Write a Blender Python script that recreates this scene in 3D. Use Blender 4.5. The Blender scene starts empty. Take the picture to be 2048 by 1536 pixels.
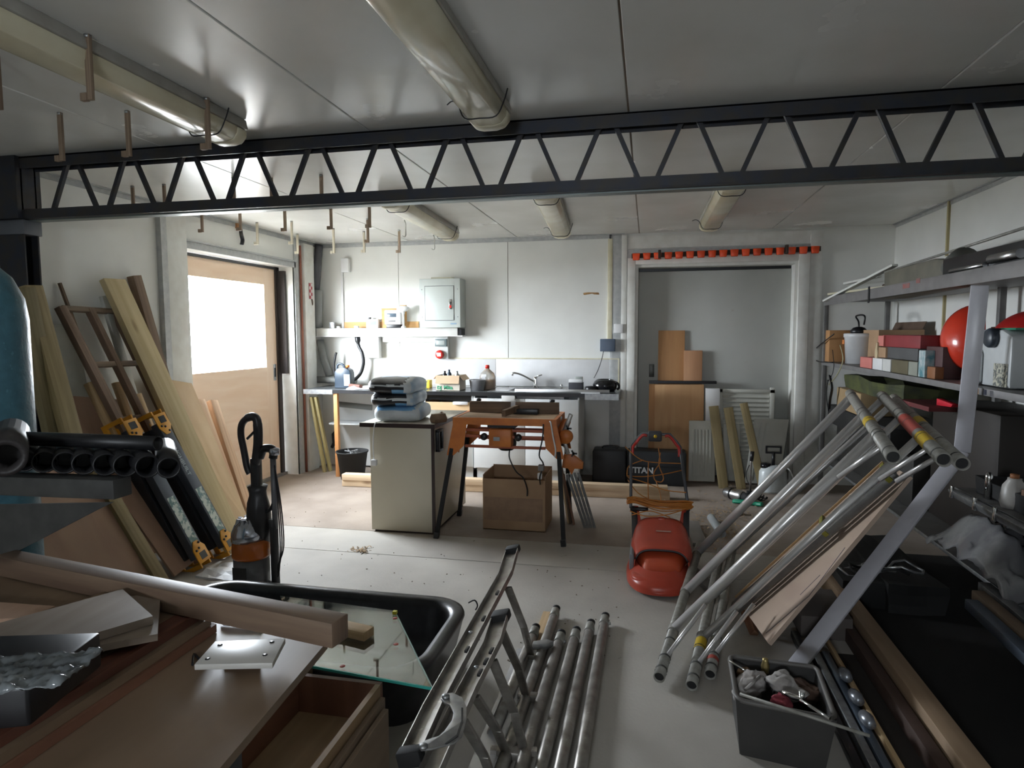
import bpy, bmesh, math, random
from mathutils import Vector, Matrix, noise as mnoise
random.seed(7)
SC = bpy.context.scene
COL = SC.collection
V = Vector
R = math.radians

# ------------------------------------------------------------------ camera
FPX = 1290.0
CAMPOS = V((0, 0, 1.6))
def cam_axes(yaw, pit, rol):
    cy, sy, cp, sp = math.cos(yaw), math.sin(yaw), math.cos(pit), math.sin(pit)
    f = V((sy*cp, cy*cp, sp)); r = V((cy, -sy, 0)); u = r.cross(f)
    c, s = math.cos(rol), math.sin(rol)
    return r*c+u*s, u*c-r*s, f
AX, AU, AF = cam_axes(R(-11.9), R(-4.58), R(-0.26))
cam = bpy.data.cameras.new('camera')
cam.sensor_width = 36; cam.lens = FPX/2048*36; cam.clip_start = 0.02; cam.clip_end = 200
camo = bpy.data.objects.new('camera', cam); COL.objects.link(camo)
m = Matrix((AX, AU, -AF)).transposed().to_4x4(); m.translation = CAMPOS
camo.matrix_world = m
SC.camera = camo

# ------------------------------------------------------------------ light
SC.view_settings.view_transform = 'Standard'
SC.view_settings.look = 'None'
SC.view_settings.gamma = 1
SC.view_settings.use_curve_mapping = False
SC.view_settings.exposure = 0.0
SC.cycles.caustics_reflective = False
w = bpy.data.worlds.new('overcast_sky'); SC.world = w; w.use_nodes = True
bg = w.node_tree.nodes['Background']
bg.inputs[0].default_value = (0.90, 0.94, 1.0, 1)
bg.inputs[1].default_value = SKY = 74.0
for (pl, pr, sx, sy) in (((-4.10, 5.68, 1.70), (0, R(-90), 0), 0.95, 1.25), ((-0.55, -2.10, 1.72), (R(90), 0, 0), 0.7, 0.40)):
    ld = bpy.data.lights.new('sky_portal', 'AREA'); ld.shape = 'RECTANGLE'; ld.size = sx; ld.size_y = sy
    ld.cycles.is_portal = True
    lo = bpy.data.objects.new('sky_portal', ld); COL.objects.link(lo)
    lo.location = pl; lo.rotation_euler = pr

def P(px, py, X=None, Y=None, Z=None):
    d = AX*((px-1024)/FPX) - AU*((py-768)/FPX) + AF
    if X is not None: t = (X-CAMPOS.x)/d.x
    elif Y is not None: t = (Y-CAMPOS.y)/d.y
    else: t = (Z-CAMPOS.z)/d.z
    return CAMPOS + d*t

# ------------------------------------------------------------------ materials
MC = {}
def mat(name, col, rough=0.6, metal=0.0, col2=None, scale=6.0, stretch=None, bump=0.0, bscale=40.0, uv=False, spec=0.5, coat=0.0, detail=5, contrast=(0.35, 0.65), trans=0.0, alpha=1.0, rvar=0.0, spots=None):
    if name in MC: return MC[name]
    M = bpy.data.materials.new(name); M.use_nodes = True; nt = M.node_tree; N = nt.nodes; L = nt.links
    b = N['Principled BSDF']
    b.inputs['Roughness'].default_value = rough; b.inputs['Metallic'].default_value = metal
    b.inputs['Specular IOR Level'].default_value = spec
    b.inputs['Coat Weight'].default_value = coat
    b.inputs['Transmission Weight'].default_value = trans; b.inputs['Alpha'].default_value = alpha
    b.inputs['Base Color'].default_value = (*col, 1)
    tc = N.new('ShaderNodeTexCoord'); out = tc.outputs['UV' if uv else 'Object']
    mp = N.new('ShaderNodeMapping'); L.new(out, mp.inputs[0])
    if stretch: mp.inputs['Scale'].default_value = stretch
    last = None
    if col2 is None: col2 = tuple(c*0.86 for c in col)
    nz = N.new('ShaderNodeTexNoise'); nz.inputs['Scale'].default_value = scale; nz.inputs['Detail'].default_value = detail
    L.new(mp.outputs[0], nz.inputs['Vector'])
    cr = N.new('ShaderNodeValToRGB'); cr.color_ramp.elements[0].position = contrast[0]; cr.color_ramp.elements[1].position = contrast[1]
    cr.color_ramp.elements[0].color = (*col2, 1); cr.color_ramp.elements[1].color = (*col, 1)
    L.new(nz.outputs['Fac'], cr.inputs[0]); last = cr.outputs[0]
    if spots:
        sc_, thr, sc3 = spots
        n2 = N.new('ShaderNodeTexNoise'); n2.inputs['Scale'].default_value = sc_; n2.inputs['Detail'].default_value = 3
        L.new(tc.outputs['Object'], n2.inputs['Vector'])
        c2 = N.new('ShaderNodeValToRGB'); c2.color_ramp.elements[0].position = thr; c2.color_ramp.elements[1].position = thr+0.06
        L.new(n2.outputs['Fac'], c2.inputs[0])
        mx = N.new('ShaderNodeMix'); mx.data_type = 'RGBA'; L.new(c2.outputs[0], mx.inputs[0]); L.new(last, mx.inputs[6]); mx.inputs[7].default_value = (*sc3, 1)
        last = mx.outputs[2]
    L.new(last, b.inputs['Base Color'])
    if rvar:
        mr = N.new('ShaderNodeMapRange'); mr.inputs[3].default_value = rough-rvar; mr.inputs[4].default_value = rough+rvar
        L.new(nz.outputs['Fac'], mr.inputs[0]); L.new(mr.outputs[0], b.inputs['Roughness'])
    if bump:
        nb = N.new('ShaderNodeTexNoise'); nb.inputs['Scale'].default_value = bscale; nb.inputs['Detail'].default_value = 4
        L.new(mp.outputs[0], nb.inputs['Vector'])
        bp = N.new('ShaderNodeBump'); bp.inputs['Strength'].default_value = bump; bp.inputs['Distance'].default_value = 0.01
        L.new(nb.outputs['Fac'], bp.inputs['Height']); L.new(bp.outputs[0], b.inputs['Normal'])
    MC[name] = M
    return M
def wood(name, c1, c2, rough=0.62, across=26.0, along=0.9, knots=True, coat=0.0):
    """grain runs along u (metres) of the UV map"""
    if name in MC: return MC[name]
    M = bpy.data.materials.new(name); M.use_nodes = True; nt = M.node_tree; N = nt.nodes; L = nt.links
    b = N['Principled BSDF']; b.inputs['Roughness'].default_value = rough; b.inputs['Coat Weight'].default_value = coat
    tc = N.new('ShaderNodeTexCoord'); mp = N.new('ShaderNodeMapping'); mp.inputs['Scale'].default_value = (along, across, across)
    L.new(tc.outputs['UV'], mp.inputs[0])
    nz = N.new('ShaderNodeTexNoise'); nz.inputs['Scale'].default_value = 1.6; nz.inputs['Detail'].default_value = 6; nz.inputs['Distortion'].default_value = 0.6
    L.new(mp.outputs[0], nz.inputs['Vector'])
    cr = N.new('ShaderNodeValToRGB'); cr.color_ramp.elements[0].position = 0.3; cr.color_ramp.elements[1].position = 0.68
    cr.color_ramp.elements[0].color = (*c2, 1); cr.color_ramp.elements[1].color = (*c1, 1)
    L.new(nz.outputs['Fac'], cr.inputs[0]); last = cr.outputs[0]
    if knots:
        m2 = N.new('ShaderNodeMapping'); m2.inputs['Scale'].default_value = (1.6, 4.5, 1); L.new(tc.outputs['UV'], m2.inputs[0])
        vo = N.new('ShaderNodeTexVoronoi'); vo.inputs['Scale'].default_value = 1.0; L.new(m2.outputs[0], vo.inputs['Vector'])
        c2r = N.new('ShaderNodeValToRGB'); c2r.color_ramp.elements[0].position = 0.05; c2r.color_ramp.elements[1].position = 0.13
        c2r.color_ramp.elements[0].color = (0.85, 0.85, 0.85, 1); c2r.color_ramp.elements[1].color = (0, 0, 0, 1)
        L.new(vo.outputs['Distance'], c2r.inputs[0])
        mx = N.new('ShaderNodeMix'); mx.data_type = 'RGBA'; L.new(c2r.outputs[0], mx.inputs[0]); L.new(last, mx.inputs[6])
        mx.inputs[7].default_value = (c2[0]*0.45, c2[1]*0.38, c2[2]*0.35, 1); last = mx.outputs[2]
    L.new(last, b.inputs['Base Color'])
    bp = N.new('ShaderNodeBump'); bp.inputs['Strength'].default_value = 0.15; bp.inputs['Distance'].default_value = 0.004
    L.new(nz.outputs['Fac'], bp.inputs['Height']); L.new(bp.outputs[0], b.inputs['Normal'])
    MC[name] = M
    return M
def glass(name, tint=(0.9, 1, 0.97), refl=0.12):
    M = bpy.data.materials.new(name); M.use_nodes = True; nt = M.node_tree; N = nt.nodes; L = nt.links
    N.remove(N['Principled BSDF'])
    tr = N.new('ShaderNodeBsdfTransparent'); tr.inputs[0].default_value = (*tint, 1)
    gl = N.new('ShaderNodeBsdfGlossy'); gl.inputs['Roughness'].default_value = 0.02
    fr = N.new('ShaderNodeLayerWeight'); fr.inputs[0].default_value = 0.5
    pw = N.new('ShaderNodeMath'); pw.operation = 'POWER'; pw.inputs[1].default_value = 5; L.new(fr.outputs['Facing'], pw.inputs[0])
    ad = N.new('ShaderNodeMath'); ad.operation = 'ADD'; ad.use_clamp = True; ad.inputs[1].default_value = 0.03+refl; L.new(pw.outputs[0], ad.inputs[0])
    mx = N.new('ShaderNodeMixShader'); L.new(ad.outputs[0], mx.inputs[0]); L.new(tr.outputs[0], mx.inputs[1]); L.new(gl.outputs[0], mx.inputs[2])
    L.new(mx.outputs[0], N['Material Output'].inputs[0]); MC[name] = M
    return M
def weave(name, ca, cb, scale):
    M = bpy.data.materials.new(name); M.use_nodes = True; nt = M.node_tree; N = nt.nodes; L = nt.links
    b = N['Principled BSDF']; b.inputs['Roughness'].default_value = 0.8
    tc = N.new('ShaderNodeTexCoord'); ch = N.new('ShaderNodeTexChecker'); ch.inputs['Scale'].default_value = scale
    ch.inputs[1].default_value = (*ca, 1); ch.inputs[2].default_value = (*cb, 1)
    L.new(tc.outputs['Object'], ch.inputs[0]); L.new(ch.outputs[0], b.inputs['Base Color']); MC[name] = M
    return M

# ------------------------------------------------------------------ mesh builder
class MB:
    def __init__(s, M=None):
        s.bm = bmesh.new(); s.uv = s.bm.loops.layers.uv.new('uv'); s.M = M or Matrix(); s.mi = 0
    def _face(s, vs, uvs=None, smooth=False):
        try: f = s.bm.faces.new(vs)
        except ValueError: return None
        f.smooth = smooth; f.material_index = s.mi
        if uvs:
            for l, u in zip(f.loops, uvs): l[s.uv].uv = u
        return f
    def v(s, p): return s.bm.verts.new(s.M @ V(p))
    def hexa(s, c, off=None):
        """c: 8 corners; 0-3 start face, 4-7 end face (length direction 0->4)"""
        if off is None: off = (random.uniform(0, 9), random.uniform(0, 9))
        L = (V(c[4])-V(c[0])).length; W = (V(c[1])-V(c[0])).length; H = (V(c[3])-V(c[0])).length
        vs = [s.v(p) for p in c]; ox, oy = off
        def U(l, w_): return (ox+l, oy+w_)
        s._face([vs[3], vs[2], vs[1], vs[0]], [U(H*.1, 0), U(H*.1, W), U(0, W), U(0, 0)])
        s._face([vs[4], vs[5], vs[6], vs[7]], [U(0, 0), U(0, W), U(H*.1, W), U(H*.1, 0)])
        s._face([vs[0], vs[1], vs[5], vs[4]], [U(0, 0), U(0, W), U(L, W), U(L, 0)])
        s._face([vs[1], vs[2], vs[6], vs[5]], [U(0, W), U(0, W+H), U(L, W+H), U(L, W)])
        s._face([vs[2], vs[3], vs[7], vs[6]], [U(0, 0+3), U(0, W+3), U(L, W+3), U(L, 3)])
        s._face([vs[3], vs[0], vs[4], vs[7]], [U(0, 5), U(0, H+5), U(L, H+5), U(L, 5)])
        return s
    def box(s, x0, x1, y0, y1, z0, z1):
        x0, x1 = min(x0, x1), max(x0, x1); y0, y1 = min(y0, y1), max(y0, y1); z0, z1 = min(z0, z1), max(z0, z1)
        d = (x1-x0, y1-y0, z1-z0); k = d.index(max(d))
        if k == 0: c = [(x0, y0, z0), (x0, y1, z0), (x0, y1, z1), (x0, y0, z1), (x1, y0, z0), (x1, y1, z0), (x1, y1, z1), (x1, y0, z1)]
        elif k == 1: c = [(x0, y0, z0), (x0, y0, z1), (x1, y0, z1), (x1, y0, z0), (x0, y1, z0), (x0, y1, z1), (x1, y1, z1), (x1, y1, z0)]
        else: c = [(x0, y0, z0), (x1, y0, z0), (x1, y1, z0), (x0, y1, z0), (x0, y0, z1), (x1, y0, z1), (x1, y1, z1), (x0, y1, z1)]
        return s.hexa([V(p) for p in c])
    def beam(s, p0, p1, w, h, up=(0, 0, 1)):
        p0, p1 = V(p0), V(p1); a = (p1-p0).normalized(); up = V(up)
        if abs(a.dot(up.normalized())) > 0.98: up = V((0, 1, 0)) if abs(a.y) < .9 else V((1, 0, 0))
        r = a.cross(up).normalized(); u = r.cross(a).normalized()
        def q(p): return [p-r*w/2-u*h/2, p+r*w/2-u*h/2, p+r*w/2+u*h/2, p-r*w/2+u*h/2]
        return s.hexa(q(p0)+q(p1))
    def tube(s, pts, r, seg=10, closed=False, cap=True, flat=1.0):
        pts = [V(p) for p in pts]; n = len(pts); rings = []
        rs = r if isinstance(r, (list, tuple)) else [r]*n
        t0 = (pts[1]-pts[0]).normalized(); nrm = t0.orthogonal().normalized(); acc = 0
        for i, p in enumerate(pts):
            if closed: t = (pts[(i+1) % n]-pts[i-1]).normalized()
            else:
                t = (pts[min(i+1, n-1)]-pts[max(i-1, 0)]).normalized()
            nrm = (nrm - t*nrm.dot(t))
            nrm = nrm.normalized() if nrm.length > 1e-6 else t.orthogonal().normalized()
            bi = t.cross(nrm)
            if i: acc += (p-pts[i-1]).length
            rings.append(([s.v(p+(nrm*math.cos(2*math.pi*k/seg)+bi*math.sin(2*math.pi*k/seg)*flat)*rs[i]) for k in range(seg)], acc))
        m_ = n if closed else n-1
        for i in range(m_):
            a, ua = rings[i]; b, ub = rings[(i+1) % n]
            for k in range(seg):
                k2 = (k+1) % seg
                s._face([a[k], a[k2], b[k2], b[k]], [(ua, k/seg), (ua, (k+1)/seg), (ub, (k+1)/seg), (ub, k/seg)], True)
        if cap and not closed:
            s._face(list(reversed(rings[0][0]))); s._face(rings[-1][0])
        return s
    def pipe(s, p0, p1, ro, ri, seg=20, depth=0.12):
        """open hollow tube"""
        p0, p1 = V(p0), V(p1); t = (p1-p0).normalized(); n = t.orthogonal().normalized(); b = t.cross(n)
        def ring(p, r): return [s.v(p+(n*math.cos(2*math.pi*k/seg)+b*math.sin(2*math.pi*k/seg))*r) for k in range(seg)]
        R_ = [ring(p0+t*depth, ri), ring(p0, ri), ring(p0, ro), ring(p1, ro), ring(p1, ri), ring(p1-t*depth, ri)]
        for i in range(5):
            for k in range(seg):
                k2 = (k+1) % seg
                s._face([R_[i][k], R_[i][k2], R_[i+1][k2], R_[i+1][k]], [(i, k/seg)]*4, True)
        s._face(R_[0]); s._face(list(reversed(R_[5])))
        return s
    def lathe(s, prof, c=(0, 0, 0), seg=20, axis=None, sx=1.0, sy=1.0, rot=0.0):
        A = axis or Matrix(); c = V(c); rings = []
        for (r, z) in prof:
            if r < 1e-6: rings.append([s.v(c+(A @ V((0, 0, z))))])
            else: rings.append([s.v(c+(A @ V((r*sx*math.cos(2*math.pi*k/seg+rot), r*sy*math.sin(2*math.pi*k/seg+rot), z)))) for k in range(seg)])
        for i in range(len(rings)-1):
            a, b = rings[i], rings[i+1]
            for k in range(seg):
                k2 = (k+1) % seg
                if len(a) == 1 and len(b) == 1: continue
                if len(a) == 1: s._face([a[0], b[k2], b[k]], None, True)
                elif len(b) == 1: s._face([a[k], a[k2], b[0]], None, True)
                else: s._face([a[k], a[k2], b[k2], b[k]], [(k/seg, i*.1), ((k+1)/seg, i*.1), ((k+1)/seg, i*.1+.1), (k/seg, i*.1+.1)], True)
        if len(rings[0]) > 1: s._face(list(reversed(rings[0])))
        if len(rings[-1]) > 1: s._face(rings[-1])
        return s
    def prism(s, poly, ax, ay, az, o=(0, 0, 0)):
        """2D polygon (a,b) placed at o+a*ax+b*ay, extruded by az"""
        ax, ay, az, o = V(ax), V(ay), V(az), V(o)
        a = [s.v(o+ax*x+ay*y) for x, y in poly]; b = [s.v(o+ax*x+ay*y+az) for x, y in poly]
        uv = [(x, y) for x, y in poly]
        s._face(list(reversed(a)), list(reversed(uv))); s._face(b, uv)
        n = len(poly)
        for i in range(n):
            j = (i+1) % n
            l = math.hypot(poly[j][0]-poly[i][0], poly[j][1]-poly[i][1])
            s._face([a[i], a[j], b[j], b[i]], [(0, 0), (l, 0), (l, az.length), (0, az.length)])
        return s
    def grid(s, fn, nu, nv, closed_u=False, smooth=True):
        g = [[s.v(fn(i/(nu if closed_u else nu-1), j/(nv-1))) for j in range(nv)] for i in range(nu)]
        for i in range(nu if closed_u else nu-1):
            for j in range(nv-1):
                i2 = (i+1) % nu
                s._face([g[i][j], g[i2][j], g[i2][j+1], g[i][j+1]], [(i/nu, j/nv), ((i+1)/nu, j/nv), ((i+1)/nu, (j+1)/nv), (i/nu, (j+1)/nv)], smooth)
        return s
    def jitter(s, a, sc=6.0):
        for v in s.bm.verts:
            n = mnoise.noise_vector(v.co*sc); v.co += n*a
        return s
    def subdiv(s, cuts=2):
        bmesh.ops.subdivide_edges(s.bm, edges=s.bm.edges[:], cuts=cuts, use_grid_fill=True); return s
    def build(s, name, m, parent=None, bevel=0.0, seg=2, angle=35, recalc=True, solid=0.0, sharp=None):
        bm = s.bm
        if recalc: bmesh.ops.recalc_face_normals(bm, faces=bm.faces[:])
        if bevel:
            es = [e for e in bm.edges if len(e.link_faces) == 2 and e.calc_face_angle(0) > R(angle)]
            bmesh.ops.bevel(bm, geom=es, offset=bevel, segments=seg, affect='EDGES', profile=0.5, clamp_overlap=True)
            for f in bm.faces: f.smooth = True
        xs = [v.co for v in bm.verts]
        lo = V((min(p.x for p in xs), min(p.y for p in xs), min(p.z for p in xs))); hi = V((max(p.x for p in xs), max(p.y for p in xs), max(p.z for p in xs)))
        o = V(((lo.x+hi.x)/2, (lo.y+hi.y)/2, lo.z))
        bmesh.ops.translate(bm, verts=bm.verts[:], vec=-o)
        me = bpy.data.meshes.new(name); bm.to_mesh(me); bm.free()
        if bevel or sharp: me.set_sharp_from_angle(angle=R(sharp or 40))
        for mm in (m if isinstance(m, (list, tuple)) else [m]): me.materials.append(mm)
        ob = bpy.data.objects.new(name, me); COL.objects.link(ob)
        ob['wo'] = tuple(o)
        if parent is not None:
            ob.parent = parent; ob.location = o-V(parent['wo'])
        else: ob.location = o
        if solid:
            md = ob.modifiers.new('solid', 'SOLIDIFY'); md.thickness = solid; md.offset = 0
        return ob
def tag(o, label, cat, group=None):
    o['label'] = label; o['category'] = cat
    if group: o['group'] = group
    return o
def struct(o): o['kind'] = 'structure'; return o
def thing(name, loc, label, cat, group=None):
    o = bpy.data.objects.new(name, None); COL.objects.link(o); o.location = V(loc); o['wo'] = tuple(V(loc)); o.empty_display_size = 0.1
    return tag(o, label, cat, group)
def text(name, s, size, o, ax, ay, m, parent, depth=0.001, align='LEFT', bold=0.0):
    """flat lettering: baseline start at o, reading along ax, letter height along ay"""
    cu = bpy.data.curves.new(name, 'FONT'); cu.body = s; cu.size = size; cu.extrude = depth; cu.align_x = align; cu.offset = bold; cu.resolution_u = 2
    t = bpy.data.objects.new(name, cu); COL.objects.link(t)
    dg = bpy.context.evaluated_depsgraph_get(); dg.update()
    me = bpy.data.meshes.new_from_object(t.evaluated_get(dg)); bpy.data.objects.remove(t); me.name = name
    ax, ay = V(ax).normalized(), V(ay).normalized(); az = ax.cross(ay)
    M = Matrix((ax, ay, az)).transposed().to_4x4(); me.transform(M)
    me.materials.clear(); me.materials.append(m)
    ob = bpy.data.objects.new(name, me); COL.objects.link(ob); ob.parent = parent; ob.location = V(o)-V(parent['wo']); ob['wo'] = tuple(V(o))
    return ob
def arc(c, r, a0, a1, n, u, v):
    c, u, v = V(c), V(u), V(v)
    return [c+u*r*math.cos(R(a0+(a1-a0)*i/n))+v*r*math.sin(R(a0+(a1-a0)*i/n)) for i in range(n+1)]
def smoothpath(pts, k=6):
    pts = [V(p) for p in pts]; out = []
    for i in range(len(pts)-1):
        p0, p1, p2, p3 = pts[max(i-1, 0)], pts[i], pts[i+1], pts[min(i+2, len(pts)-1)]
        for j in range(k):
            t = j/k
            out.append(0.5*((2*p1)+(p2-p0)*t+(2*p0-5*p1+4*p2-p3)*t*t+(3*p1-p0-3*p2+p3)*t*t*t))
    return out+[pts[-1]]
X3, Y3, Z3 = V((1, 0, 0)), V((0, 1, 0)), V((0, 0, 1))

# common materials
white = mat('white_panel', (0.80, 0.80, 0.76), 0.42, col2=(0.74, 0.74, 0.70), scale=2.2, spots=None)
ceilm = mat('ceiling_panel', (0.78, 0.78, 0.75), 0.26, col2=(0.70, 0.70, 0.66), scale=1.6, bump=0.04, bscale=2.5, rvar=0.05)
trimw = mat('white_trim', (0.78, 0.78, 0.74), 0.45, col2=(0.70, 0.69, 0.64), scale=9)
seam = mat('brown_seam', (0.16, 0.12, 0.08), 0.8)
galv = mat('galvanised_steel', (0.42, 0.43, 0.43), 0.42, 0.85, col2=(0.30, 0.31, 0.32), scale=30)
galvt = mat('galvanised_trim', (0.50, 0.51, 0.50), 0.5, 0.25, col2=(0.42, 0.43, 0.43), scale=24)
conc = mat('concrete', (0.50, 0.47, 0.42), 0.72, col2=(0.40, 0.37, 0.33), scale=1.8, detail=9, bump=0.12, bscale=60, spots=(9.0, 0.72, (0.22, 0.19, 0.16)))
conc2 = mat('dusty_concrete', (0.36, 0.30, 0.25), 0.8, col2=(0.27, 0.22, 0.18), scale=2.4, detail=9, bump=0.15, bscale=60, spots=(14.0, 0.74, (0.14, 0.11, 0.09)))
darksteel = mat('dark_steel', (0.035, 0.040, 0.055), 0.5, 0.4, col2=(0.05, 0.045, 0.04), scale=12)
black = mat('black_plastic', (0.012, 0.012, 0.014), 0.35)
blackr = mat('black_rubber', (0.012, 0.012, 0.012), 0.75)
blackg = mat('black_gloss', (0.010, 0.010, 0.012), 0.15)
alu = mat('aluminium', (0.62, 0.62, 0.62), 0.30, 1.0, col2=(0.50, 0.50, 0.50), scale=14, rvar=0.08)
alud = mat('dull_aluminium', (0.40, 0.38, 0.35), 0.42, 0.8, col2=(0.26, 0.24, 0.22), scale=18, rvar=0.1, spots=(30, 0.66, (0.5, 0.48, 0.45)))
sleeve = mat('grey_sleeve', (0.33, 0.32, 0.29), 0.5, 0.15, col2=(0.24, 0.23, 0.20), scale=30)
pine = wood('pine', (0.66, 0.47, 0.27), (0.52, 0.35, 0.18))
palepine = wood('pale_pine', (0.74, 0.58, 0.40), (0.64, 0.46, 0.29))
treated = wood('treated_timber', (0.31, 0.24, 0.12), (0.21, 0.16, 0.07), knots=False)
oldwood = wood('old_brown_wood', (0.20, 0.125, 0.075), (0.11, 0.07, 0.042), knots=False)
redwood = wood('redwood', (0.27, 0.13, 0.07), (0.17, 0.075, 0.04), knots=False)
ply = wood("plywood", (0.70, 0.50, 0.36), (0.62, 0.41, 0.28), across=7, knots=False)
plydark = wood('dull_plywood', (0.30, 0.215, 0.145), (0.22, 0.15, 0.10), across=7, knots=False)
cream = mat('cream_plastic', (0.72, 0.68, 0.52), 0.35, col2=(0.60, 0.55, 0.38), scale=8)
whitep = mat('white_plastic', (0.80, 0.80, 0.80), 0.35, col2=(0.74, 0.74, 0.74))
card = mat('cardboard', (0.40, 0.26, 0.15), 0.8, col2=(0.34, 0.21, 0.12), scale=5)
orange = mat('orange_paint', (0.62, 0.20, 0.035), 0.45, col2=(0.48, 0.14, 0.03), scale=9)
chrome = mat('chrome', (0.8, 0.8, 0.8), 0.1, 1.0)
redp = mat('red_plastic', (0.55, 0.03, 0.02), 0.25, col2=(0.5, 0.025, 0.02))
# ================================================================== SETTING
XL, XR, YB, YF, ZC = -3.87, 2.40, 7.17, -2.0, 2.655
floor = struct(MB().box(XL-.3, XR+.3, YF-.2, YB+.5, -0.12, -0.02).build('floor', seam))
MB().box(XL-.3, XR+.3, YF-.2, 4.265, -0.02, 0).build('concrete_slab', conc, floor)
MB().box(XL-.3, XR+.3, 4.273, 4.77, -0.02, 0).build('concrete_slab', conc, floor)
MB().box(XL-.3, XR+.3, 4.776, YB+.5, -0.02, 0.0).build('concrete_slab', conc2, floor)
yard = struct(MB().box(-30, XL-.32, -20, 30, -0.3, -0.02).build('yard_ground', mat('pale_gravel', (0.6, 0.58, 0.54), 0.8)))
# ceiling panels running front to back
cl = struct(MB().box(XL-.2, XR+.2, YF-.2, YB+.4, ZC+.012, ZC+.10).build('ceiling', seam))
js = [XL-.2, -2.70, -1.44, -0.105, 1.245, XR+.2]
for a, b_ in zip(js[:-1], js[1:]):
    MB().box(a+.004, b_-.004, YF-.2, YB+.4, ZC, ZC+.011).build('ceiling_panel', ceilm, cl, bevel=.003, seg=1)
# back wall with door opening X -0.12..1.52
DX0, DX1, DZ = -0.11, 1.47, 2.29
wb = struct(MB().box(XL-.2, DX0-.012, YB+.012, YB+.06, 0, ZC).box(DX1+.012, XR+.2, YB+.012, YB+.06, 0, ZC).box(DX0-.012, DX1+.012, YB+.012, YB+.06, DZ+.012, ZC).build('wall_back', seam))
for (a, b_, z0, z1) in ((XL-.2, -2.862, 0, ZC), (-2.856, -1.556, 0, ZC), (-1.55, -0.30, 0, ZC), (-0.295, DX0, 0, ZC), (DX0, DX1, DZ, ZC), (DX1, XR, 0, ZC)):
    MB().box(a, b_, YB, YB+.012, z0, z1).build('wall_panel', white, wb)
# right wall
wr = struct(MB().box(XR+.012, XR+.06, YF, YB+.1, 0, ZC).build('wall_right', seam))
for a, b_ in ((YF, 1.2), (1.206, 3.5), (3.506, 5.98), (5.986, YB+.05)):
    MB().box(XR, XR+.012, a, b_, 0, ZC).build('wall_panel', white, wr)
# left wall with sliding-door opening
LY0, LY1, LZ = 4.86, 6.58, 2.33
wl = struct(MB().box(XL-.03, XL-.012, YF, LY0-.012, 0, ZC).box(XL-.03, XL-.012, LY1+.012, YB+.1, 0, ZC).box(XL-.03, XL-.012, LY0-.012, LY1+.012, LZ+.012, ZC).build('wall_left', seam))
for (a, b_, z0) in ((YF, .3, 0), (.306, 2.4, 0), (2.406, 4.60, 0), (4.60, LY0, 0), (LY1, YB+.03, 0), (LY0, LY1, LZ)):
    MB().box(XL-.012, XL, a, b_, z0, ZC).build('wall_panel', white, wl)
# solid outer skin so no light leaks round the sliding door
struct(MB().box(XL-.42, XL-.03, YF, LY0-.05, 0, ZC).box(XL-.42, XL-.03, LY1+.05, YB+.5, 0, ZC).box(XL-.42, XL-.03, LY0-.05, LY1+.05, LZ+.02, ZC+.1).build('wall_core', trimw))
# wall behind the camera, with an unseen window added for foreground fill light
wf = struct(MB().box(XL, -.9, YF-.1, YF, 0, ZC).box(-.2, XR, YF-.1, YF, 0, ZC).box(-.9, -.2, YF-.1, YF, 0, 1.52).box(-.9, -.2, YF-.1, YF, 1.92, ZC).build('wall_front', white))
w2 = struct(MB().box(-.9, -.87, YF-.08, YF-.02, 1.52, 1.92).box(-.23, -.2, YF-.08, YF-.02, 1.52, 1.92).box(-.87, -.23, YF-.08, YF-.02, 1.52, 1.55).box(-.87, -.23, YF-.08, YF-.02, 1.89, 1.92).build('fill_window', trimw))
MB().box(-.87, -.23, YF-.052, YF-.048, 1.55, 1.89).build('pane', glass('fill_window_glass', (0.97, 0.99, 1), 0.0), w2)
struct(MB().box(XR+.06, XR+.3, YF, YB+.5, 0, ZC).box(XL-.3, XR+.3, YB+.45, YB+.5, 0, ZC).box(XL-.3, DX0-.03, YB+.06, YB+.46, 0, ZC).box(DX1+.03, XR+.3, YB+.06, YB+.46, 0, ZC).box(DX0-.03, DX1+.03, YB+.06, YB+.46, DZ+.03, ZC).build('outer_skin', trimw))
# ceiling angle trims
struct(MB().box(XL, DX0-.15, YB-.035, YB, ZC-.006, ZC).box(XL, -0.3, YB-.006, YB, ZC-.045, ZC-.006).build('trim_1', galvt))
struct(MB().box(XL, XL+.035, -1, YB, ZC-.006, ZC).box(XL, XL+.006, -1, YB, ZC-.04, ZC-.006).build('trim_2', galvt))
struct(MB().box(XR-.03, XR, -1, YB, ZC-.006, ZC).box(XR-.006, XR, -1, YB, ZC-.035, ZC-.006).build('trim_3', galvt))
# left door joinery
struct(MB().box(XL, XL+.035, 4.62, LY0, 0, ZC-.006).build('trim_4', trimw, bevel=.003))
struct(MB().box(XL, XL+.045, 4.55, 4.615, 0, ZC-.006).build('trim_5', galvt))
struct(MB().box(XL, XL+.012, LY0-.1, LY1+.05, LZ, LZ+.075).box(XL+.012, XL+.03, LY0-.1, LY1+.05, LZ+.06, LZ+.075).build('trim_6', galvt))
struct(MB().box(XL, XL+.012, LY1+.02, LY1+.10, 0, ZC-.04).build('trim_7', galvt))
struct(MB().box(XL, XL+.05, LY1+.17, LY1+.38, 0, ZC-.04).build('trim_8', trimw, bevel=.004))
cuprm = mat('copper_brown', (0.26, 0.09, 0.055), 0.5)
tag(MB().tube([(XL+.02, LY1+.135, 0.0), (XL+.02, LY1+.135, ZC-.07)], .014, 8).build('copper_pipe', cuprm), 'thin reddish brown pipe running up the wall right of the bright door', 'pipe')
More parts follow.
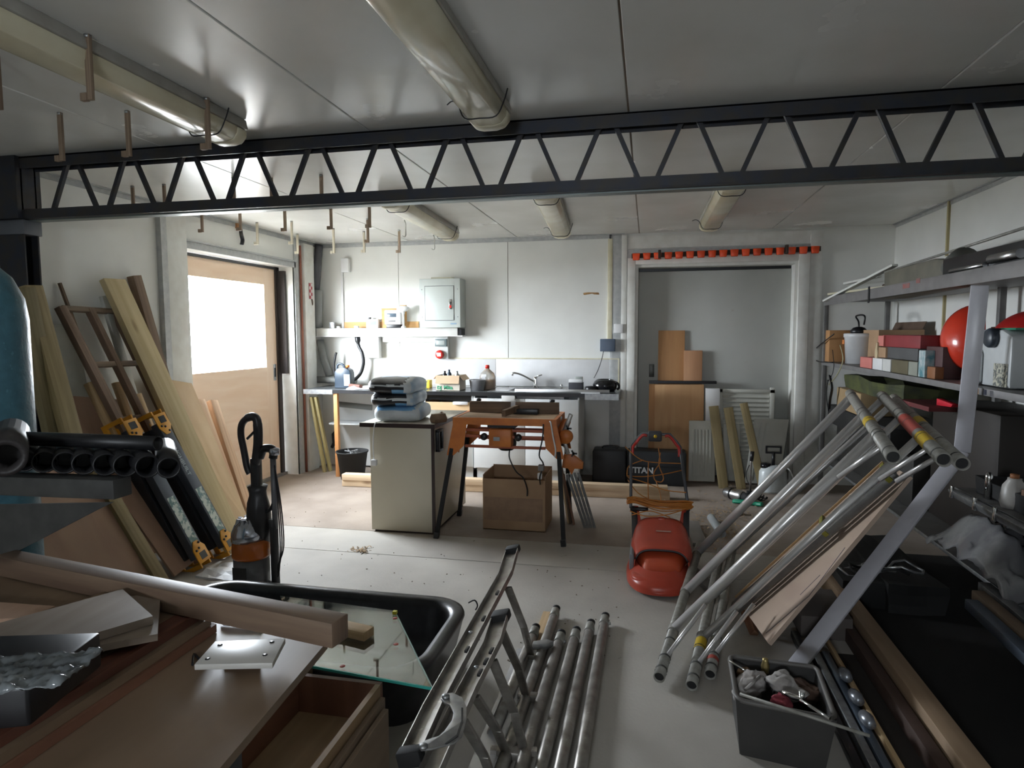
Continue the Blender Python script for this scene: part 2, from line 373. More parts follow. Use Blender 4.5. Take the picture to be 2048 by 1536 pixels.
# reveals
struct(MB().box(XL-.40, XL+.0, LY1-.0, LY1+.05, 0, LZ+.02).box(XL-.40, XL, LY0-.05, LY0, 0, LZ+.02).box(XL-.40, XL, LY0-.05, LY1+.05, LZ, LZ+.03).build('trim_9', trimw))
# sliding plywood door with a big pane
XD = -4.05
d1 = struct(MB().box(XD-.04, XD, LY0-.04, 5.07, 0.03, 2.30).box(XD-.04, XD, 6.30, 6.50, 0.03, 2.30).box(XD-.04, XD, 5.07, 6.30, 2.125, 2.30).box(XD-.04, XD, 5.07, 6.30, 0.03, 1.235).build('door_1', wood('door_ply', (.88, .69, .53), (.82, .60, .43), across=7, knots=False)))
MB().box(XD-.028, XD-.022, 5.07, 6.30, 1.235, 2.125).build('pane', glass('window_glass', (0.97, 0.99, 1), 0.0), d1)
hp = MB().box(XD, XD+.006, 6.425, 6.475, 1.08, 1.26).build('handle_plate', galv, d1, bevel=.002)
MB().box(XD+.006, XD+.010, 6.437, 6.462, 1.12, 1.22).build('handle_recess', black, hp)
MB().box(XD-.045, XD+.02, 6.50, 6.565, 0, 2.33).box(XD+.02, XD+.10, 6.54, 6.575, 1.15, 2.29).build('door_edge_gap', mat('edge_gap_dark', (0.03, 0.022, 0.02), 0.7), d1)  # dark fill painting the shaded gap at the door's far edge
MB().box(XD-.03, XD+.02, LY0-.04, 6.565, 2.30, 2.325).build('door_top_gap', black, d1)
MB().box(XD-.05, XD+.04, LY0-.04, 6.58, 0, .03).build('door_track', galv, d1)
# right door in the back wall
white2 = mat('grey_white_door', (0.50, 0.51, 0.48), 0.5, col2=(0.45, 0.46, 0.43), scale=2.0, spots=(7, 0.72, (0.42, 0.40, 0.36)))
d2 = struct(MB().box(DX0-.0, DX1+.0, YB+.14, YB+.18, 0.02, DZ-.035).build('door_2', white2, bevel=.003))
MB().box(DX0-.02, DX1+.02, YB+.165, YB+.18, DZ-.03, DZ+.02).build('door_top_gap', black, d2)
hp = MB().box(.015, .07, YB+.13, YB+.14, 1.10, 1.24).build('handle_plate', mat('dark_handle', (0.10, 0.10, 0.09), 0.4, .6), d2, bevel=.002)
struct(MB().box(DX0-.03, DX0, YB-.008, YB+.18, 0, DZ+.03).box(DX1, DX1+.03, YB-.008, YB+.18, 0, DZ+.03).box(DX0, DX1, YB-.008, YB+.18, DZ, DZ+.03).build('trim_10', trimw))
struct(MB().box(DX0-.115, DX0-.03, YB-.035, YB, 0, DZ+.10).box(DX1+.03, DX1+.135, YB-.05, YB, 0, DZ+.10).box(DX0-.03, DX1+.03, YB-.035, YB, DZ+.03, DZ+.10).build('trim_11', trimw, bevel=.003))
struct(MB().box(DX1+.14, DX1+.26, YB-.03, YB, 0, ZC-.03).build('trim_12', trimw, bevel=.003))
struct(MB().box(DX0-.30, DX0-.16, YB-.02, YB, 0, ZC-.02).build('trim_13', galvt, bevel=.002))
struct(MB().box(DX0-.18, DX0-.12, YB-.03, YB, 0, ZC-.02).build('trim_14', trimw, bevel=.002))
struct(MB().box(DX0-.115, DX1+.14, YB-.02, YB, DZ+.10, DZ+.19).build('trim_15', galvt))
struct(MB().box(DX0-.115, DX1+.14, YB-.015, YB, DZ+.20, ZC-.03).build('trim_16', trimw))
struct(MB().box(XR-.02, XR, 5.97, 5.99, 0, ZC).build('trim_17', mat('yellowish_sealant', (0.45, 0.38, 0.2), .7)))

# steel column and lattice beam
BY = 3.29
cc = thing('steel_column', (XL+.1, BY, 0), 'dark grey steel column against the left wall carrying the lattice beam', 'column')
MB().box(XL+.01, XL+.20, BY-.05, BY-.04, 0, ZC).box(XL+.01, XL+.20, BY+.04, BY+.05, 0, ZC).box(XL+.10, XL+.11, BY-.04, BY+.04, 0, ZC).build('shaft', darksteel, cc)
MB().box(XL+.02, XL+.215, BY-.06, BY+.06, 2.20, 2.285).build('seat_bracket', mat('grey_bracket', (0.16, 0.17, 0.19), .5, .5), cc, bevel=.003)
MB().box(XL+.01, XL+.20, BY-.08, BY+.08, 2.29, ZC).build('end_plate', darksteel, cc)
lb = thing('lattice_beam', (-.7, BY, 2.29), 'dark steel lattice beam spanning the whole room under the ceiling', 'beam')
MB().box(XL+.2, XR, BY-.05, BY-.045, 2.585, ZC-.002).box(XL+.2, XR, BY-.05, BY+.05, ZC-.010, ZC-.004).box(XL+.2, XR, BY+.045, BY+.05, 2.585, ZC-.01).build('top_chord', darksteel, lb)
MB().box(XL+.2, XR, BY-.05, BY-.044, 2.295, 2.345).box(XL+.2, XR, BY-.05, BY+.06, 2.290, 2.296).box(XL+.2, XR, BY+.045, BY+.05, 2.296, 2.345).build('bottom_chord', darksteel, lb)
MB().box(XL+.2, XR, BY-.01, BY+.055, 2.284, 2.290).build('bottom_flange', mat('lit_flange_steel', (0.22, 0.25, 0.24), .4, .5), lb)  # light on the lower flange is put into its paler colour
tops = [-3.343+0.392*k for k in range(0, 15)]
for k, tx in enumerate(tops):
    for sgn in (-1, 1):
        MB().beam((tx+sgn*.028, BY, 2.63), (tx+sgn*(.196-.035), BY, 2.325), .022, .022, up=(0, 1, 0)).build('brace', darksteel, lb)
# ================================================================== CEILING LIGHTS AND HOOKS
ORD = ['first', 'second', 'third', 'fourth', 'fifth', 'sixth', 'seventh', 'eighth', 'ninth', 'tenth', 'eleventh', 'twelfth', 'thirteenth', 'fourteenth', 'fifteenth', 'sixteenth', 'seventeenth', 'eighteenth']
diff = mat('yellowed_diffuser', (0.74, 0.70, 0.52), 0.22, col2=(0.66, 0.60, 0.42), scale=5, coat=.3)
traym = mat('fitting_tray', (0.42, 0.41, 0.37), 0.5, col2=(0.34, 0.32, 0.28), scale=9)
def batten(x0, y0, x1, y1, label, wires=1):
    p0, p1 = V((x0, y0, ZC)), V((x1, y1, ZC)); L = (p1-p0).length; a = (p1-p0).normalized(); b = V((0, 0, 1)).cross(a)
    t = thing('fluorescent_light', (p0+p1)/2-V((0, 0, .12)), label, 'ceiling light', 'fluorescent battens on the ceiling')
    M = Matrix((b*1.18, a, V((0, 0, 1.15)))).transposed().to_4x4(); M.translation = p0
    MB(M).prism([(-.085, -.045), (-.075, -.001), (.075, -.001), (.085, -.045)], X3, Z3, Y3*L).build('tray', traym, t, bevel=.006)
    prof = [(-.078, -.046), (-.074, -.075), (-.055, -.098), (-.025, -.106), (.025, -.106), (.055, -.098), (.074, -.075), (.078, -.046)]
    MB(M).prism(prof, X3, Z3, Y3*(L-.16), o=(0, .08, 0)).build('diffuser', diff, t, bevel=.004)
    for k, y in ((0, .0), (1, L-.08)):
        c = MB(M).prism([(x*1.04, z if z > -.05 else z*1.03) for x, z in prof], X3, Z3, Y3*.08, o=(0, y, 0)).build('end_cap', traym if k == 2 else cream, t, bevel=.012)
        for s_ in (-.04, .04):
            MB(M).box(s_-.008, s_+.008, y-.006 if k == 0 else y+.08, y if k == 0 else y+.086, -.10, -.055).build('clip', mat('beige_clip', (0.5, 0.46, 0.36)), c, bevel=.003)
    for yy in ([.16, L-.2] if wires == 2 else [L-.2]):
        lp = [(-.10, yy+.02, -.002), (-.088, yy+.01, -.05), (-.06, yy, -.105), (0, yy-.01, -.112), (.06, yy, -.105), (.088, yy+.01, -.05), (.115, yy+.03, -.03), (.14, yy+.05, -.035)]
        MB(M).tube(smoothpath(lp, 4), .0028, 5).build('tie_wire', black, t)
    return t
batten(-.735, 1.16, -.725, 3.0, 'long yellowed tube light at the top centre, nearest the camera')
batten(-2.04, 1.1, -2.05, 2.95, 'long tube light at upper left just before the lattice beam, among wooden hooks')
batten(-1.90, 4.62, -1.99, 6.42, 'leftmost tube light beyond the lattice beam, above the electrical cabinet', 2)
batten(-.73, 4.6, -.86, 6.52, 'middle tube light beyond the lattice beam, above the worktop', 2)
batten(.55, 4.58, .55, 6.4, 'rightmost tube light beyond the lattice beam, over the grey sliding door', 2)
hookm = wood('hook_wood', (0.30, 0.22, 0.15), (0.19, 0.13, 0.09), across=60, knots=False)
hookp = mat('pale_hook', (0.52, 0.47, 0.36), 0.6)
rows = [('nearest row before the lattice beam', [(-2.76, 2.66, .225), (-2.43, 2.71, .21), (-1.95, 2.64, .225)]),
        ('row closest to the camera', [(-2.43, 2.08, .2), (-1.95, 2.01, .225)]),
        ('row just beyond the lattice beam', [(-3.62, 4.05, .2), (-3.36, 4.05, .2), (-2.76, 3.98, .22), (-2.52, 4.05, .21), (-2.15, 4.05, .21)]),
        ('middle row above the pale door', [(-3.78, 4.99, .18), (-3.41, 4.99, .18), (-2.99, 4.99, .2), (-2.57, 4.99, .2), (-2.23, 4.99, .2)]),
        ('third row beyond the beam', [(-3.65, 5.6, .21), (-3.3, 5.62, .215), (-2.55, 5.66, .22)]),
        ('row nearest the back wall', [(-3.66, 6.34, .21), (-3.12, 6.1, .25), (-2.9, 6.34, .22), (-2.52, 6.36, .23)])]
for rn, hs in rows:
    for k, (x, y, l) in enumerate(hs):
        pale = y > 5.5 and x < -2.6
        t = thing('ceiling_hook', (x, y, ZC-l), '%s hook from the left in the %s' % (ORD[k], rn), 'hook', 'flat hooks hanging from the ceiling')
        MB().box(x-.011, x+.011, y-.007, y+.007, ZC-l, ZC).build('strip', hookp if pale else hookm, t, bevel=.001)
        MB().box(x-.038, x-.011, y-.009, y+.009, ZC-l-.002, ZC-l+.026).build('foot', hookp if pale else hookm, t, bevel=.002)
        MB().tube([(x, y, ZC-.001), (x, y, ZC-.012)], .012, 8).build('screw', galv, t)
for k, (px, py, l) in enumerate(((811, 440, .14), (869, 470, .14))):
    p = P(px, py, Z=ZC); y = p.y; x = p.x
    pts = [(x-.012, y, ZC-.0), (x, y, ZC-.03), (x, y, ZC-l)] + arc((x-.016, y, ZC-l), .016, 0, -170, 6, X3, Z3)
    tag(MB().tube(pts, .0055, 7).build('wire_hook', mat('pale_metal', (.6, .6, .56), .4, .5)), ('white curled metal hook below the leftmost far light', 'white metal hook at the far end of the leftmost far light')[k], 'hook')
# bits of foam and a broken strap along the left wall top
for k, (y, z, s_) in enumerate(((4.72, ZC-.045, .05), (5.62, ZC-.03, .045), (6.93, ZC-.09, .07))):
    b_ = MB().box(XL+.002, XL+.03, y-s_, y+s_*.6, z-s_*.55, z+.035).subdiv(2).jitter(.008, 40)
    tag(b_.build('foam_blob', mat('orange_foam', (0.55, 0.27, 0.12), .9, bump=.5)), ('orange foam left of the pale door head', 'orange foam at wall top above the torn strap', 'orange foam lump in the far left ceiling corner')[k], 'foam')
tag(MB().tube(smoothpath([(XL+.03, 5.62, 2.60), (XL+.05, 5.60, 2.54), (XL+.02, 5.66, 2.50), (XL+.05, 5.60, 2.45)], 4), .018, 6, flat=.2).build('torn_strap', darksteel), 'twisted dark strap hanging above the pale door head', 'strap')

# ================================================================== BACK WALL SERVICES
def wbx(n, px0, py0, px1, py1, dep, m, parent=None, bevel=.004, y=YB):
    a, b_ = P(px0, py0, Y=y-dep), P(px1, py1, Y=y-dep)
    return MB().box(a.x, b_.x, y-dep, y, b_.z, a.z).build(n, m, parent, bevel=bevel)
def pos(px, py, dep=0.0): return P(px, py, Y=YB-dep)
# splash board
t = thing('splash_board', pos(1000, 745), 'white laminate splash board behind the sink with pale edging', 'board')
a, b_ = pos(786, 717, .012), pos(1236, 770, .012)
MB().box(a.x, -1.70, YB-.016, YB-.004, .99, a.z).build('board', whitep, t, bevel=.001)
MB().box(-1.695, b_.x, YB-.016, YB-.004, .99, a.z).build('board', whitep, t, bevel=.001)
MB().box(a.x-.012, b_.x+.012, YB-.022, YB-.004, a.z, a.z+.012).build('edging', cream, t)
MB().box(b_.x, b_.x+.014, YB-.03, YB-.004, .98, a.z+.012).build('edging', cream, t)
# long shelf-like trunking
a, b_ = P(632, 657, Y=YB-.16), P(922, 671, Y=YB-.16)
t = thing('wall_shelf', ((a.x+b_.x)/2, YB-.08, b_.z), 'long white boxed shelf under the electricity meter', 'shelf')
MB().box(a.x, b_.x-.04, YB-.16, YB, b_.z, a.z).build('trunking', trimw, t, bevel=.004)
MB().box(b_.x-.04, b_.x, YB-.15, YB, b_.z+.005, a.z-.01).build('end_cap', black, t)
SZ = a.z
MB().box(-3.86, b_.x+.02, YB-.17, YB, b_.z-.01, b_.z).build('lip', whitep, t)
# plywood backing
t = thing('meter_board', pos(760, 650, .02), 'strip of orange plywood behind the meter and the timer', 'board')
a, b_ = pos(690, 645), pos(838, 657)
MB().box(a.x, b_.x, YB-.018, YB, SZ, SZ+.075).build('low_strip', wood('osb', (.62, .36, .14), (.5, .26, .09), across=12, knots=False), t)
a, b_ = pos(765, 617), pos(815, 657)
MB().box(a.x, b_.x, YB-.03, YB-.018, SZ, a.z).build('tall_piece', MC['osb'], t)
# distribution board
a, b_ = P(838, 558, Y=YB-.22), P(921, 657, Y=YB-.22)
grey = mat('pale_grey_enamel', (0.56, 0.60, 0.57), 0.4, col2=(0.53, 0.57, 0.54))
t = thing('distribution_board', ((a.x+b_.x)/2, YB-.11, b_.z), 'large pale grey electrical cabinet with a recessed door and red latch', 'electrical cabinet')
MB().box(a.x, b_.x, YB-.22, YB-.0, SZ, a.z).build('body', grey, t, bevel=.006)
dr = MB().box(a.x+.07, b_.x-.075, YB-.226, YB-.22, SZ+.085, a.z-.085).build('door', grey, t, bevel=.002)
MB().box(a.x+.064, b_.x-.069, YB-.2215, YB-.2195, SZ+.079, a.z-.079).build('door_gap', mat('shadow_gap', (.12, .13, .13)), t)
MB().box(b_.x-.125, b_.x-.095, YB-.234, YB-.226, 1.86, 1.97).build('latch_plate', chrome, dr, bevel=.002)
MB().box(b_.x-.122, b_.x-.098, YB-.240, YB-.234, 1.875, 1.905).build('red_latch', redp, dr)
for sx in (a.x+.03, b_.x-.03):
    for z in (SZ+.12, a.z-.12): MB().tube([(sx, YB-.223, z), (sx, YB-.219, z)], .006, 8).build('screw', galv, t)
MB().box(b_.x-.115, b_.x-.045, YB-.2212, YB-.22, SZ+.036, SZ+.052).build('blue_badge', mat('blue_print', (.22, .32, .42)), t)
tag(MB().box(a.x+.12, a.x+.35, YB-.16, YB-.03, a.z, a.z+.022).subdiv(1).jitter(.006, 20).build('rag', mat('yellowed_cloth', (.6, .58, .44), .9)), 'yellowed folded cloth lying on top of the grey electrical cabinet', 'cloth')
# meter
a, b_ = P(768, 620, Y=YB-.13), P(801, 657, Y=YB-.13)
t = thing('electricity_meter', ((a.x+b_.x)/2, YB-.1, SZ), 'white electricity meter with a dark base on an orange plywood square', 'meter')
MB().box(a.x, b_.x, YB-.13, YB-.03, SZ+.04, a.z).build('case', whitep, t, bevel=.012)
MB().box(a.x+.015, b_.x-.01, YB-.11, YB-.03, SZ, SZ+.045).build('terminal_cover', black, t, bevel=.005)
MB().box(a.x+.035, b_.x-.05, YB-.134, YB-.13, SZ+.125, a.z-.04).build('display', mat('meter_glass', (.12, .16, .2), .1), t, bevel=.003)
MB().box(a.x+.05, b_.x-.06, YB-.134, YB-.13, SZ+.075, SZ+.085).build('badge', black, t)
# timer
a, b_ = P(732, 638, Y=YB-.08), P(756, 657, Y=YB-.08)
t = thing('programmer', ((a.x+b_.x)/2, YB-.05, SZ), 'small white control box with green label left of the meter', 'control box')
MB().box(a.x, b_.x, YB-.08, YB-.02, SZ, a.z).build('case', whitep, t, bevel=.006)
MB().box(a.x+.05, b_.x-.02, YB-.082, YB-.08, SZ+.04, SZ+.08).build('label', mat('pale_green', (.3, .55, .35)), t)
MB().box(a.x+.02, a.x+.05, YB-.07, YB-.04, a.z, a.z+.02).build('button', black, t, bevel=.003)
# bird-like float valve
t = thing('plumbing_fitting', (-2.76, YB-.12, SZ), 'small chalky white fitting standing between the meter and the grey cabinet', 'fitting')
MB().lathe([(.0, 0), (.03, 0), (.03, .012), (.012, .03), (.012, .15), (.018, .17), (.018, .19), (0, .19)], (-2.76, YB-.12, SZ), 12).build('stem', whitep, t)
MB().lathe([(0, -.07), (.03, -.06), (.04, 0), (.03, .05), (0, .09)], (-2.77, YB-.12, SZ+.215), 12, axis=Matrix.Rotation(R(80), 3, 'Y')).build('head', whitep, t)
MB().box(-2.80, -2.72, YB-.13, YB-.11, SZ+.25, SZ+.265).build('cap', mat('tan_plastic', (.5, .35, .2)), t, bevel=.004)
for k, (x, s_, l) in enumerate(((-3.66, .035, 'grey lump at the far left end of the boxed shelf'), (-3.58, .022, 'tiny white block on the left part of the boxed shelf'), (-3.35, .026, 'small white scrap on the shelf left of the control box'))):
    tag(MB().box(x-s_, x+s_, YB-.12, YB-.12+s_*1.4, SZ, SZ+s_*(2 if k == 0 else 1)).subdiv(1).jitter(.01, 30).build('shelf_scrap', whitep if k else galv, bevel=.003), l, 'scrap')
# junction box and conduit, left
t = thing('junction_box', pos(690, 531), 'white switch box high on the back wall at left with a conduit below', 'junction box')
wbx('box', 681, 517, 697, 544, .06, whitep, t)
a = pos(686, 600); MB().box(a.x-.014, a.x+.014, YB-.02, YB, SZ, pos(686, 543).z).build('conduit', whitep, t, bevel=.004)
# lower white box + trunk
tag(wbx('consumer_box', 720, 673, 758, 716, .10, whitep, bevel=.012), 'rounded white box under the shelf with a black hose beside it', 'box')
tag(wbx('lower_trunking', 765, 673, 868, 684, .05, trimw), 'white trunking running under the shelf to the red socket', 'trunking')
t = thing('commando_socket', pos(883, 716), 'grey isolator with a round red power socket below the shelf', 'socket')
wbx('back_box', 868, 673, 896, 718, .08, mat('light_grey_plastic', (.62, .64, .62), .4), t)
wbx('window_cover', 869, 678, 893, 693, .10, mat('smoky_grey', (.16, .2, .2), .2), t)
wbx('window_frame', 872, 681, 889, 690, .103, mat('grey_mid', (.35, .38, .36), .4), t)
c = pos(879, 709, .1)
MB().lathe([(0, 0), (.048, 0), (.052, .02), (.048, .045), (.03, .05), (0, .05)], c+V((0, .03, 0)), 18, axis=Matrix.Rotation(R(90), 3, 'X')).build('red_cap', redp, t)
MB().box(c.x-.022, c.x+.022, c.y-.022, c.y-.02, c.z-.02, c.z+.02).build('label', whitep, t)
# black hose
t = tag(MB().tube(smoothpath([pos(715, 673, .08), pos(717, 690, .09), pos(724, 705, .10), pos(727, 725, .10), pos(722, 745, .10), pos(712, 757, .14), pos(702, 762, .16)], 5), [.032]*4+[.02]*27, 10).build('black_hose', black), 'black hose dropping from the shelf to the worktop beside the white box', 'hose')
# right conduit, boxes
t = thing('conduit', pos(1223, 600), 'cream conduit dropping from the ceiling between white panel and galvanised strip', 'conduit')
a = pos(1221, 480); b_ = pos(1223, 678)
MB().box(a.x-.025, a.x+.025, YB-.025, YB, b_.z-.01, ZC-.05).build('channel', cream, t, bevel=.003)
MB().box(a.x-.01, a.x+.012, YB-.02, YB, ZC-.05, ZC-.006).build('cable_end', black, t)
tag(wbx('light_switch', 1228, 648, 1246, 666, .05, whitep), 'small white switch box beside the cream conduit', 'switch')
tag(wbx('socket_box', 1200, 678, 1230, 703, .08, mat('blue_grey_plastic', (.10, .13, .18), .45), bevel=.006), 'dark blue grey socket box on the back wall right of the tap', 'socket')
tag(MB().tube(smoothpath([pos(1207, 702, .07), pos(1203, 720, .08), pos(1196, 740, .1), pos(1188, 756, .16)], 5), .004, 6).build('power_lead', black), 'thin black lead hanging from the blue grey socket box', 'cable')
# peeled patch
t = tag(MB().box(pos(1168, 600).x, pos(1200, 600).x, YB-.002, YB-.0, pos(0, 609).z, pos(0, 605).z).subdiv(3).jitter(.012, 60).build('torn_patch', mat('brown_glue', (.38, .22, .09), .9)), 'torn brown glue mark on the white back wall panel', 'mark')
# pipes in the left corner
t = thing('corner_pipes', (XL+.09, YB-.1, 0), 'dark grey waste pipes running down the far left corner', 'pipe')
MB().tube([P(638, 490, Y=YB-.08), P(631, 592, Y=YB-.08)], .045, 12).build('dark_pipe', mat('dark_grey_pipe', (.10, .10, .11), .5), t)
MB().tube([P(637, 580, Y=YB-.10), P(636, 640, Y=YB-.1), P(637, 655, Y=YB-.1)], .05, 12).build('grey_pipe', mat('grey_pipe', (.28, .29, .28), .5), t)
MB().tube([P(640, 680, Y=YB-.07), P(648, 720, Y=YB-.07), P(659, 752, Y=YB-.07)], .045, 12).build('sloping_pipe', MC['grey_pipe'], t)
MB().tube([P(631, 759, Y=YB-.12), P(712, 761, Y=YB-.12)], .04, 12).build('level_pipe', MC['grey_pipe'], t)
MB().tube([P(640, 790, Y=YB-.12), P(640, 900, Y=YB-.12)], .035, 12).build('lower_pipe', mat('white_pipe', (.6, .6, .58), .5), t)
MB().tube([P(676, 808, Y=YB-.07), P(745, 815, Y=YB-.07)], .035, 12).build('under_pipe', MC['grey_pipe'], t)
MB().tube(smoothpath([P(735, 860, Y=YB-.06), P(672, 862, Y=YB-.06), P(668, 885, Y=YB-.06), P(664, 895, Y=YB-.06)], 3), .02, 8).build('black_branch', black, t)
t = thing('checked_tag', P(622, 582, X=XL+.06), 'red checked strip hanging by a string in the far left corner', 'tag')
a = P(623, 566, X=XL+.06); b_ = P(624, 598, X=XL+.06)
MB().box(XL+.051, XL+.058, a.y-.05, a.y+.02, b_.z, a.z).build('fabric', weave('red_check', (.40, .07, .08), (.75, .65, .65), 28), t)
MB().tube(smoothpath([(XL+.055, a.y, b_.z), (XL+.055, a.y+.02, b_.z-.07), (XL+.055, a.y+.03, b_.z-.03), (XL+.055, a.y+.01, b_.z)], 3), .004, 5).build('string', oldwood, t)
# red tool clip rail above right door
t = thing('clip_rail', (.7, YB-.06, 2.42), 'row of red plastic clips on a dark rail over the grey sliding door', 'rail')
ra, rb = P(1263, 514, Y=YB-.06), P(1643, 499, Y=YB-.06)
MB().beam(ra+V((0, .03, .012)), rb+V((0, .03, .012)), .02, .05).build('rail', mat('brown_dark', (.06, .035, .025), .7), t)
NCL = 17
for k in range(NCL):
    p = ra.lerp(rb, (k+.45)/NCL)
    c = MB().prism([(-.034, -.036), (-.041, .036), (.041, .036), (.034, -.036)], X3, Z3, (0, .035, 0), o=(p.x, p.y-.02, p.z)).build('red_clip', mat('red_clip_plastic', (.80, .075, .012), .35), t, bevel=.006)
for xx in (ra.lerp(rb, .155), ra.lerp(rb, .825)):
    MB().box(xx.x-.014, xx.x+.014, xx.y-.03, xx.y+.03, xx.z-.03, xx.z+.06).build('bracket', MC['brown_dark'], t, bevel=.003)

# ================================================================== WORKTOP AND UNITS
CZ = .975; CF = 6.53
cx0, cx1 = -3.74, -.30
WT = t = thing('worktop', (-2, 6.85, CZ), 'long dark worktop with a silver edge along the back wall', 'worktop')
topm = mat('speckled_laminate', (.14, .15, .15), .25, col2=(.09, .095, .10), scale=60)
sx0, sx1, sy0, sy1 = -1.45, -.85, 6.68, 7.04
mb = MB(); z0, z1 = CZ-.038, CZ
mb.box(cx0, sx0, CF, YB-.02, z0, z1).box(sx1, cx1, CF, YB-.02, z0, z1).box(sx0, sx1, CF, sy0, z0, z1).box(sx0, sx1, sy1, YB-.02, z0, z1)
mb.build('slab', topm, t)
MB().box(cx0, cx1, CF-.004, CF, z0, z1+.001).build('front_edge', mat('black_edge', (.02, .02, .022), .35), t)
MB().box(cx0-.01, -3.4, CF-.008, CF-.003, z0-.01, z1+.003).box(cx0-.01, cx0, CF, YB-.03, z0-.01, z1+.003).build('end_strip', galv, t)
MB().box(-.62, cx1+.02, CF-.014, CF-.006, z0-.022, z1+.002).box(cx1, cx1+.02, CF-.01, YB-.05, z0-.022, z1+.002).build('end_strip', galv, t)
# sink
t = thing('sink', (-1.2, 6.85, CZ), 'stainless steel sink set into the worktop under the tap', 'sink')
MB().box(-1.66, sx0, 6.60, 7.08, CZ, CZ+.006).box(sx1, -.75, 6.60, 7.08, CZ, CZ+.006).box(sx0, sx1, 6.60, sy0, CZ, CZ+.006).box(sx0, sx1, sy1, 7.08, CZ, CZ+.006).build('rim', alu, t)
mb = MB(); zb = CZ-.16
mb.box(sx0, sx0+.004, sy0, sy1, zb, CZ).box(sx1-.004, sx1, sy0, sy1, zb, CZ).box(sx0, sx1, sy0, sy0+.004, zb, CZ).box(sx0, sx1, sy1-.004, sy1, zb, CZ).box(sx0, sx1, sy0, sy1, zb-.004, zb)
mb.build('bowl', alu, t)
MB().lathe([(0, 0), (.03, 0), (.032, .004), (.02, .006), (0, .003)], ((sx0+sx1)/2, (sy0+sy1)/2, zb), 16).build('drain', chrome, t)
tp = P(1071, 773, Y=7.06); bz = CZ+.007
t = thing('mixer_tap', (tp.x, 7.06, bz), 'chrome mixer tap with a long spout at the back of the sink', 'tap')
MB().lathe([(0, 0), (.028, 0), (.026, .03), (.022, .05), (.024, .10), (.02, .125), (0, .13)], (tp.x, 7.06, bz), 16).build('body', chrome, t)
MB().tube(smoothpath([(tp.x, 7.06, bz+.06), (tp.x-.06, 7.04, bz+.10), (tp.x-.15, 7.0, bz+.15), (tp.x-.22, 6.98, bz+.17), (tp.x-.24, 6.975, bz+.165), (tp.x-.245, 6.975, bz+.14)], 4), .011, 10).build('spout', chrome, t)
MB().tube([(tp.x, 7.06, bz+.12), (tp.x+.03, 7.04, bz+.135), (tp.x+.08, 7.02, bz+.15)], [.012, .009, .006], 8).build('lever', chrome, t)
p = P(1123, 771, Y=7.06)
tag(MB().lathe([(0, 0), (.014, 0), (.010, .02), (.015, .035), (.008, .045), (0, .045)], (p.x, 7.06, bz), 12).build('drain_knob', chrome), 'small chrome knob on the sink rim right of the tap', 'knob')
# base units
mel = mat('white_melamine', (.74, .76, .76), .35, col2=(.70, .72, .72))
def unit(n, x0, x1, y0, label, doors, z0=.16, z1=.93):
    t = thing(n, ((x0+x1)/2, y0+.28, z0), label, 'cabinet')
    MB().box(x0, x0+.018, y0, YB-.06, z0, z1).box(x1-.018, x1, y0, YB-.06, z0, z1).box(x0+.018, x1-.018, y0, YB-.06, z0, z0+.018).box(x0+.018, x1-.018, YB-.08, YB-.06, z0, z1).build('carcass', mel, t)
    MB().box(x0+.02, x1-.02, y0+.05, y0+.065, .0, z0).build('plinth', mel, t)
    for a_, b2, za, zb_ in doors: MB().box(a_, b2, y0-.018, y0-.001, za, zb_).build('door', mel, t, bevel=.002)
    return t
t = unit('sink_unit', -1.80, -.68, 6.56, 'white double-door sink unit behind the orange router table', [(-1.795, -1.245, .17, .91), (-1.240, -.685, .17, .91)])
t = unit('drawer_unit', -2.36, -1.81, 6.58, 'white base unit with an open top drawer, partly behind the beige cabinet', [(-2.355, -1.815, .17, .69)])
dw = MB().box(-2.34, -1.83, 6.56, 7.0, .73, .745).box(-2.34, -1.83, 6.56, 6.575, .73, .86).box(-2.34, -2.328, 6.56, 7.0, .73, .86).box(-1.842, -1.83, 6.56, 7.0, .73, .86).build('drawer', wood('drawer_ply', (.75, .53, .30), (.66, .44, .24), across=8, knots=False), t)
MB().box(-2.02, -1.86, 6.53, 6.56, .835, .87).build('drawer_handle', whitep, dw, bevel=.008)
MB().box(-2.35, -1.82, 6.6, 7.1, .88, .93).build('dark_gap', black, t)
# far left shelf panels under the worktop
t = thing('open_unit', (-3.0, 6.9, .0), 'white open shelf unit under the left end of the worktop', 'shelf unit')
MB().box(-3.62, -2.40, 7.09, 7.12, .02, .93).build('back', mel, t); MB().box(-2.42, -2.40, 6.62, 7.09, 0, .93).build('side', mel, t); MB().box(-3.60, -2.42, 6.80, 7.09, .55, .565).build('shelf', mel, t)
lg_ = MB().beam(V((P(672, 788, Y=6.56).x, 6.56, .935)), (P(672, 788, Y=6.56).x+.0, 6.57, .0), .045, .045, up=(0, 1, 0)).build('leg', wood('orange_pine', (.75, .36, .14), (.62, .27, .09), knots=False), WT, bevel=.002); lg_['label'] = 'orange pine leg at the left end'
# things on the worktop
def W(px, y): # a point on the worktop in the direction of px at depth y
    p = P(px, 770, Y=y); return V((p.x, y, CZ))
def cbox(n, px0, px1, y0, dep, h, m, label, cat, bevel=.003, z=CZ, rot=0):
    a, b_ = P(px0, 770, Y=y0), P(px1, 770, Y=y0)
    o = MB().box(a.x, b_.x, y0, y0+dep, z+.001, z+.001+h).build(n, m, None, bevel=bevel)
    return tag(o, label, cat) if label else o
